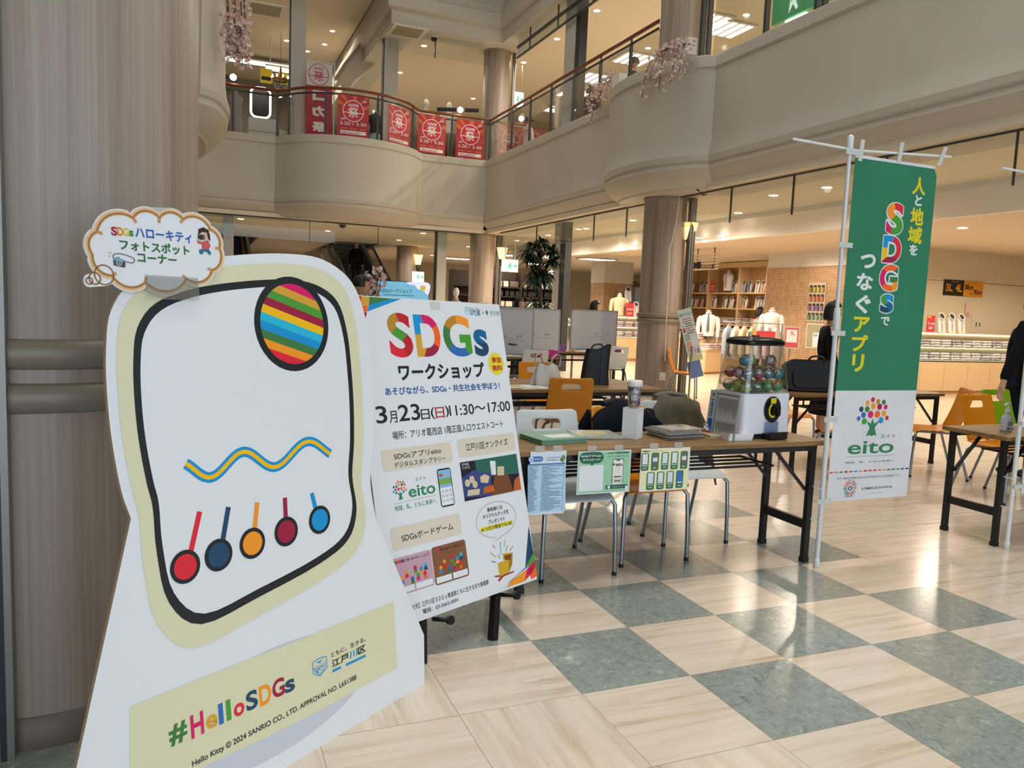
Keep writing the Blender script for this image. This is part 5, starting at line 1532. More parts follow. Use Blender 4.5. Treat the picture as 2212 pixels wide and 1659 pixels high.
for x0, y0, x1, y1 in ((1857, 340, 1863, 306), (1941, 343, 1948, 312), (2028, 350, 2042, 322)):
    a = FBd.uv(x0, y0); b = FBd.uv(x1, y1)
    build('strap', MB().prism([(a[0]-.014, a[1]-.02), (a[0]+.014, a[1]-.02), (b[0]+.014, b[1]+.01), (b[0]-.014, b[1]+.01)], 0.002, 0.005), strap, fl)
for yy in (330, 530, 720, 906, 1082):
    b = FBd.uv(1850-(yy-335)*0.083, yy)
    build('strap', MB().box((b[0]-0.03, b[1], 0.006), (0.10, 0.028, 0.003)), strap, fl)
za = Zf(1480, 0, 1/2.963); zb = Zf(1480, 420, 1/2.963); zc = Zf(1740, 780, 0.27732)
fm = [ink('#e3d425'), ink('#e8ecec'), ink('#2f8460'), ink('#70767a')]+[ink(c) for c in SDG]
ft = MB()
for ch, z, b_, t_, c in [('\u4eba', za, (1450, 1242), (1545, 1140), 0), ('\u3068', za, (1468, 1315), (1518, 1253), 1), ('\u5730', za, (1437, 1438), (1530, 1335), 0), ('\u57df', za, (1420, 1556), (1520, 1457), 0), ('\u3092', za, (1430, 1632), (1490, 1568), 1),
    ('\u3067', zb, (1248, 838), (1310, 784), 1), ('\u3064', zb, (1118, 470), (1222, 386), 1), ('\u306a', zb, (1092, 610), (1205, 508), 1), ('\u3050', zb, (1084, 760), (1192, 645), 1), ('\u30a2', zb, (1072, 880), (1184, 785), 0), ('\u30d7', zb, (1060, 1003), (1172, 900), 0), ('\u30ea', zb, (1062, 1135), (1148, 1022), 0)]:
    FBd.tx(ft, ch, z(*b_), z(*t_), c, 0.0010, 0.045)
build('vertical_lettering', ft, fm, fl)
fs_ = MB()
for ch, b_, t_, sd in [('S', (1279, 252), (1404, 62), [(0.8, 0.9, 0), (0.15, 0.75, 10), (0.7, 0.35, 2), (0.2, 0.05, 9), (0.5, 0.08, 2)]), ('D', (1257, 434), (1388, 272), [(0.1, 0.8, 13), (0.1, 0.3, 6), (0.3, 0.05, 7), (0.85, 0.6, 0)]), ('G', (1237, 614), (1368, 454), [(0.5, 0.95, 8), (0.1, 0.5, 9), (0.5, 0.05, 8), (0.8, 0.5, 12), (0.9, 0.2, 10)]), ('s', (1243, 756), (1337, 641), [(0.6, 0.9, 13), (0.1, 0.75, 2), (0.9, 0.4, 15), (0.3, 0.05, 16)])]:
    a = FBd.uv(*zb(*b_)); b = FBd.uv(*zb(*t_))
    fs_.text(ch, a[0]-0.006, a[1]-0.006, b[0]+0.006, b[1]+0.006, 1, 0.0008, 0.10)
    fs_.vor(ch, a[0], a[1], b[0], b[1], [(x, y, 4+c) for x, y, c in sd], 0.0016, 0.04)
build('multicolour_lettering', fs_, fm, fl)
fg = MB()
tree_logo(fg, FBd.uv(*zc(385, 590)), FBd.uv(*zc(662, 290)), 4, 2, 0.0010)
FBd.tx(fg, '\u30a8\u30a4\u30c8', zc(585, 600), zc(700, 568), 2, 0.0010, 0.01)
FBd.tx(fg, 'eito', zc(325, 728), zc(690, 614), 2, 0.0010, 0.014)
a = FBd.uv(*zc(310, 748)); b = FBd.uv(*zc(690, 753)); fg.line([a, (b[0], a[1])], 0.0016, 0.0010, 3)
FBd.tx(fg, '\u5730\u7403\u3001\u79c1\u3001\u3068\u3082\u306b\u672a\u6765\u3078', zc(308, 800), zc(692, 766), 2, 0.0010, 0.012)
build('tree_logo', fg, fm, fl)
fd = MB()
v = FBd.uv(*zc(300, 864))[1]
for i in range(17):
    x = FW*(i+0.1)/17; fd.rect(x, v-0.004, x+FW/17*0.68, v+0.004, 0.0010, 4+[0, 11, 12, 7, 0, 13, 1, 7, 0, 0, 8, 10, 12, 18, 2, 15, 16][i])
FBd.tx(fd, 'eito\u306f\u3001\u5730\u7403\u306eSDGs\u63a8\u9032\u3092\u76ee\u7684\u306b\u6c5f\u6238\u5ddd\u533a\u3068\u682a\u5f0f\u4f1a\u793e\u30a6\u30e1\u30b6\u30ef\u304c\u5171\u540c\u958b\u767a\u3057\u307e\u3057\u305f\u3002', zc(243, 908), zc(737, 897), 3, 0.0010, 0.005)
build('dashed_line', fd, fm, fl)
fu = MB()
q = FBd.uv(*zc(347, 990)); r0 = FW*0.075
for i in range(24):
    a = 2*PI*i/24; c, s = math.cos(a), math.sin(a)
    for k in (0.62, 0.82, 1.0):
        fu.disc(q[0]+r0*k*c, q[1]+r0*k*s, r0*0.085, None, 0.0010, 4+i % 17, 6)
fu.disc(q[0], q[1], r0*0.36, r0*0.28, 0.0010, 4+16); fu.disc(q[0]-0.002, q[1], r0*0.16, None, 0.0014, 1)
FBd.tx(fu, 'UMEZAWA', zc(436, 1003), zc(678, 968), 3, 0.0010, 0.02); FBd.tx(fu, 'CO.,LTD.', zc(505, 1033), zc(597, 1018), 3, 0.0010, 0.01)
FBd.tx(fu, 'EDOGAWA', zc(303, 1061), zc(367, 1048), 3, 0.0010, 0.01)
build('company_lettering', fu, fm, fl)
banner_pole('second white banner pole tied to the sanitizer table at the picture edge', 4.775, 3.21, 2.39)
f2 = thing('banner', 'second green banner hanging from the pole at the sanitizer table', 'banner', loc=(4.84, 3.20, 0.36))
build('fabric', MB().bb((0, -0.0015, 0.50), (0.62, 0, 1.96), 0).bb((0, -0.0015, 0), (0.62, 0, 0.50), 1), [fgM, fwM], f2)
for zz in (0.02, 0.42, 0.82, 1.22, 1.62, 1.92):
    build('strap', MB().box((-0.03, -0.012, zz+0.03), (0.11, 0.003, 0.028)), strap, f2)

# sanitizer bottle on the right table
q = atz(2172, 932, TH)
sn = thing('sanitizer_bottle', 'clear pump bottle of hand sanitizer on the table corner', 'bottle', loc=(q.x, q.y, TH))
build('bottle', MB().lathe([(0.001, 0), (0.033, 0), (0.036, 0.006), (0.036, 0.085), (0.030, 0.105), (0.015, 0.118), (0.013, 0.128)], 24, sx=1.1, sy=0.8), mat('bottle_pale', '#c9d2da', 0.15), sn)
build('label_band', MB().lathe([(0.0366, 0.012), (0.0366, 0.075)], 24, sx=1.1, sy=0.8), mat('label_white2', '#e2e6ee', 0.4), sn)
sl = MB().bb((-0.03, -0.0312, 0.016), (-0.006, -0.0302, 0.03)).bb((0.012, -0.0312, 0.014), (0.03, -0.0302, 0.026), 1)
for k in range(3): sl.bb((-0.026, -0.0312, 0.044+k*0.009), (0.024, -0.0302, 0.048+k*0.009), 0)
build('label_print', sl, [ink('#33518f'), ink('#6fb4d6')], sn)
build('pump', MB().lathe([(0.014, 0.126), (0.016, 0.130), (0.016, 0.150), (0.006, 0.153), (0.006, 0.185), (0.001, 0.186)], 18).tube([(0.0, 0, 0.180), (-0.018, 0, 0.183), (-0.034, 0, 0.172)], 0.006, 8).box((0, 0, 0.187), (0.03, 0.018, 0.008)), whiteP, sn)
sheet_stack('paper_sheet', 'white paper sheet lying on the sanitizer table at the picture edge', 'paper', 'papers on the sanitizer table', (5.42, 3.50), R_(10), 0.3, 0.21, 3, 0.002, [whiteP])

# ------------------------------------------------------------------ rolling whiteboards, trays, screen
wbM = mat('whiteboard_face', '#ccd0d4', 0.25)
alM = mat('aluminium', '#b9bbbd', 0.35, 0.7)
def whiteboard(label, x0, x1, y, z0, z1, rz=0, marks=True):
    t = thing('whiteboard', label, 'whiteboard', loc=((x0+x1)/2, y, 0), rz=rz)
    w = x1-x0; h = z1-z0; zc_ = (z0+z1)/2
    build('panel', MB().box((0, 0, zc_), (w-0.02, 0.014, h-0.02)), wbM, t)
    f = MB()
    f.box((0, 0, z1), (w, 0.022, 0.02)).box((0, 0, z0), (w, 0.022, 0.02)).box((-w/2, 0, zc_), (0.02, 0.022, h+0.02)).box((w/2, 0, zc_), (0.02, 0.022, h+0.02))
    build('frame', f, alM, t)
    build('pen_tray', MB().box((0.05, -0.04, z0-0.012), (w*0.8, 0.06, 0.014)), alM, t)
    for s in (-1, 1):
        build('leg', MB().bar((s*(w/2-0.06), 0.02, z0), (s*(w/2-0.06), 0.02, 0.07), 0.03).bar((s*(w/2-0.06), -0.24, 0.07), (s*(w/2-0.06), 0.26, 0.07), 0.03), alM, t)
        for d in (-0.22, 0.24):
            build('castor', MB().cyl((s*(w/2-0.06)-0.012, d, 0.028), (s*(w/2-0.06)+0.012, d, 0.028), 0.028, 14).box((s*(w/2-0.06), d, 0.055), (0.02, 0.03, 0.02)), blackM, t)
    if marks:
        m = MB()
        m.box((0.12, -0.008, z0+0.22), (0.44, 0.001, 0.004)); m.box((0.05, -0.008, z0+0.27), (0.03, 0.001, 0.03)); m.box((0.25, -0.008, z0+0.275), (0.025, 0.001, 0.03)); m.box((0.30, -0.008, z0+0.275), (0.025, 0.001, 0.03))
        build('pen_marks', m, mat('ink_faint', '#8f9398', 0.6), t)
    return t
def zat(y_px, p):
    return p
w1 = whiteboard('wide rolling whiteboard with a marker on it behind the pink tray', 3.68, 4.66, 10.55, 0.70, 1.38)
build('marker', MB().cyl((0.10, -0.018, 0.86), (0.18, -0.018, 0.855), 0.010, 8).cyl((0.18, -0.018, 0.855), (0.24, -0.018, 0.85), 0.006, 8), blackM, w1)
whiteboard('narrow rolling whiteboard half hidden behind the wide one', 4.36, 5.34, 11.05, 0.72, 1.39)
whiteboard('rolling whiteboard with the woman in white behind it', 6.02, 6.92, 12.0, 0.72, 1.40, marks=True)
def tray(name, label, p, sz, col, rz=0, group=None):
    t = thing(name, label, 'tray', loc=p, rz=rz, group=group)
    w, d, h = sz; m = mat('plastic_'+col.strip('#'), col, 0.35)
    build('bin', MB().box((0, 0, 0.004), (w, d, 0.008)).box((-w/2, 0, h/2), (0.005, d, h)).box((w/2, 0, h/2), (0.005, d, h)).box((0, -d/2, h/2), (w, 0.005, h)).box((0, d/2, h/2), (w, 0.005, h)), m, t)
    build('rim', MB().box((-w/2-0.004, 0, h), (0.012, d+0.02, 0.006)).box((w/2+0.004, 0, h), (0.012, d+0.02, 0.006)).box((0, -d/2-0.004, h), (w, 0.012, 0.006)).box((0, d/2+0.004, h), (w, 0.012, 0.006)), m, t)
tray('tray', 'bright pink plastic tray on the table under the wide whiteboard', (4.62, 9.95, TH), (0.26, 0.2, 0.09), '#d8389a')
tray('tray', 'purple plastic box at the near end of the table before the smaller whiteboard', (5.42, 11.35, TH), (0.30, 0.2, 0.10), '#8a5a9c')
tray('tray', 'purple plastic box beside the white chair with the black tote', (6.58, 11.45, TH), (0.2, 0.15, 0.09), '#7c5290')
sheet_stack('paper_sheet', 'printed paper sheet on the table in front of the orange chairs', 'paper', 'papers on the middle table', (2.62, 6.1), R_(12), 0.3, 0.21, 3, 0.0015, [whiteP, mat('paper_yellow', '#c9bb8a', 0.6)], [(.1, .1, .6, .9)], 0.08)
sheet_stack('paper_sheet', 'white paper lying on the table under the wide whiteboard', 'paper', 'papers under the whiteboard', (4.0, 9.95), R_(4), 0.3, 0.21, 3, 0.002, [whiteP], None, 0.12)
sheet_stack('paper_sheet', 'white paper lying on the table before the smaller whiteboard', 'paper', 'papers before the smaller whiteboard', (6.0, 11.35), R_(-4), 0.3, 0.21, 3, 0.002, [whiteP], None, 0.12)

a = atd(815, 605, 15); b = atd(928, 611, 15)
ud = Vector((b.x-a.x, b.y-a.y, 0)); tw = ud.length; ud.normalize(); thh = tw*0.58
TB = Board(frame((a.x, a.y, a.z-thh), ud, (0, 0, 1)))
tv = thing('display_screen', 'flat display screen with light blue workshop slide on a floor stand', 'screen', Matrix.Translation((0, 0, 0)) @ TB.M)
build('bezel', MB().prism([(0, 0), (tw, 0), (tw, thh), (0, thh)], -0.05, -0.002), blackM, tv)
def slide():
    n = NT('screen_slide', 0.2)
    n.b.inputs['Emission Color'].default_value = (*lin('#7cc4e4'), 1); n.b.inputs['Emission Strength'].default_value = 0.75
    n.b.inputs['Base Color'].default_value = (*lin('#3a5a66'), 1)
    return n.m
sm = [slide(), mat('screen_cloud', '#dcdcf4', 0.3, em=0.8), mat('screen_text', '#255a78', 0.4, em=0.1), mat('screen_sun', '#d8c24a', 0.3, em=0.5)]
sc_ = MB().rect(0.012, 0.012, tw-0.012, thh-0.012, 0.0, 0)
sc_.flat(catmull([(tw*.58, thh-.012), (tw*.62, thh*.90), (tw*.72, thh*.88), (tw*.78, thh*.76), (tw*.88, thh*.72), (tw*.94, thh*.62), (tw-.014, thh*.6), (tw-.014, thh-.014)], 4), 0.001, 1)
sc_.disc(tw*.875, thh*.80, tw*.055, None, 0.002, 3)
sc_.text('SDGs\u30ef\u30fc\u30af\u30b7\u30e7\u30c3\u30d7', tw*.09, thh*.60, tw*.66, thh*.74, 2, 0.0015, 0.02)
sc_.rect(tw*.12, thh*.52, tw*.7, thh*.54, 0.0015, 2)
build('picture', sc_, sm, tv)
zf = -(a.z-thh)
build('floor_stand', MB().cyl((tw/2, 0, -0.06), (tw/2, zf+0.03, -0.06), 0.03, 12).box((tw/2, zf+0.015, -0.05), (0.6, 0.03, 0.45)), darkM, tv)

# flyer stand by the column
q = atz(1487, 868, 0); fd_ = math.hypot(q.x, q.y)
c4 = [atd(x, y, fd_) for x, y in ((1489, 782), (1519, 775), (1483, 672), (1450, 675))]
uu = Vector((c4[1].x-c4[0].x, c4[1].y-c4[0].y, c4[1].z-c4[0].z)); vv = c4[3]-c4[0]
fw = uu.length; fh = vv.length
KB = Board(frame(c4[0], uu, vv))
ks = thing('flyer_stand', 'tilted workshop flyer board on a slim steel stand beside the column', 'sign stand', KB.M)
build('panel', MB().prism([(0, 0), (fw, 0), (fw, fh), (0, fh)], -0.012, 0), whiteP, ks)
km = [ink('#d9e8e2'), ink('#c0504a'), ink('#33453f'), ink('#d7e0a2'), paperW, ink('#d98a9a'), ink('#4a80b8'), ink('#e0b0a0')]
k = MB(); k.rect(0.004, 0.004, fw-0.004, fh-0.004, 0.001, 0); k.rect(0.004, 0.004, fw-0.004, fh*.16, 0.002, 3)
k.text('SDGs\u30ef\u30fc\u30af\u30b7\u30e7\u30c3\u30d7', fw*.08, fh*.86, fw*.95, fh*.93, 2, 0.003, 0.02)
for i in range(7): k.rect(fw*(.32 if i > 1 else .2), fh*(.80-.045*i), fw*(.9 if i % 2 else .8), fh*(.815-.045*i), 0.002, 1 if i in (0, 1, 4, 5) else 2)
k.rect(fw*.1, fh*.18, fw*.45, fh*.38, 0.002, 7); k.rrect(fw*.5, fh*.1, fw*.97, fh*.45, 0.03, 0.003, 4)
for x, c in ((.62, 5), (.82, 6)):
    k.disc(fw*x, fh*.25, fw*.06, None, 0.004, 7); k.rect(fw*(x-.06), fh*.13, fw*(x+.06), fh*.22, 0.004, c)
k.disc(fw*.18, fh*.68, fw*.07, None, 0.003, 7); k.rect(fw*.1, fh*.56, fw*.26, fh*.64, 0.003, 1)
for i in range(4): k.rect(fw*.1, fh*(.50-.03*i), fw*.45, fh*(.51-.03*i), 0.002, 2)
build('printed_flyer', k, km, ks)
L0 = KB.I @ Vector((q.x, q.y, 0)); Lm = KB.I @ Vector((q.x, q.y, c4[0].z+0.25))
build('pole', MB().cyl(Vector(L0), Vector(Lm), 0.016, 10), steelM, ks)
bp_ = MB().lathe([(0.001, 0.012), (0.15, 0.010), (0.155, 0.0), (0.001, 0)], 24)
bb_ = MB(); bb_.v = [tuple(KB.I @ (Vector((q.x, q.y, 0))+Vector(v))) for v in bp_.v]; bb_.f, bb_.m, bb_.s = bp_.f, bp_.m, bp_.s
build('base_plate', bb_, steelM, ks)
bf = MB(); bf.prism([(-0.05, -0.27), (fw*0.75, -0.27), (fw*0.75, 0.0), (-0.05, 0.0)], -0.02, -0.014)
build('blue_pocket', bf, mat('pocket_blue', '#6f86c4', 0.5), ks)
# ------------------------------------------------------------------ people
def skin_body(joints, edges, root, sub=1):
    """one continuous surface grown round a skeleton: joints name -> (x, y, z, radius)"""
    names = list(joints); ix = {n: i for i, n in enumerate(names)}
    me = bpy.data.meshes.new('tmp'); me.from_pydata([joints[n][:3] for n in names], [(ix[a], ix[b]) for a, b in edges], [])
    o = bpy.data.objects.new('tmp', me); COL.objects.link(o)
    md = o.modifiers.new('s', 'SKIN'); md.use_smooth_shade = True; md.branch_smoothing = 0.6
    sv = me.skin_vertices[0].data
    for n in names:
        r = joints[n][3]; r = r if isinstance(r, tuple) else (r, r)
        sv[ix[n]].radius = r; sv[ix[n]].use_root = (n == root)
    s2 = o.modifiers.new('u', 'SUBSURF'); s2.levels = s2.render_levels = sub
    bpy.context.view_layer.update()
    ev = o.evaluated_get(bpy.context.evaluated_depsgraph_get()); m = ev.to_mesh()
    r = ([tuple(v.co) for v in m.vertices], [tuple(p.vertices) for p in m.polygons])
    ev.to_mesh_clear(); bpy.data.objects.remove(o); bpy.data.meshes.remove(me)
    return r
def base_joints(h):
    k = h/1.62
    J = dict(pelvis=(0, 0, .90, (.125, .10)), waist=(0, .0, 1.04, (.115, .09)), chest=(0, 0, 1.22, (.135, .10)), collar=(0, .005, 1.335, (.08, .065)), neck=(0, -.005, 1.40, .045), skull=(0, -.015, 1.46, .05))
    for s, n in ((1, 'l'), (-1, 'r')):
        J['sh'+n] = (s*.155, .0, 1.305, .055); J['el'+n] = (s*.20, .02, 1.05, .042); J['wr'+n] = (s*.205, -.05, .82, .027); J['pa'+n] = (s*.205, -.065, .755, (.034, .018))
        J['hi'+n] = (s*.085, 0, .83, .085); J['kn'+n] = (s*.09, -.015, .47, .055); J['an'+n] = (s*.09, .02, .09, .037); J['to'+n] = (s*.095, -.11, .03, .032)
    return {a: (b[0]*k, b[1]*k, b[2]*k, tuple(x*k for x in b[3]) if isinstance(b[3], tuple) else b[3]*k) for a, b in J.items()}
ED = [('pelvis', 'waist'), ('waist', 'chest'), ('chest', 'collar'), ('collar', 'neck'), ('neck', 'skull')]
for n in 'lr':
    ED += [('collar', 'sh'+n), ('sh'+n, 'el'+n), ('el'+n, 'wr'+n), ('wr'+n, 'pa'+n), ('pelvis', 'hi'+n), ('hi'+n, 'kn'+n), ('kn'+n, 'an'+n), ('an'+n, 'to'+n)]
def grow(J, d):
    return {n: (*v[:3], tuple(x+d for x in v[3]) if isinstance(v[3], tuple) else v[3]+d) for n, v in J.items()}
eyeM = mat('eye_dark', '#1a1412', 0.3); lipM = mat('lip', '#a85a52', 0.5)
def person(label, M, h=1.62, top='#111216', bottom='#16171b', hair='bob', pose=None, skin=None, skirt=False, extra=None, headturn=0.0, group=None, cap=None):
    t = thing('person', label, 'person', M, group)
    J = base_joints(h); k = h/1.62
    if pose:
        for n, v in pose.items():
            J[n] = (*v, J[n][3])
    mb = MB(); v, f = skin_body(J, ED, 'pelvis'); mb.add(v, f, 0, True)
    # head with face
    hc = Vector(J['skull'][:3])+Vector((0, -.012*k, .075*k))
    Hm = Matrix.Translation(hc) @ Matrix.Rotation(headturn, 4, 'Z')
    hv = []
    nn, kk = 20, 14
    for i in range(kk+1):
        th = PI*i/kk
        for j in range(nn):
            a = 2*PI*j/nn
            x = math.sin(th)*math.cos(a)*.072; y = math.sin(th)*math.sin(a)*.090; z = math.cos(th)*.112
            if z < -.02: x *= 1+(z+.02)*2.6; y = y*(1+(z+.02)*1.5)-.012*min(1, (-.02-z)/.08)
            if y < 0 and abs(x) < .02 and -.03 < z < .012: y -= .014*(1-abs(x)/.02)*(1-(z+.03)/.05)
            hv.append((x*k, y*k, z*k))
    hf = [(i*nn+j, i*nn+(j+1) % nn, (i+1)*nn+(j+1) % nn, (i+1)*nn+j) for i in range(kk) for j in range(nn)]
    mb.add(hv, [q[::-1] for q in hf], 0, True, Hm)
    for s in (-1, 1):
        mb.ball((s*.073*k, .005*k, -.005*k), (.010*k, .018*k, .028*k), 8, 6, 0, Hm)
    # fingers
    for n, s in (('l', 1), ('r', -1)):
        w, p = Vector(J['wr'+n][:3]), Vector(J['pa'+n][:3]); d = (p-w).normalized()
        side = Vector((0, -1, 0))-d*d.dot(Vector((0, -1, 0))); side = side.normalized() if side.length > .05 else Vector((1, 0, 0))
        pal = d.cross(side)*(-s)
        if pose and 'curl' in pose: pass
        for q, (o_, L) in enumerate(((.024, .068), (.008, .078), (-.008, .072), (-.022, .056))):
            b0 = p+side*o_*k+d*.012*k
            mb.tube([b0-d*.02*k, b0+d*L*.4*k+pal*.006*k, b0+d*L*.75*k+pal*.018*k, b0+d*L*.95*k+pal*.034*k], [.0095*k, .009*k, .008*k, .006*k], 7, 0)
        b0 = (w+p)/2+side*.026*k
        mb.tube([b0-side*.012*k, b0+side*.016*k+d*.02*k, b0+side*.022*k+d*.05*k+pal*.008*k], [.011*k, .010*k, .007*k], 7, 0)
    build('body', mb, skin or skinM, t)
    fm_ = MB()
    for s in (-1, 1):
        fm_.ball((s*.030*k, -.082*k, .008*k), (.009*k, .006*k, .005*k), 10, 6, 0, Hm); fm_.box((s*.030*k, -.082*k, .024*k), (.022*k, .006*k, .003*k), 0, Hm)
    fm_.ball((0, -.088*k, -.052*k), (.018*k, .006*k, .006*k), 10, 6, 1, Hm)
    build('face', fm_, [eyeM, lipM], t)
    # hair
    hb = MB()
    lo = {'bob': -.115, 'short': -.02, 'long': -.22}[hair]
    def HS(u, v):
        a = R_(-62)+R_(304)*u-PI/2+R_(28)*0+PI  # opening towards the face (-y)
        op = 16+50*min(1, v/.45)
        a = R_(-90+op)+R_(360-2*op)*u
        z0 = .122; z = z0+(lo-z0)*v if v > .5 else .122-(.122-.0)*((v*2)**2)*0.5-(.122*0.5)*(v*2)**3*0+0
        th = v*PI*0.5 if v < .6 else PI*0.3+ (v-.6)*0.0
        r = math.sin(min(v/.55, 1)*PI/2)
        zz = .124*math.cos(min(v/.55, 1)*PI/2) if v < .55 else (v-.55)/.45*lo
        fl_ = 1.12+(.06*math.sin(max(0, v-.55)/.45*PI) if hair != 'short' else 0)
        return (r*.076*fl_*math.cos(a)*k, (r*.094*fl_*math.sin(a)+.006)*k, zz*k)
    hb.grid(HS, 26, 14, 0, True, Hm)
    hb.grid(lambda u, v: (.082*math.sin(R_(66-58*v))*math.sin(R_(-72+144*u))*k, (-.100*math.sin(R_(66-58*v))*math.cos(R_(-72+144*u))+.004)*k, (.122*math.cos(R_(66-58*v))+.004*math.sin(9*u))*k), 14, 6, 0, True, Hm)
    ho = build('hair', hb, hairM, t)
    so = ho.modifiers.new('thick', 'SOLIDIFY'); so.thickness = 0.010; so.offset = 1
    if cap:
        build('cap', MB().lathe([(.088*k, .035*k), (.086*k, .07*k), (.06*k, .115*k), (.001, .128*k)], 20, (0, 0, 0), 0, Hm, sy=1.18).prism(rr_poly(-.06*k, -.19*k, .06*k, -.07*k, .03*k), .035*k, .042*k, 0, Hm), mat('cap_'+cap.strip('#'), cap, .8), t)
    # clothes grown on the same skeleton
    up_e = [e for e in ED if not (set(e) & {'neck', 'skull', 'pal', 'par', 'hil', 'hir', 'knl', 'knr', 'anl', 'anr', 'tol', 'tor'})]
    up_e += [('pelvis', 'hem'), ('collar', 'nape')]; J['hem'] = (0, 0, .80*k, (.125*k, .10*k)); J['nape'] = (0, .004*k, 1.375*k, .048*k)
    JU = grow({n: J[n] for n in ('nape', 'hem', 'pelvis', 'waist', 'chest', 'collar', 'shl', 'shr', 'ell', 'elr', 'wrl', 'wrr')}, .022*k)
    m2 = MB(); v, f = skin_body(JU, up_e, 'pelvis'); m2.add(v, f, 0, True)
    build('top', m2, mat('cloth_'+top.strip('#'), top, .85, spec=.15), t)
    bm_ = mat('cloth_'+bottom.strip('#'), bottom, .85, spec=.15)
    if skirt:
        build('skirt', MB().lathe([(.125*k, .98*k), (.15*k, .86*k), (.17*k, .6*k), (.20*k, .28*k), (.19*k, .275*k)], 28, sy=.85), bm_, t)
    else:
        le = [e for e in ED if set(e) <= {'pelvis', 'hil', 'hir', 'knl', 'knr', 'anl', 'anr'}]
        JL = grow({n: J[n] for n in ('pelvis', 'hil', 'hir', 'knl', 'knr', 'anl', 'anr')}, .014*k)
        JL['pelvis'] = (*J['pelvis'][:3], (.13*k, .105*k))
        m3 = MB(); v, f = skin_body(JL, le, 'pelvis'); m3.add(v, f, 0, True)
        build('trousers', m3, bm_, t)
    for n in 'lr':
        a = Vector(J['an'+n][:3]); b = Vector(J['to'+n][:3])
        build('shoe', MB().ball(((a.x+b.x)/2, (a.y+b.y)/2-.01, .040*k), (.046*k, .125*k, .040*k), 14, 8), blackM, t)
    if extra: extra(t, k)
    return t
def stand(px, py, d, z0=0.0):
    p = atd(px, py, d); return Matrix.Translation((p.x, p.y, z0))
def RZ(a): return Matrix.Rotation(R_(a), 4, 'Z')
def lanyard(t, k):
    build('lanyard', MB().tube([(-.06*k, -.09*k, 1.34*k), (-.03*k, -.135*k, 1.2*k), (0, -.14*k, 1.08*k), (.03*k, -.135*k, 1.2*k), (.06*k, -.09*k, 1.34*k)], .005, 5).box((0, -.145*k, 1.04*k), (.06, .004, .08), 1), [ink('#e6e6e6'), whiteP], t)
def redband(t, k):
    build('red_stripe', MB().box((-.14*k, -.02*k, 1.345*k), (.03*k, .14*k, .03*k)), ink('#c23040'), t)
person('woman in white top with short black hair standing behind the smaller whiteboard', stand(1283, 670, 14.5) @ RZ(60), 1.56, '#d6d3d2', '#33363c', 'bob', extra=redband)
person('woman in grey-green top seen between the potted tree and the wide whiteboard', stand(1119, 670, 14.2) @ RZ(35), 1.55, '#7d7f6a', '#33363c', 'bob')
person('man in black suit with lanyard standing by the pink blossom branch near the blue screen', stand(776, 650, 9.6) @ RZ(78), 1.68, '#111318', '#14161b', 'short', extra=lanyard)
person('woman in long black dress with bobbed hair standing behind the banner pole', stand(1794, 690, 10.0) @ RZ(62), 1.60, '#0e0f11', '#0e0f11', 'bob', skirt=True, extra=lambda t, k: build('neck_strap', MB().tube([(-.05*k, -.05*k, 1.40*k), (0, .05*k, 1.41*k), (.05*k, -.05*k, 1.40*k), (.03*k, -.12*k, 1.22*k), (-.03*k, -.12*k, 1.22*k)], .006, 5, closed=True), ink('#d9d24a'), t))
Mm = Matrix.Translation((7.31, 4.87, 0)) @ RZ(-90)
Im = Mm.inverted()
lp = lambda p: tuple(Im @ p)
person('man in black at the picture edge reaching down to the lime green chair', Mm, 1.70, '#101114', '#16202e', 'short', pose={'shr': lp(Vector((7.33, 5.04, 1.37))), 'elr': lp(Vector((7.38, 5.09, 1.10))), 'wrr': lp(Vector((7.33, 5.10, .86))), 'par': lp(Vector((7.31, 5.10, .79))),
    'shl': lp(atd(2226, 703, 8.62)), 'ell': lp(atd(2190, 778, 8.42)), 'wrl': lp(atd(2167, 826, 8.32)), 'pal': lp(atd(2161, 848, 8.28))})
# upper floor visitors
p = atx(1140, 270, 8.5); person('shopper in pale jacket and dark cap behind the balcony railing', Matrix.Translation((8.5, p.y, 5.0)) @ RZ(110), 1.62, '#b9a8a4', '#2a2c30', 'short', cap='#2a2522')
p = atx(1275, 200, 8.6); person('shopper in dark clothes behind the balcony railing beside the first blossom garland', Matrix.Translation((8.6, p.y, 5.0)) @ RZ(150), 1.66, '#2a2624', '#202226', 'bob')
p = atx(1372, 160, 8.4); person('dark-haired shopper whose head shows above the curved balcony edge', Matrix.Translation((8.4, p.y, 5.0)) @ RZ(200), 1.60, '#3a332e', '#202226', 'short')
person('distant man half hidden behind the white post near the far escalator', stand(517, 545, 24.0) @ RZ(20), 1.7, '#2a2c30', '#202226', 'short')

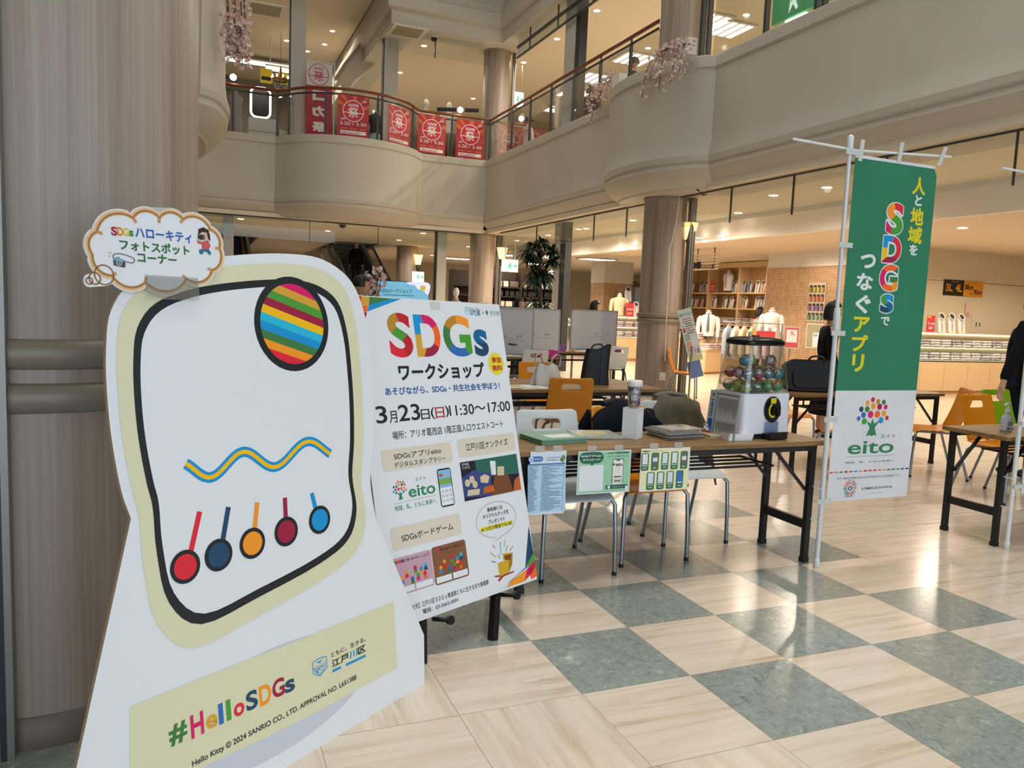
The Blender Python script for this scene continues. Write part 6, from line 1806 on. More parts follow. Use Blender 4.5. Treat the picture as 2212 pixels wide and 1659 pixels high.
# ------------------------------------------------------------------ mannequins and shirts
shirtW = mat('shirt_white', '#e8e3df', .75, spec=.2)
manM = mat('mannequin_cream', '#d8cdbb', .5)
def torso_rings(k=1.0, collar=True):
    R0 = []
    for z, w, d in ((.0, .150, .105), (.08, .145, .105), (.20, .150, .108), (.32, .172, .115), (.42, .190, .112), (.47, .178, .098), (.505, .12, .075), (.525, .066, .062), (.545, .060, .060)):
        R0.append([(w*math.cos(2*PI*i/24)*k, d*math.sin(2*PI*i/24)*k, z*k) for i in range(24)])
    return R0
def mannequin(label, M, top, legs=None, arms=True, tie=None, head=False, z0=0.95, hair=None, group=None, skirt=None, pedestal=True):
    t = thing('mannequin', label, 'mannequin', M, group)
    tr = Matrix.Translation((0, 0, z0))
    build('shirt', MB().loft(torso_rings(), M=tr), top, t)
    build('neck', MB().lathe([(.052, .53), (.045, .60), (.047, .625), (.001, .63)], 20, M=tr), manM, t)
    build('collar', MB().lathe([(.062, .525), (.072, .56), (.064, .575), (.056, .54)], 24, M=tr, a0=R_(-75), a1=R_(255)), top, t)
    if arms:
        for s in (-1, 1):
            build('sleeve', MB().tube([tr @ Vector(p) for p in ((s*.165, 0, .455), (s*.21, .0, .40), (s*.235, .01, .2), (s*.225, -.03, -.02))], [.055, .062, .052, .038], 12), top, t)
            build('hand', MB().tube([tr @ Vector(p) for p in ((s*.225, -.03, -.02), (s*.225, -.045, -.09), (s*.22, -.06, -.16))], [.025, .034, .012], 10, flat=.5), manM, t)
    if tie:
        build('tie', MB().loft([[(x*w, -y_-.004*q, z) for x, q in ((-1, 0), (1, 0), (1, 1), (-1, 1))] for w, y_, z in ((.022, .064, z0+.55), (.016, .088, z0+.50), (.026, .112, z0+.42), (.036, .116, z0+.14), (.004, .112, z0+.08))]), tie, t)
    if head:
        build('head', MB().ball((0, -.01, z0+.72), (.075, .092, .115), 20, 12), mat('mannequin_white', '#e0ddd6', .35), t)
    if legs:
        for s in (-1, 1):
            build('trouser_leg', MB().tube([(s*.075, 0, z0+.04), (s*.085, 0, z0-.1), (s*.09, 0, z0-.45), (s*.09, .02, .06)], [.098, .095, .07, .055], 16), legs, t)
        build('belt', MB().lathe([(.153, z0-.015), (.155, z0+.02)], 24, sy=.72), blackM, t)
    if skirt:
        build('skirt', MB().lathe([(.13, z0+.02), (.17, z0-.2), (.24, z0-.75), (.23, z0-.755)], 26, sy=.8), skirt, t)
    if pedestal:
        build('pedestal', MB().cyl((0, 0, .01), (0, 0, z0+.02), .016, 10).lathe([(.001, .015), (.17, .012), (.17, 0), (.001, 0)], 26), steelM, t)
    return t
# ------------------------------------------------------------------ the shirt shop and its neighbours
beigeW = mat('shop_cream_wall', '#dccdb0', .7)
maple = mat('maple_board', '#d8b98c', .5)
mapleD = mat('maple_back', '#b58f5e', .6)
XM, XS, YR = 13.3, 14.6, 11.75
yb = atx(1656, 600, XM).y
struct('wall_shop', MB().bb((XM, YR, 0), (XM+0.25, yb, 2.62), 0).bb((XM-0.06, YR+0.2, 0), (XM, atx(1741, 600, XM-0.06).y, 2.62), 0), mosM)
struct('wall_shop_top', MB().bb((XM-0.10, YR, 2.62), (XM+0.25, atx(1743, 500, XM-0.1).y, 3.0)).bb((XM+0.02, YR, 2.62), (XM+0.25, yb, 3.0)), whiteM)
struct('wall_counter', MB().bb((XM+0.25, YR, 0), (24, YR+0.2, 3.0)), beigeW)
struct('wall_shirts', MB().bb((XS+0.45, yb, 0), (XS+0.6, 24, 3.0)), beigeW)
struct('trim_9', MB().bb((XM+0.25, YR-0.012, 2.32), (24, YR, 2.335)), mat('picture_rail', '#a8987c', .6))

def shirt(label, M, col='shirt_white', tie=None, group=None, P={}):
    """a folded dress shirt propped up to show its collar"""
    key = 'p'
    if key not in P:
        t = thing('display_shirt', label, 'shirt', M, group)
        build('body', MB().prism(rr_poly(-.085, 0, .085, .27, .02), -.03, .0, 0, Matrix.Rotation(R_(80), 4, 'X')), shirtW, t, bevel=.008)
        cb_ = MB()
        Mc = Matrix.Translation((0, .05, .285)) @ Matrix.Rotation(R_(62), 4, 'X')
        cb_.lathe([(.060, -.012), (.068, .012), (.064, .03), (.052, .022)], 20, M=Mc)
        build('collar', cb_, shirtW, t)
        build('neck_lining', MB().lathe([(.001, .004), (.052, .010)], 18, M=Mc), mat('lining_dark', '#2a2a33', .8), t)
        build('placket', MB().box((0, -.008, .13), (.028, .004, .22)), mat('tie_none', '#d2c8c0', .7), t)
        P[key] = t
        t0 = t
        sub = {}
        if col != 'shirt_white': sub['shirt_white'] = MATS[col]
        return t
    sub = {}
    if col != 'shirt_white': sub['shirt_white'] = MATS[col]
    if tie: sub['tie_none'] = MATS[tie]
    return dup(P[key], M, label, group, mats=sub or None)
for n_, c in (('shirt_blue', '#8fa3c8'), ('shirt_pink', '#d8b3b0'), ('shirt_lilac', '#b5a6c0'), ('tie_wine', '#5a2030'), ('tie_navy', '#1e2338'), ('shirt_grey', '#b9b6b8')):
    mat(n_, c, .75, spec=.2)
def zx(px, py, X): return atx(px, py, X).z
ysh0, ysh1 = yb+0.05, 23.0
zt_ = 2.92; z1_ = zx(1560, 632, XS); z2_ = zx(1560, 665, XS); z0_ = 0.0
sh_ = thing('shirt_shelving', 'tall maple wall shelving full of dress shirts at the back of the shop', 'shelving', loc=(XS, ysh0, 0))
build('back_panel', MB().bb((XS+.38, ysh0, 0), (XS+.42, ysh1, zt_)), mapleD, sh_, True)
build('top_board', MB().bb((XS-.02, ysh0, zt_-.10), (XS+.4, ysh1, zt_+.04)), maple, sh_, True)
for zz in (z1_, z2_, 1.15, .85, .5, .12):
    build('shelf', MB().bb((XS, ysh0, zz-.035), (XS+.4, ysh1, zz)), maple, sh_, True)
for px in (1480, 1528, 1594, 1654):
    y = min(max(atx(px, 640, XS).y, ysh0), ysh1)
    build('upright', MB().bb((XS-.01, y-.03, 0), (XS+.4, y+.03, zt_)), maple, sh_, True)
RM = Matrix.Rotation(-PI/2, 4, 'Z')
def shirt_row(pxs, z, gname, lab):
    for i, (px, c, ti) in enumerate(pxs):
        y = atx(px, 640, XS+.12).y
        shirt(lab, Matrix.Translation((XS+.10, y, z)) @ RM @ Matrix.Scale(1.0, 4), c, ti, gname)
W_, B_, Pk, L_, Gy = 'shirt_white', 'shirt_blue', 'shirt_pink', 'shirt_lilac', 'shirt_grey'
shirt_row([(1482, W_, None), (1493, W_, None), (1513, L_, None), (1523, W_, 'tie_navy'), (1604, B_, None), (1618, Gy, 'tie_navy'), (1634, W_, None), (1646, Pk, None), (1586, W_, 'tie_navy')], z1_, 'shirts on the upper display shelf', 'folded dress shirt on the upper shelf of the maple wall shelving')
shirt_row([(1482, W_, None), (1493, W_, None), (1504, Pk, None), (1516, Pk, 'tie_wine'), (1530, B_, None), (1543, W_, 'tie_navy'), (1566, W_, 'tie_navy'), (1580, W_, None), (1596, W_, 'tie_wine'), (1610, W_, 'tie_wine'), (1636, W_, None), (1647, Gy, None)], z2_, 'shirts on the middle display shelf', 'folded dress shirt on the middle shelf of the maple wall shelving')
def folded(label, M, group, col=None, P={}):
    if 'p' not in P:
        t = thing('folded_shirt', label, 'shirt', M, group)
        build('body', MB().box((0, 0, .022), (.22, .30, .044)), shirtW, t, bevel=.014, seg=2)
        build('collar', MB().tube([(-.07, -.155, .026), (-.03, -.165, .030), (.03, -.165, .030), (.07, -.155, .026)], .016, 8), shirtW, t)
        P['p'] = t
        return t
    return dup(P['p'], M, label, group, mats={'shirt_white': MATS[col]} if col and col != W_ else None)
rnd = random.Random(5)
for zz, n in ((1.15, 4), (.85, 4), (.5, 4)):
    for j in range(11):
        y = ysh0+.25+j*.34
        for k in range(n):
            folded('folded shirt piled on the lower shelves of the maple wall shelving', Matrix.Translation((XS+.18+rnd.uniform(-.02, .02), y+rnd.uniform(-.02, .02), zz+k*.052)) @ RM, 'piled shirts on the lower shelves', rnd.choice([W_, Pk, W_, Pk, Gy]))

# lit display counters with folded shirts
def counter(label, x0, x1, y0, dep, z_s, tag_, ncol, colpick, ztop=1.22):
    t = thing('display_counter', label, 'counter', loc=((x0+x1)/2, y0+dep/2, 0))
    build('base_cabinet', MB().bb((x0, y0, .08), (x1, y0+dep, .66)), maple, t, True)
    build('kick_plinth', MB().bb((x0, y0+.03, 0), (x1, y0+dep, .08)), mapleD, t, True)
    dn = max(2, int((x1-x0)/.62))
    for i in range(1, dn):
        x = x0+(x1-x0)*i/dn; build('door_gap', MB().bb((x-.004, y0-.002, .10), (x+.004, y0+.004, .60)), mapleD, t, True)
    build('back_board', MB().bb((x0, y0+dep-.03, .66), (x1, y0+dep, ztop)), beigeW, t, True)
    led = mat('shelf_led', '#fff0cf', .5, em=8.0)
    for zz in z_s:
        build('glass_shelf', MB().bb((x0, y0-.02, zz-.014), (x1, y0+dep-.03, zz)), mat('shelf_glass', '#c8cfc6', .15), t, True)
        build('light_strip', MB().bb((x0, y0+dep-.05, zz-.03), (x1, y0+dep-.035, zz-.016)), led, t, True)
    build('top_board', MB().bb((x0, y0-.02, ztop-.02), (x1, y0+dep, ztop)), maple, t, True)
    build('light_strip', MB().bb((x0, y0+dep-.05, ztop-.04), (x1, y0+dep-.035, ztop-.022)), led, t, True)
    rn = random.Random(ncol)
    for zz in z_s:
        for j in range(ncol):
            for k in range(3):
                folded('folded shirt stacked on the '+tag_, Matrix.Translation((x0+.17+(x1-x0-.34)*j/(ncol-1)+rn.uniform(-.02, .02), y0+.17, zz+.001+k*.05)), 'shirts on the '+tag_, rn.choice(colpick))
    return t
cz = [aty(2060, 752, 11.0).z-.02, aty(2060, 786, 11.0).z]
counter('long lit shirt counter below the black and orange size sign', 12.6, 18.6, 11.0, .55, (0.70, .96), 'lit counter below the size sign', 20, [W_, W_, Gy], 1.25)
counter('lit shirt counter beside the tiled pillar beyond the whiteboards', 10.3, 13.4, 19.0, .55, (.70, .98), 'lit counter beside the tiled pillar', 10, [W_, Pk, Gy], 1.27)
# shirts, price card and signs standing on the right counter
for px in (2027, 2049, 2070):
    x = aty(px, 725, 11.2).x
    shirt('white dress shirt standing on the counter below the size sign', Matrix.Translation((x, 11.12, 1.25)) @ Matrix.Scale(1.12, 4), W_, None, 'white shirts standing on the size sign counter')
def card_sign(name, label, M, w, h, face, prints, stand=True, cat='sign'):
    t = thing(name, label, cat, M)
    build('card', MB().prism([(0, 0), (w, 0), (w, h), (0, h)], -.006, 0), face, t)
    if prints:
        m = MB(); mm = []
        for fn in prints: fn(m, mm, w, h)
        build('lettering', m, mm, t)
    return t
def T_(s, x0, y0, x1, y1, c, b=.03):
    def f(m, mm, w, h):
        mm.append(ink(c)); m.text(s, w*x0, h*y0, w*x1, h*y1, len(mm)-1, .003, b)
    return f
def Q_(x0, y0, x1, y1, c, z=.0015):
    def f(m, mm, w, h):
        mm.append(ink(c)); m.rect(w*x0, h*y0, w*x1, h*y1, z, len(mm)-1)
    return f
UX = lambda o: frame(o, (1, 0, 0), (0, 0, 1))
VX = lambda o: frame(o, (0, -1, 0), (0, 0, 1))
redC = mat('price_red', '#c43a44', .5)
x = aty(1997, 724, 11.15).x
card_sign('price_card', 'red price card standing at the end of the size sign counter', UX((x, 11.12, 1.25)), .22, .33, redC, [Q_(.05, .86, .45, .96, '#e6c34a'), T_('\uffe51,100', .12, .42, .9, .58, '#f4e6e2'), T_('OFF', .25, .16, .75, .32, '#f4e6e2')])
a = aty(2037, 640, YR-.02); b = aty(2126, 600, YR-.02)
w, h = b.x-a.x, (b.z-a.z)
h = aty(2039, 603, YR-.02).z-aty(2037, 637, YR-.02).z
sz = card_sign('size_sign', 'black and orange size sign reading 3L 4L and 88 to 90 on the cream wall', UX((a.x, YR-.02, aty(2037, 637, YR-.02).z)), w, h, mat('sign_black', '#1f1c18', .4), [Q_(.50, 0, 1, 1, '#d9922a'), T_('3L', .05, .25, .22, .75, '#d9922a'), T_('4L', .29, .25, .46, .75, '#d9922a'), T_('88cm', .53, .42, .74, .78, '#1f1c18'), T_('\uff5e', .66, .14, .74, .24, '#1f1c18'), T_('90cm', .76, .14, .97, .48, '#1f1c18'), T_('\u5927\u304d\u3044\u30b5\u30a4\u30ba', .18, .84, .36, .92, '#e6dfd0', 0), T_('\u88c4\u4e08\u306e\u30b5\u30a4\u30ba', .62, .84, .86, .92, '#1f1c18', 0)])
a = aty(2084, 684, YR-.02)
card_sign('notice', 'small pink no-smoking style notice on the cream wall under the size sign', UX((a.x, YR-.02, a.z)), .16, .30, mat('notice_pinkish', '#e3c3bb', .5), [Q_(.15, .05, .85, .28, '#c9908a')])
a = aty(2095, 723, YR-.01); b = aty(2135, 680, YR-.01)
hp = thing('hatch_panel', 'cream access hatch with two slots on the wall beside the pink notice', 'hatch', UX((a.x, YR-.01, a.z)))
hw, hh = b.x-a.x, aty(2100, 680, YR-.01).z-a.z
build('door', MB().prism([(0, 0), (hw, 0), (hw, hh), (0, hh)], -.008, 0), mat('hatch_cream', '#d9ceb4', .6), hp)
build('slot', MB().rect(hw*.30, hh*.42, hw*.35, hh*.62, .002).rect(hw*.50, hh*.42, hw*.55, hh*.62, .002), blackM, hp)
# mosaic wall niche with coloured ties
a = atx(1742, 694, XM-.075); b = atx(1785, 612, XM-.075)
nw = a.y-b.y; zlo = a.z; zhi = atx(1743, 612, XM-.075).z
ni = thing('tie_cabinet', 'white pigeonhole cabinet of coloured rolled ties on the mosaic wall', 'cabinet', VX((XM-.08, a.y, zlo)))
nh = zhi-zlo
build('box', MB().prism([(0, 0), (nw, 0), (nw, nh), (0, nh)], -.02, 0), mat('niche_white', '#d9d2c0', .6), ni)
build('hole', MB().add(*[(lambda q: q)(None)] if False else ([], [])), blackM, ni) if False else None
cols = ['#8a8f4a', '#b5a94f', '#c9be62', '#c2a368', '#c98a78', '#d08c74', '#cf7a6a', '#d9806a', '#8d6a88', '#b58aa8', '#7a6aa0', '#a084a4', '#6f8a6a', '#84a27a', '#93ad80', '#7f9a88']
for r in range(4):
    for c in range(4):
        x0, y0 = nw*(.05+.235*c), nh*(.04+.24*(3-r))
        cc = build('compartment', MB().rect(x0, y0, x0+nw*.19, y0+nh*.19, .002, 0), mat('niche_dark', '#4a4034', .8), ni)
        build('rolled_tie', MB().prism(rr_poly(x0+nw*.02, y0, x0+nw*.16, y0+nh*.13, .02), .002, .03), mat('tie_'+cols[r*4+c].strip('#'), cols[r*4+c], .6), cc)
a = atx(1737, 718, XM-.075); z_lo = atx(1737, 718, XM-.075).z; z_hi = atx(1742, 668, XM-.075).z
a2 = atx(1742, 716, XM-.075)
nf = thing('wall_niche', 'white open wall box with a leaning white shirt pack under the tie cabinet', 'cabinet', VX((XM-.08, a2.y, zlo-.62)))
build('box', MB().prism([(0, 0), (nw, 0), (nw, .58), (0, .58)], -.02, 0), mat('niche_white', '#d9d2c0', .6), nf)
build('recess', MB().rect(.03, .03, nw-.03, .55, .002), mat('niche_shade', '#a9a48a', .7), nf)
card_sign('shirt_pack', 'white packaged shirt leaning in the wall box under the tie cabinet', VX((XM-.10, a2.y-nw*.45, zlo-.59)), nw*.4, .34, whiteP, [Q_(.1, .75, .7, .9, '#8fb0c8')])

# signboard of slats over the shop entrance
XQ = 11.2
a = atx(1480, 585, XQ); b = atx(1553, 548, XQ)
sg_ = thing('slat_signboard', 'hanging white slat signboard with black shop lettering over the shirt shop', 'sign', VX((XQ, a.y, a.z-.02)))
sw, shh = a.y-b.y, b.z-a.z+.05
for k in range(6): build('slat', MB().box((sw/2, shh*(k+.5)/6, 0), (sw, .035, .03)), mat('slat_white', '#d9cfba', .5), sg_)
for xx in (.35, .86): build('hanging_rod', MB().cyl((sw*xx, shh*.2, -.02), (sw*xx, 2.98-a.z+.02, -.02), .012, 8), darkM, sg_)
lm = MB(); lm.text('the', sw*.04, shh*.12, sw*.52, shh*.72, 0, .02, .06); lm.text('\u30b7\u30e3\u30c4\u5de5\u623f', sw*.54, shh*.08, sw*.9, shh*.34, 0, .02, .04)
build('lettering', lm, blackM, sg_)
# mannequins
pos = atd(1666, 700, 18.2)
m1 = mannequin('headless mannequin in white dress shirt and dark trousers before the mosaic wall', Matrix.Translation((pos.x, pos.y, 0)) @ RZ(-48), shirtW, mat('trouser_brown', '#3a322e', .8), True, None, False, 1.0)
pos = atd(1530, 700, 19.2)
mannequin('bust mannequin in white shirt with loose grey tie on the low shirt table', Matrix.Translation((pos.x, pos.y, 0)) @ RZ(-40), shirtW, None, True, mat('tie_grey', '#6a6a78', .6), False, .90)
pos = Vector((XS+.15, atx(1574, 600, XS+.15).y, 0))
mannequin('bust mannequin with pale tie standing on the upper shelf of the wall shelving', Matrix.Translation((pos.x, pos.y, z1_)) @ RZ(-80), shirtW, None, False, mat('tie_pale', '#a9a4c0', .6), False, .06, pedestal=False)
pos = aty(1338, 690, 19.2)
mannequin('bust mannequin in cream jacket standing on the lit counter beside the tiled pillar', Matrix.Translation((pos.x, 19.25, 1.27)) @ RZ(-20), mat('jacket_cream', '#c9bc9c', .8), None, True, None, False, .02, pedestal=False)
pos = atd(985, 640, 18.8)
mannequin('headed mannequin in mauve grey jacket near the corner column', Matrix.Translation((pos.x, pos.y, 0)) @ RZ(-10), mat('jacket_mauve', '#a39496', .8), None, True, None, True, .98)
pos = atd(888, 640, 21.5)
mannequin('white-headed mannequin standing just behind the blue screen', Matrix.Translation((pos.x, pos.y, 0)) @ RZ(-10), mat('jacket_dull', '#8f8a84', .8), None, True, None, True, .98)
# shop assistant bending at the shelves
pos = atd(1638, 690, 20.0)
person('dark-haired shop assistant behind the mannequin with white shirt', Matrix.Translation((pos.x, pos.y, 0)) @ RZ(70), 1.62, '#d8d2cc', '#22242a', 'bob')
# low table with shirts, hanging rack
q = atz(1524, 808, 0)
lt_ = thing('shirt_table', 'low stepped maple table piled with shirts at the shop front', 'table', loc=(11.7, 15.9, 0), rz=R_(20))
build('base', MB().box((0, 0, .30), (1.5, 1.1, .5)), maple, lt_); build('plinth', MB().box((0, 0, .025), (1.44, 1.04, .05)), mapleD, lt_)
build('top_board', MB().box((0, 0, .565), (1.54, 1.14, .03)), maple, lt_)
build('riser', MB().box((0.05, .1, .70), (1.2, .8, .24)), maple, lt_)
Mt = Matrix.Translation((11.7, 15.9, 0)) @ RZ(20)
for lvl, (zz, yy, n) in enumerate(((.582, -.42, 5), (.822, -.12, 4), (.822, .22, 4))):
    for j in range(n):
        for k in range(3):
            folded('folded shirt piled on the low stepped table', Mt @ Matrix.Translation((-.56+j*.27, yy, zz+k*.05)), 'shirts on the low table', [W_, Pk, Pk, Gy][(j+k) % 4])
rk_p = atd(1625, 720, 16.8)
Rk = Matrix.Translation((rk_p.x, rk_p.y, 0)) @ RZ(-38)
rk = thing('garment_rack', 'steel garment rack of hanging shirts at the shop front', 'rack', Rk)
build('rail', MB().cyl((-.6, 0, 1.28), (.6, 0, 1.28), .012, 10), steelM, rk)
for s in (-1, 1): build('post', MB().cyl((s*.58, 0, .03), (s*.58, 0, 1.28), .013, 10).bar((s*.58, -.22, .03), (s*.58, .22, .03), .03), steelM, rk)
hc_ = ['#9aa3b4', '#d9d0c2', '#d6c3a4', '#c8b88f', '#b9b2b4', '#c2b0bc', '#d8cfc8']
hp_ = None
for i in range(7):
    M = Rk @ Matrix.Translation((-.48+i*.16, 0, 0)) @ RZ(72)
    c = mat('hung_'+hc_[i].strip('#'), hc_[i], .8)
    if hp_ is None:
        hp_ = thing('hanging_shirt', 'long-sleeved shirt hanging on the steel garment rack', 'shirt', M, 'shirts on the garment rack')
        build('body', MB().loft([[(w*math.cos(2*PI*k/16), d*math.sin(2*PI*k/16), z) for k in range(16)] for z, w, d in ((.55, .21, .05), (.9, .20, .06), (1.08, .21, .06), (1.15, .17, .045), (1.20, .06, .03))]), c, hp_)
        for s in (-1, 1): build('sleeve', MB().tube([(s*.18, 0, 1.12), (s*.24, 0, 1.0), (s*.25, 0, .62)], [.045, .05, .038], 10, flat=.6), c, hp_)
        build('hanger', MB().tube([(-.17, 0, 1.14), (0, 0, 1.215), (0, 0, 1.25), (.02, 0, 1.275), (0, 0, 1.295)], .005, 6), mat('hanger_yellow', '#c9a93a', .5), hp_)
        first = c
    else:
        dup(hp_, M, mats={first.name: c})
M = frame(atd(1697, 760, 15.8), (.62, -.75, 0), (.25, .2, .92))
pos = atd(1700, 800, 15.6)
prc = card_sign('price_stand', 'tilted red and white price board on a thin post before the mosaic wall', frame(atd(1692, 752, 15.6), Vector((math.cos(R_(-42)), math.sin(R_(-42)), 0)), Vector((.12, .12, .98))), .27, .42, mat('frame_silver', '#b8b4ac', .4), [Q_(.06, .05, .94, .95, '#c0464a'), Q_(.14, .28, .86, .86, '#eee6e0', .002), T_('5,', .4, .6, .7, .78, '#c0464a')])
l0 = ROOTM[prc.name].inverted() @ Vector((atd(1692, 752, 15.6).x+.08, atd(1692, 752, 15.6).y-.02, 0))
build('post', MB().cyl(Vector((.12, .0, -.012)), l0, .012, 8), steelM, prc)
card_sign('price_card', 'pink-red promotion card just above the capsule machine lid', frame(atd(1625, 736, 15.9), Vector((math.cos(R_(-42)), math.sin(R_(-42)), 0)), (0.05, .05, 1)), .42, .20, redC, [Q_(0, 0, .16, 1, '#d9a83a'), T_('SALE', .3, .3, .8, .6, '#e8c8c4', 0)][:1])
card_sign('price_card', 'red price card leaning on the upper shelf of the wall shelving', VX((XS+.03, atx(1532, 625, XS).y, z1_)), .20, .36, redC, [T_('1,000', .1, .45, .9, .6, '#f0d8d0'), T_('OFF', .25, .2, .75, .34, '#f0d8d0'), Q_(.2, .8, .5, .92, '#d9a83a')])
x = aty(1352, 700, 19.05).x
card_sign('price_card', 'red price card beside the cream jacket bust on the lit counter', UX((x, 19.1, 1.27)), .26, .38, redC, [T_('OFF', .2, .15, .8, .3, '#f0d8d0'), T_('2,000', .1, .45, .9, .6, '#f0d8d0')])
shirt('dark-collared shirt standing beside the red price card on the lit counter', Matrix.Translation((aty(1372, 700, 19.2).x, 19.15, 1.27)) @ Matrix.Scale(1.2, 4), W_)
# tiled pillar
pl_ = thing('tiled_pillar', 'square mosaic-tiled pillar with white top beyond the whiteboards', 'pillar', loc=(11.75, 22.5, 0))
p0 = aty(1306, 600, 22.0); p1 = aty(1367, 600, 22.0)
build('shaft', MB().bb((p0.x, 22.0, 0), (p1.x, 22.0+.9, 2.30)), mosM, pl_, True)
build('white_top', MB().bb((p0.x-.01, 21.99, 2.30), (p1.x+.01, 22.91, 3.0)), whiteM, pl_, True)
# glass showcase with shirt and posters behind
gc = thing('glass_showcase', 'glass shelf case with a white shirt beside the tiled pillar', 'showcase', loc=(aty(1350, 640, 19.9).x, 19.9, 1.28))
build('glass_box', MB().box((0.15, 0, .42), (.75, .5, .84)), clearM, gc)
build('shelf', MB().box((.15, 0, .42), (.73, .48, .012)), mat('shelf_glass', '#c8cfc6', .15), gc)
build('base', MB().box((.15, 0, -.64), (.75, .5, 1.28)), maple, gc)
shirt('white shirt on the glass shelf beside the tiled pillar', Matrix.Translation((gc.location.x+.1, 19.85, 1.71)) @ Matrix.Scale(1.2, 4), W_)
for z_ in (1.35, 1.75):
    card_sign('fashion_photo', 'framed grey fashion photograph, %s of the pair beside the glass showcase' % ('lower' if z_ < 1.5 else 'upper'), UX((aty(1378, 640, 20.6).x, 20.6, z_)), .42, .36, mat('photo_grey', '#5a544e', .4), [Q_(.4, .0, .6, .7, '#a39a90'), Q_(.42, .72, .58, .92, '#b8a494')], cat='picture')
card_sign('price_sign', 'black number sign 300 above the fashion photographs', UX((aty(1366, 610, 20.6).x, 20.6, 2.16)), .02, .02, blackM, [(lambda m, mm, w, h: (mm.append(ink('#1c1a18')), m.text('300', 0, 0, .62, .17, len(mm)-1, .004, .06)))])
struct('wall_partition', MB().bb((9.95, 27.0, 0), (12.6, 27.2, 2.6)), mat('amber_wood', '#c08a4a', .5))
# the goods shop seen past the tree
XA = aty(1080, 640, 22.0).x; XB = aty(1207, 640, 22.0).x
gs = thing('goods_shelving', 'dark shelving of bags and boxes behind the potted tree', 'shelving', loc=((XA+XB)/2, 22.2, 0))
brn = mat('shelf_dark_brown', '#2c2019', .6)
build('back_panel', MB().bb((XA-1.5, 22.4, 0), (XB, 22.45, 2.45)), brn, gs, True)
zz_ = [aty(1140, y, 22.1).z for y in (641, 625, 668, 672)]
SZ = [.45, .95, 1.40, 1.72, 2.0]
for z in SZ: build('shelf', MB().bb((XA-1.5, 22.0, z-.03), (XB, 22.4, z)), brn, gs, True)
for x in (XA-1.5, (XA+XB)/2-.3, XB): build('upright', MB().bb((x-.02, 21.98, 0), (x+.02, 22.4, 2.45)), brn, gs, True)
bm_ = [mat('box_'+c.strip('#'), c, .5) for c in ('#1b1c1e', '#3a3a34', '#b9a98c', '#c9c4b8', '#57534a', '#d3cdbd', '#26282c', '#8f8670')]
rnd = random.Random(9); bp0 = {}
for si, z in enumerate(SZ):
    x = XA-.1
    while x < XB-.2:
        w = rnd.choice([.14, .18, .24, .3]); h = rnd.uniform(.14, .26); mi = rnd.randrange(8)
        if si == 3: mi = rnd.choice([0, 6, 0])
        if si == 4: mi = rnd.choice([2, 5, 4, 1])
        if si == 2: mi = rnd.choice([3, 5, 3, 2])
        key = (w, mi)
        M = Matrix.Translation((x+w/2, 22.16, z)) @ Matrix.Scale(1, 4)
        lb_ = 'bag or box of goods on the dark shelving behind the potted tree'
        if key not in bp0:
            t = thing('storage_bag', lb_, 'bag', M, 'goods on the dark shelving')
            build('body', MB().box((0, 0, .09), (w-.02, .2, .18)), bm_[mi], t, bevel=.02)
            build('handle', MB().tube(catmull([(-.04, -.06, .178), (-.03, -.06, .22), (.03, -.06, .22), (.04, -.06, .178)], 3, False), .006, 5), bm_[0], t)
            bp0[key] = t
        else:
            dup(bp0[key], M, lb_)
        x += w+rnd.uniform(.01, .05)
card_sign('lit_sign', 'white lit shop sign with green numeral behind the tree', UX((aty(1178, 592, 24).x, 24, aty(1178, 592, 24).z)), .02, .02, whiteP, [(lambda m, mm, w, h: (mm.extend([mat('sign_lit_white', '#ffffff', .5, em=1.6), mat('sign_lit_green', '#c8e04a', .5, em=1.2)]), m.text('music', 0, 0, .28, .18, 0, .004, .05), m.text('3', .29, 0, .37, .2, 1, .004, .05)))])
# heaps of goods on the far table
q = aty(1255, 690, 20.5)
gt = thing('goods_table', 'table heaped with white packs between the post and the woman in white', 'table', loc=(q.x, 20.5, 0))
build('tabletop', MB().box((0, 0, .95), (1.3, .7, .04)), whiteM, gt)
for sx in (-.6, .6):
    for sy in (-.3, .3): build('leg', MB().box((sx, sy, .465), (.05, .05, .93)), whiteM, gt)
rnd = random.Random(21)
for i in range(16):
    M = Matrix.Translation((q.x-.52+(i % 8)*.15, 20.36+.26*(i//8), .972)) @ RZ(rnd.uniform(0, 90))
    if i == 0:
        pk0 = thing('goods_pack', 'plastic-wrapped pack heaped on the white goods table', 'pack', M, 'packs on the goods table')
        build('body', MB().ball((0, 0, .09), (.085, .065, .095), 12, 8), mat('pack_white', '#cfcac4', .3), pk0); build('label_patch', MB().box((0, -.066, .09), (.05, .004, .05)), mat('pack_label', '#6a8f7a', .4), pk0)
    else: dup(pk0, M)

# ------------------------------------------------------------------ potted tree and small plant
leafM = NT('leaf_green', .45, .4); leafM = leafM.out(leafM.ramp(leafM.noise(3), [(.3, '#10200f'), (.7, '#2a4426')]))
barkM = mat('bark', '#5a5040', .8)
def leaf(mb, base, d, L, w, droop, mi=0):
    d = Vector(d).normalized(); up = Vector((0, 0, 1)); side = d.cross(up)
    side = side.normalized() if side.length > .01 else Vector((1, 0, 0))
    vs = []
    for i in range(5):
        t = i/4; c = Vector(base)+d*L*t+up*(-droop*L*t*t); ww = w*math.sin(PI*min(1, .12+t*.86))
        vs += [c-side*ww, c+Vector((0, 0, .15*ww)), c+side*ww]
    fs = []
    for i in range(4):
        for k in range(2): fs.append((i*3+k, i*3+k+1, (i+1)*3+k+1, (i+1)*3+k))
    mb.add(vs, fs, mi, True)
P0 = atd(1160, 670, 14.6)
tr = thing('potted_tree', 'tall potted tree with dark drooping strap leaves behind the whiteboards', 'plant', loc=(P0.x, P0.y, 0))
rnd = random.Random(3)
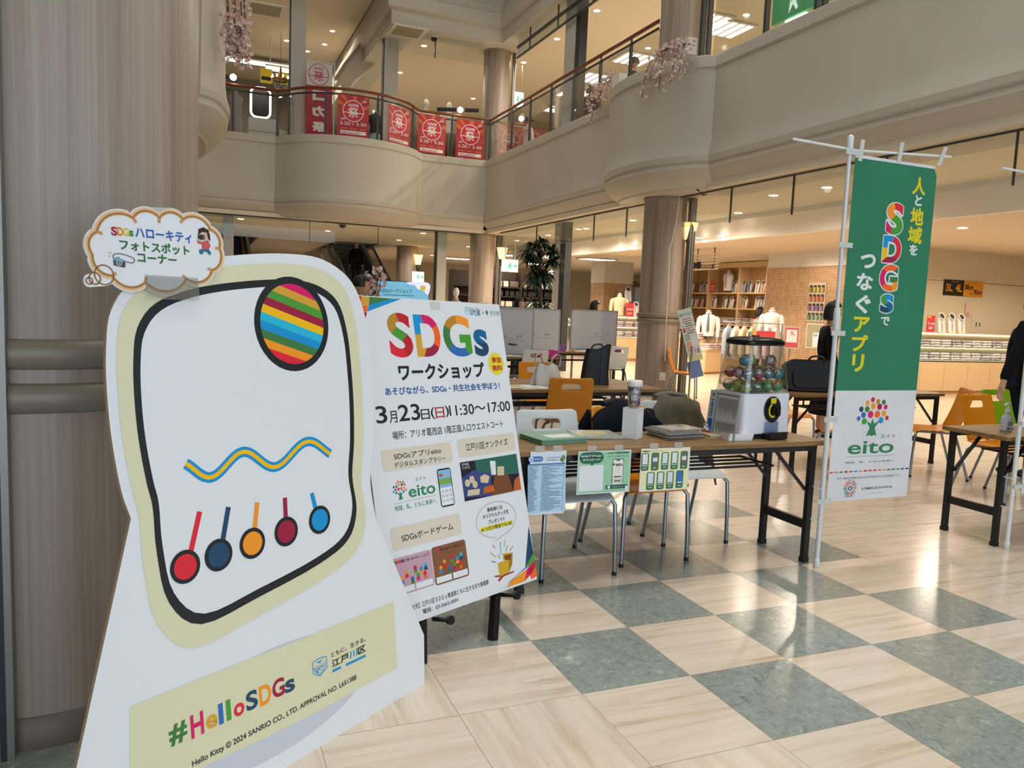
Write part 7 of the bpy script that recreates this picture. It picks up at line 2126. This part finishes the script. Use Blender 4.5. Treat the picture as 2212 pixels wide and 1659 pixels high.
build('pot', MB().lathe([(.001, 0), (.17, 0), (.22, .36), (.235, .38), (.20, .38), (.19, .33), (.001, .33)], 28), mat('pot_white', '#cfcabf', .5), tr)
z_at = lambda py: atd(1160, py, 14.6).z
trunk = [(-.02, 0, .3), (-.05, 0, z_at(700)-.05), (.05, .02, z_at(668)), (.06, 0, z_at(640)), (.03, 0, z_at(600)), (.02, 0, z_at(560)), (.02, 0, z_at(530))]
build('trunk', MB().tube(catmull(trunk, 4, False), .032, 8), barkM, tr)
fo = MB()
kpx = 14.6*.93/FPX
def tuft(cx, cz_, rad, n, L, dn=.6):
    for i in range(int(n*1.5)):
        a = rnd.uniform(0, 2*PI); el = rnd.uniform(-.35, 1.1)
        d = Vector((math.cos(a)*math.cos(el), math.sin(a)*math.cos(el), math.sin(el)))
        leaf(fo, Vector((cx, rnd.uniform(-.12, .12), cz_))+d*rad*rnd.uniform(.1, .5), d, L*rnd.uniform(.7, 1.2), .027, rnd.uniform(dn*.5, dn*1.3))
for px, py, n in ((1140, 535, 38), (1165, 525, 38), (1190, 540, 38), (1135, 562, 36), (1160, 560, 36), (1188, 568, 36), (1150, 585, 32), (1178, 590, 32), (1200, 560, 26), (1128, 548, 22)):
    tuft((px-1160)*kpx*1.0, z_at(py), .10, n, .20)
for px, py, n in ((1145, 605, 22), (1172, 606, 22), (1158, 598, 18)):
    tuft((px-1160)*kpx, z_at(py), .06, n, .20, 1.2)
for px, py, n in ((1150, 655, 22), (1175, 660, 24), (1165, 675, 24), (1185, 680, 16)):
    tuft((px-1160)*kpx, z_at(py), .08, n, .18)
build('foliage', fo, leafM, tr)
P1 = atd(1052, 690, 12.5)
sp_ = thing('potted_plant', 'small leafy potted plant just above the poster top near the corner column', 'plant', loc=(P1.x, P1.y, 0))
build('pot', MB().lathe([(.001, 0), (.15, 0), (.19, .42), (.16, .42), (.001, .40)], 24), mat('pot_white', '#cfcabf', .5), sp_)
stm = MB(); fo = MB(); zt0 = atd(1052, 650, 12.5).z
for i in range(12):
    a = rnd.uniform(0, 2*PI); r = rnd.uniform(.05, .24); tip = Vector((r*math.cos(a), r*math.sin(a), zt0-rnd.uniform(.02, .22)))
    stm.tube([(0, 0, .4), (tip.x*.4, tip.y*.4, .4+(tip.z-.4)*.6), tip], .006, 5)
    for k in range(7):
        b = rnd.uniform(0, 2*PI); leaf(fo, tip+Vector((0, 0, rnd.uniform(-.1, .02))), (math.cos(b), math.sin(b), rnd.uniform(-.1, .4)), .11, .022, .4)
build('stems', stm, barkM, sp_); build('foliage', fo, mat('leaf_fresh', '#33502a', .5), sp_)

# ------------------------------------------------------------------ wall lamps and exit signs
lampG = mat('lamp_shade_lit', '#ffd28a', .4, em=2.2)
def sconce(label, p, s=1.0):
    t = thing('wall_lamp', label, 'lamp', loc=p)
    build('shade', MB().lathe([(.05*s, 0), (.095*s, .20*s), (.09*s, .20*s), (.046*s, .0)], 20), lampG, t)
    build('bracket', MB().lathe([(.001, -.14*s), (.02*s, -.12*s), (.05*s, 0), (.001, 0)], 16), darkM, t)
p = atd(1489, 518, 13.55); sconce('cone wall lamp glowing beside the column with the orange chair', p, 1.4)
p = atd(1084, 560, 20.6); sconce('cone wall lamp glowing beside the corner column', p, 1.5)
p = atd(903, 572, 27.2); sconce('cone wall lamp glowing far back above the blue screen', p, 1.7)
exG = mat('exit_green', '#3fae7a', .4, em=.7); exW = mat('exit_white', '#dff5ea', .4, em=.9)
def exit_sign(label, p, w, h, rz=0, rods=None):
    t = thing('exit_sign', label, 'sign', Matrix.Translation(p) @ RZ(rz))
    build('light_box', MB().box((0, 0, 0), (w, .06, h)), exW, t)
    m = MB(); F = Matrix.Translation((0, -.032, 0)) @ Matrix.Rotation(PI/2, 4, 'X')
    m.prism([(-.10*w, -.35*h), (0, -.05*h), (.08*w, -.3*h), (.12*w, -.26*h), (.03*w, .05*h), (.08*w, .2*h), (0, .25*h), (-.10*w, .02*h)], 0, .004, 0, F)
    m.prism([(.2*w, -.05*h), (.32*w, -.05*h), (.32*w, -.18*h), (.45*w, .0), (.32*w, .18*h), (.32*w, .05*h), (.2*w, .05*h)], 0, .004, 0, F)
    build('running_figure', m, exG, t)
    if rods:
        for s in (-1, 1): build('rod', MB().cyl((s*w*.3, 0, h/2), (s*w*.3, 0, h/2+rods), .012, 6), postM, t)
    return t
exit_sign('lit green exit sign hanging beside the upper corner column', atd(1118, 215, 22.5), .34, .40, 0, .75)
exit_sign('lit green exit sign near the wall lamp at the corner column', atd(1101, 574, 19.2), .42, .30, 0, .55)
exit_sign('lit green exit sign far back under the wall lamp', atd(903, 598, 26.5), .40, .34)
gsn = atx(1715, 10, 9.6)
es2 = thing('green_sign', 'large green lit evacuation sign behind the tall glass screen', 'sign', frame(gsn, (0, -1, 0), (0, 0, 1)))
build('light_box', MB().prism([(-.55, -.18), (.95, -.18), (.95, .40), (-.55, .40)], -.08, 0), mat('evac_green', '#0c8a54', .4, em=.55), es2)
build('running_figure', MB().flat([(-.12, -.12), (-.02, .02), (.06, -.10), (.11, -.07), (.04, .08), (.14, .10), (.13, .15), (.0, .14), (-.08, .05), (-.05, .2), (-.01, .26), (-.09, .26), (-.1, .1)], .004).text('\u975e\u5e38\u53e3', .18, .0, .5, .1, 0, .004, .02), exW, es2)
build('lower_tube', MB().prism([(-.2, -.24), (.3, -.24), (.3, -.21), (-.2, -.21)], -.05, 0), mat('fluorescent', '#fffaf0', .5, em=4.0), es2)
# ------------------------------------------------------------------ escalator beyond the back opening
ex0, ex1, ey0, sl = 4.55, 5.95, 22.8, 0.43
es_ = thing('escalator', 'escalator with steel side panels climbing to the upper floor beyond the blossoms', 'escalator', loc=((ex0+ex1)/2, ey0, 0))
y1_ = ey0+4.9/sl
for x in (ex0, ex1):
    s = MB(); s.prism([(ey0-1, -.05), (ey0, -.05), (y1_, 4.85), (y1_, 5.4), (ey0, .45), (ey0-1, .42)], -.06, .06, 0, Matrix.Translation((x, 0, 0)) @ Matrix.Rotation(PI/2, 4, 'Z') @ Matrix.Rotation(PI/2, 4, 'X'))
    build('side_panel', s, steelM, es_, True)
    g = MB(); g.prism([(ey0-1, .42), (ey0, .45), (y1_, 5.4), (y1_, 5.95), (ey0, 1.0), (ey0-1, .95)], -.008, .008, 0, Matrix.Translation((x, 0, 0)) @ Matrix.Rotation(PI/2, 4, 'Z') @ Matrix.Rotation(PI/2, 4, 'X'))
    build('glass_balustrade', g, glassM, es_, True)
    build('hand_belt', MB().tube([(x, ey0-1, .96), (x, ey0, 1.02), (x, y1_, 5.97)], .04, 8), blackM, es_, True)
stp = MB()
for i in range(26):
    y = ey0+i*.42; z = i*.42*sl
    stp.bb((ex0+.1, y, z-.1), (ex1-.1, y+.44, z+.16), 0).bb((ex0+.1, y-.006, z+.145), (ex1-.1, y+.02, z+.165), 1)
build('steps', stp, [mat('step_dark', '#1b1c1f', .5), mat('step_edge', '#55534e', .5)], es_, True)
build('truss', MB().prism([(ey0+.6, 0), (y1_, 4.4), (y1_, 4.8), (ey0, 0)], -.75, .75, 0, Matrix.Translation(((ex0+ex1)/2, 0, 0)) @ Matrix.Rotation(PI/2, 4, 'Z') @ Matrix.Rotation(PI/2, 4, 'X')), wallM, es_, True)
pos = Vector((5.05, 26.5, (26.5-ey0)*sl+.18))
person('person in black riding up the escalator', Matrix.Translation(pos) @ RZ(170), 1.66, '#0f1012', '#121316', 'short')
# second escalator at the edge behind the white post
e2 = thing('escalator', 'narrow dark slice of escalator beside the white post near the cloud sign', 'escalator', loc=(.9, 25, 0))
q0 = aty(514, 540, 25.0)
build('side_panel', MB().prism([(24, 0), (34, 4.4), (34, 5.2), (24, .9)], -.05, .05, 0, Matrix.Translation((1.75, 0, 0)) @ Matrix.Rotation(PI/2, 4, 'Z') @ Matrix.Rotation(PI/2, 4, 'X')), steelM, e2, True)
build('steps', MB().prism([(24, 0), (34, 4.3), (34, 4.0), (24.5, 0)], -.5, .5, 0, Matrix.Translation((1.15, 0, 0)) @ Matrix.Rotation(PI/2, 4, 'Z') @ Matrix.Rotation(PI/2, 4, 'X')), mat('step_dark', '#1b1c1f', .5), e2, True)
# upper-floor escalator truss going up to the third floor (pale diagonal box)
e3 = thing('escalator_truss', 'pale diagonal escalator truss crossing behind the tall red banner', 'escalator', loc=(4, 24, 5))
A0, A1 = aty(872, 0, 23.5), aty(745, 150, 23.5)
build('casing', MB().prism([(A0.x+.25, A0.z+.6), (A1.x-.05, A1.z), (A1.x+.25, A1.z-.35), (A0.x+1.3, A0.z+.0)], -.8, .8, 0, Matrix.Translation((0, 23.9, 0)) @ Matrix.Rotation(PI/2, 4, 'X')), wallM, e3, True)
build('side_lip', MB().prism([(A0.x+.20, A0.z+.66), (A1.x-.12, A1.z+.03), (A1.x-.05, A1.z-.03), (A0.x+.27, A0.z+.58)], -.86, .86, 0, Matrix.Translation((0, 23.9, 0)) @ Matrix.Rotation(PI/2, 4, 'X')), mat('lip_grey', '#9a958a', .5), e3, True)

# ------------------------------------------------------------------ red posters on the balcony railing
redP = NT('poster_red', .45); redP = redP.out(redP.ramp(redP.noise(1.6, 2), [(.35, '#a31c30'), (.65, '#bb3034')]))
inkW = ink('#f1e7e4'); inkO = ink('#d8632c')
zlw = ZT+0.02
def festival_poster(label, x0p, x1p, yb_, yt_, din=-0.06):
    a, ta_ = on_path(bp, x0p, 290, 5.8); b, tb2 = on_path(bp, x1p, 290, 5.8)
    ctr = (a+b)/2; u = (b-a); u.z = 0; w = u.length; u.normalize()
    n_in = Vector((-u.y, u.x, 0))
    if n_in.y < 0: n_in = -n_in
    o = a+n_in*din
    zb_ = onp(x0p, yb_, o, Vector((u.y, -u.x, 0))).z; zt2 = onp(x0p, yt_, o, Vector((u.y, -u.x, 0))).z
    zb_ = max(zb_, ZT+.02); h = zt2-zb_
    t = thing('festival_poster', label, 'poster', frame((o.x, o.y, zb_), u, (0, 0, 1)), 'red festival posters')
    build('sheet', MB().prism([(0, 0), (w, 0), (w, h), (0, h)], -.004, 0), redP, t)
    m = MB(); mm = [inkW, inkO, ink('#c2283a'), ink('#6d6d6d')]
    for k in range(7):
        a1 = PI*(k+.2)/7; a2 = PI*(k+.55)/7; c0 = (w/2, h*.62); R1 = h*.75
        P = [c0, (c0[0]+R1*math.cos(a1), c0[1]+R1*math.sin(a1)), (c0[0]+R1*math.cos(a2), c0[1]+R1*math.sin(a2))]
        P = [(min(max(x, 0.01), w-.01), min(max(y, 0.01), h-.01)) for x, y in P]
        m.flat(P, .001, 1)
    r = w*.33; cx, cy = w*.5, h*.62
    m.disc(cx, cy, r*1.02, None, .0016, 2, 32)
    m.line([(cx+r*math.cos(2*PI*i/36), cy+r*math.sin(2*PI*i/36)) for i in range(36)], w*.022, .0024, 0, True)
    m.text('coca', cx-r*.5, cy+r*.42, cx+r*.5, cy+r*.68, 0, .0024, .02)
    m.text('\u796d', cx-r*.52, cy-r*.62, cx+r*.52, cy+r*.36, 0, .0024, .012)
    m.rect(cx-r*.95, cy-r*.2, cx+r*.95, cy-r*.13, .0024, 0)
    for s in (-1, 1):
        for k in range(3): m.rect(cx+s*w*.34-w*.08+w*.03*k, cy+s*r*.9+k*h*.018, cx+s*w*.34+w*.06+w*.03*k, cy+s*r*.9+k*h*.018+h*.008, .0024, 0)
    m.text('3.20\u2192\u25b8\u21923.30' if False else '3.20 \u25b8 3.30', w*.08, h*.27, w*.92, h*.345, 0, .0024, .01)
    for k in range(3):
        m.rect(w*(.10+.30*k), h*.17, w*(.32+.30*k), h*.20, .0024, 1)
    m.rect(w*.10, h*.05, w*.92, h*.135, .0024, 0)
    m.text('\u7279\u8a2d\u30b5\u30a4\u30c8\u306f\u3053\u3061\u3089\u25bc', w*.14, h*.095, w*.74, h*.125, 3, .003, .02)
    m.rect(w*.14, h*.065, w*.70, h*.083, .003, 2)
    build('printed_design', m, mm, t)
festival_poster('red festival poster on the railing just beside the tall hanging banner', 729, 796, 297, 202)
festival_poster('red festival poster turned edgewise on the curving railing, second from the tall banner', 834, 882, 309, 222)
festival_poster('red festival poster under the two white mannequin heads', 900, 962, 328, 243)
festival_poster('red festival poster next to the upper corner column', 981, 1042, 339, 255)
# tall banner seen from behind
B0 = aty(660, 293, 21.0); B1 = aty(716, 293, 21.0); ztb = aty(663, 132, 21.0).z; zbb = aty(690, 296, 21.0).z
bw = B1.x-B0.x; bh = ztb-zbb
hb_ = thing('tall_banner', 'tall red and white festival banner on a pole seen mirrored from behind', 'banner', UX((B0.x, 21.0, zbb)))
build('fabric', MB().prism([(0, 0), (bw, 0), (bw, bh*.69), (0, bh*.69)], -.003, 0, 0).prism([(0, bh*.69), (bw, bh*.69), (bw, bh), (0, bh)], -.003, 0, 1), [redP, mat('banner_white', '#e3dad6', .7)], hb_)
m = MB(); mm = [ink('#c23545'), inkW]
r = bw*.38; cx, cy = bw*.47, bh*.845
m.line([(cx+r*math.cos(2*PI*i/32), cy+r*1.05*math.sin(2*PI*i/32)) for i in range(32)], bw*.03, .001, 0, True)
m.text('coca', cx-r*.45, cy+r*.45, cx+r*.45, cy+r*.70, 0, .001, .02, mirror=True); m.text('\u796d', cx-r*.5, cy-r*.65, cx+r*.5, cy+r*.35, 0, .001, .012, mirror=True); m.rect(cx-r*.95, cy-r*.22, cx+r*.95, cy-r*.15, .001, 0)
for i, c in enumerate('\u30b3\u30ab\u796d'):
    m.text(c, bw*.24, bh*(.49-.21*i), bw*.76, bh*(.63-.21*i), 1, .001, .07, mirror=True)
build('lettering', m, mm, hb_)
build('pole', MB().cyl((bw+.05, 5.0-zbb, -.01), (bw+.05, bh+.06, -.01), .014, 8).cyl((bw+.05, bh+.03, -.01), (-.02, bh+.03, -.01), .008, 8), poleM, hb_)
# clamp-on spotlights
bulb = mat('spot_bulb', '#fff2e0', .4, em=14.0)
for px, py, d, lab in ((505, 168, 1, 'black clamp spotlight with glowing bulb at the far end of the balcony rail'), (990, 238, 1, 'black clamp spotlight with glowing bulb above the posters near the corner column')):
    p, tg = on_path(bp, px, py, 6.4); tg = Vector((tg.x, tg.y, 0)).normalized()
    z = onp(px, py, p, Vector((tg.y, -tg.x, 0))).z
    t = thing('clamp_spotlight', lab, 'lamp', loc=(p.x, p.y, z))
    build('housing', MB().cyl(-tg*.12+Vector((0, -.05, -.01)), -tg*.62+Vector((0, -.05, -.06)), .05, 12), blackM, t)
    if px > 900: build('housing', MB().cyl(tg*.12+Vector((0, -.05, .01)), tg*.5+Vector((0, -.05, .05)), .05, 12), blackM, t)
    build('bulb', MB().ball((0, -.05, 0), .075, 14, 10), bulb, t)
    build('clamp', MB().bar((0, 0, -.02), -tg*.12, .03), blackM, t)
# mannequins and stock beside the upper railing
for px, py in ((921, 222), (971, 228)):
    p = aty(px, py, 21.3)
    mannequin('white-headed mannequin in cream top above the posters, %s to the corner column' % ('farther' if px < 950 else 'nearer'), Matrix.Translation((p.x, 21.3, 5.0)), mat('top_cream', '#d6cdbf', .8), None, True, None, True, p.z-5.0-.74)
p = aty(812, 240, 21.4)
mannequin('mannequin in navy top and long pale blue skirt between two red posters', Matrix.Translation((p.x, 21.4, 5.0)), mat('top_navy', '#2a2f38', .8), None, True, None, False, .92, skirt=mat('skirt_blue', '#9fb8c4', .8))
p = aty(508, 220, 21.4)
mannequin('mannequin in long grey dress behind the glass at the far balcony end', Matrix.Translation((p.x, 21.4, 5.0)), mat('dress_grey', '#a09592', .7), None, False, None, False, .95, skirt=mat('dress_grey', '#a09592', .7))
p = aty(573, 260, 22.0)
cbx = thing('cash_desk', 'white cash desk with drawers behind the balcony glass', 'desk', loc=(p.x, 22.0, 5.0))
build('cabinet', MB().box((-.05, 0, .52), (.75, .5, 1.04)), whiteM, cbx); build('side_unit', MB().box((.5, 0, .40), (.5, .5, .8)), whiteM, cbx); build('drawer_line', MB().box((.5, -.252, .5), (.46, .004, .01)).box((-.05, -.252, .7), (.7, .004, .01)), darkM, cbx)
p = aty(563, 222, 22.6)
mr = thing('lit_mirror', 'rounded mirror with glowing white rim behind the cash desk', 'mirror', UX((p.x, 22.6, p.z)))
build('glass', MB().prism(rr_poly(-.24, -.38, .24, .38, .14), -.02, 0), mat('mirror_dark', '#4a443e', .1, .6), mr)
build('light_rim', MB().line(rr_poly(-.25, -.39, .25, .39, .15), .055, .006, 0, True), mat('rim_light', '#fff8ec', .5, em=3.0), mr)
build('stand', MB().cyl((0, -.4, -.03), (0, -(p.z-5.0), -.03), .02, 8), whiteM, mr)
p = aty(606, 175, 21.8)
chd = thing('chandelier', 'small crystal chandelier glowing above the balcony rail', 'chandelier', loc=p)
build('frame', MB().lathe([(.02, .35), (.05, .1), (.22, .05), (.24, .02), (.2, 0)], 20).cyl((0, 0, .3), (0, 0, 8.27-p.z), .008, 6), mat('brass', '#b08a4a', .3, .8), chd)
cy_ = MB(); bb2 = MB()
for i in range(9):
    a = 2*PI*i/9; bb2.ball((.22*math.cos(a), .22*math.sin(a), .09), (.022, .022, .04), 8, 6)
    for k in range(4): cy_.ball((.20*math.cos(a+.3*k)*(1-.15*k), .20*math.sin(a+.3*k)*(1-.15*k), -.05-.06*k), .018, 6, 4)
build('candle_bulb', bb2, mat('candle_glow', '#ffd89a', .4, em=7.0), chd); build('crystal_drops', cy_, mat('crystal', '#e8e0d0', .05), chd)
# yellow and white shop signs far in the upper hall, with bright strip lights
for i, (x0, y0, x1, y1, c, lab) in enumerate([(562, 150, 588, 178, '#d9c23a', 'yellow sale sign hanging above the cash desk'), (603, 158, 624, 182, '#8fae4a', 'green and yellow banner sign beside the chandelier')]):
    a = aty(x0, y1, 26); b = aty(x1, y0, 26)
    card_sign('hanging_sign', lab, UX((a.x, 26, a.z)), b.x-a.x, b.z-a.z, mat('sign_'+c.strip('#'), c, .5), [Q_(.1, .2, .9, .45, '#2a2420')] if i == 0 else [Q_(0, .65, 1, 1, '#d9c23a')])
for px, py, L in ((545, 135, 2.6), (612, 152, 1.0), (755, 130, 1.4)):
    p = atd(px, py, 26.5 if px == 612 else 29)
    t = thing('strip_light', 'long white strip light deep in the upper hall', 'ceiling light', loc=p, group='upper hall strip lights')
    build('hanging_rod', MB().cyl((-L*.4, 0, .07), (-L*.4, 0, 9.6-p.z), .012, 6).cyl((L*.4, 0, .07), (L*.4, 0, 9.6-p.z), .012, 6), postM, t); build('tube', MB().box((0, 0, 0), (L, .3, .05)), mat('fluorescent', '#fffaf0', .5, em=4.0), t); build('housing', MB().box((0, 0, .05), (L+.1, .4, .05)), whiteM, t)
struct('wall_upper_shop', MB().bb((-9, 32, 5.0), (9, 32.2, 9.6)), mat('upper_shop_grey', '#8f8780', .8))
struct('wall_upper_side', MB().bb((14.5, 2, 5.0), (14.7, 30, 8.3)), mat('upper_side', '#cdb690', .8))
gbx = thing('green_partition', 'dark green slanted partition behind the tall glass screen', 'partition', loc=(9.0, 8.6, 5.0))
q = atx(1560, 130, 9.0)
build('panel', MB().prism([(q.y+.9, 5.0), (q.y-1.6, 5.0), (q.y-1.6, q.z-.05), (q.y-.5, q.z-.05), (q.y+.9, q.z-.5)], -.06, .06, 0, Matrix.Translation((9.0, 0, 0)) @ Matrix.Rotation(PI/2, 4, 'Z') @ Matrix.Rotation(PI/2, 4, 'X')), mat('partition_green', '#3f5a3c', .7), gbx, True)
build('foot_rail', MB().bb((8.92, q.y-1.6, 5.0), (9.08, q.y+.9, 5.06)), darkM, gbx, True)
for px, py, s in ((1210, 252, 'O'), (1243, 233, 'D')):
    p = atx(px, py, 13.5)
    card_sign('blue_letter', 'blue lit letter %s glimpsed through the balcony railing' % s, frame(p, (0, -1, 0), (0, 0, 1)), .02, .02, whiteP, [(lambda m, mm, w, h, s=s: (mm.append(mat('letter_blue', '#3a5ae0', .4, em=1.2)), m.text(s, -.25, -.25, .25, .28, len(mm)-1, .01, .06)))])
# ceiling vents and speakers
for px, py, Z, lab in ((573, 20, 8.27, 'square ceiling vent over the far balcony end'), (880, 68, 8.27, 'square ceiling vent between the white post and the upper column')):
    p = atz(px, py, Z)
    t = thing('ceiling_vent', lab, 'vent', loc=p)
    build('frame', MB().box((0, 0, -.01), (.9, .9, .02)), whiteM, t); build('slots', MB().box((0, 0, -.022), (.7, .7, .004)), mat('vent_grey', '#a89a80', .7), t)
for px, py, Z, lab in ((740, 483, 3.34, 'black dome camera on the ceiling before the escalator'), (938, 80, 8.27, 'black dome camera on the upper ceiling near the corner column')):
    p = atz(px, py, Z)
    t = thing('dome_camera', lab, 'camera', loc=p)
    build('mount', MB().lathe([(.001, -.03), (.10, -.03), (.11, 0)], 18), whiteM, t); build('dome', MB().lathe([(.09, -.03), (.075, -.08), (.04, -.11), (.001, -.118)], 18), blackM, t)

# ------------------------------------------------------------------ pink blossom garlands
blM = mat('blossom_pink', '#e6bdb6', .7); blM2 = mat('blossom_pale', '#ecddd6', .7); twigM = mat('twig', '#5a4038', .8)
def garland(label, strands, top, name='blossom_garland', n=34, planter=None, size=.030, seed=1, warm=None):
    rn = random.Random(seed)
    t = thing(name, label, 'garland', loc=top)
    tw = MB(); bl_ = MB()
    for pts in strands:
        P = [Vector(p) for p in catmull([tuple(p) for p in pts], 6, False)]
        tw.tube(P, .006, 5)
        L = len(P)
        for k in range(n):
            f = rn.random()**.8; i = min(int(f*(L-1)), L-2); c = P[i].lerp(P[i+1], rn.random())+Vector((rn.gauss(0, .045), rn.gauss(0, .045), rn.gauss(0, .04)))
            nrm = Vector((rn.gauss(0, 1), rn.gauss(-.6, 1), rn.gauss(0, 1))).normalized(); x, y = _perp(nrm); s = size*rn.uniform(.7, 1.3); mi = 0 if rn.random() < .55 else 1
            a0 = rn.uniform(0, 6)
            for q in range(5):
                a = a0+2*PI*q/5; d = x*math.cos(a)+y*math.sin(a); e = nrm.cross(d)
                bl_.add([c, c+d*s*.55+e*s*.38+nrm*s*.15, c+d*s+nrm*s*.25, c+d*s*.55-e*s*.38+nrm*s*.15], [(0, 1, 2, 3)], mi)
    build('twigs', tw, twigM, t, True); build('blossoms', bl_, [blM, blM2], t, True)
    if planter is not None:
        build('planter_box', MB().box((planter.x, planter.y, planter.z+.09), (.16, .26, .24)), whiteM, t, True)
    return t
Y0 = 10.2
g = lambda x, y: aty(x, y, Y0)
garland('pink blossom garland hanging from above beside the white rounded bay', [[g(486+i*7, -60), g(490+i*7+rnd.uniform(-5, 5), 40), g(494+i*6, 90+rnd.uniform(-20, 20)), g(498+i*5, 128+rnd.uniform(-15, 20))] for i in range(7)], g(505, 0), n=90, seed=2, size=.027)
X0 = 7.05
g = lambda x, y: atx(x, y, X0)
garland('shorter pink blossom garland drooping in front of the balcony railing', [[g(1340, 158), g(1322, 165), g(1305, 172), g(1292, 196), g(1284, 228), g(1276, 262)], [g(1335, 160), g(1312, 170), g(1300, 195), g(1294, 218)], [g(1332, 162), g(1314, 175), g(1311, 200), g(1310, 212)], [g(1320, 168), g(1290, 185), g(1280, 205), g(1272, 240)]], g(1335, 165), n=75, planter=atx(1337, 188, 7.05), seed=3, size=.027)
X0 = 6.56
garland('larger pink blossom garland arching over the curved balcony edge', [[g(1490, 95), g(1465, 96), g(1440, 106), g(1418, 122), g(1400, 145), g(1390, 185), g(1386, 218)], [g(1485, 95), g(1455, 100), g(1436, 115), g(1428, 150), g(1424, 195)], [g(1480, 96), g(1462, 105), g(1455, 140), g(1448, 180)], [g(1470, 98), g(1430, 112), g(1412, 140), g(1405, 170)], [g(1492, 96), g(1470, 94), g(1445, 102), g(1425, 115)], [g(1478, 98), g(1472, 120), g(1468, 150), g(1462, 160)]], g(1480, 100), n=85, planter=atx(1484, 118, 6.80), seed=4, size=.027)
D0 = 9.9
g = lambda x, y: atd(x, y, D0)
bt = garland('tall pink blossom branch standing beside the man in black suit', [[g(812, 760), g(806, 690), g(800, 640), g(794, 592)], [g(808, 700), g(803, 660), g(808, 630), g(800, 600)], [g(808, 690), g(815, 650), g(822, 600), g(812, 582)], [g(808, 680), g(800, 655), g(790, 640), g(786, 615)]], Vector((g(812, 760).x, g(812, 760).y, 0)), name='blossom_branch', n=60, seed=6, size=.030)
q = g(812, 760)
build('vase', MB().lathe([(.001, 0), (.11, 0), (.13, .3), (.07, q.z-.05), (.08, q.z+.02), (.06, q.z+.02)], 20, (0, 0, 0)), mat('pot_white', '#cfcabf', .5), bt)
# thin cables hanging on the columns
ca = thing('hanging_cable', 'thin white cable hanging down in front of the middle column', 'cable', loc=atd(1450, 560, 12.9))
build('wire', MB().tube([atd(x, y, 12.9) for x, y in ((1468, 425), (1462, 470), (1452, 520), (1446, 536), (1444, 600), (1440, 680), (1436, 780))], .008, 5), whiteM, ca, True)
so_ = atd(1431, 813, 12.99)
sk = thing('wall_socket', 'white double socket box low on the middle column', 'socket', Matrix.Translation(so_) @ RZ(-25))
build('plate', MB().box((0, 0, 0), (.10, .03, .13)), whiteM, sk); build('plug', MB().box((.01, -.03, .01), (.04, .05, .04)), whiteP, sk)
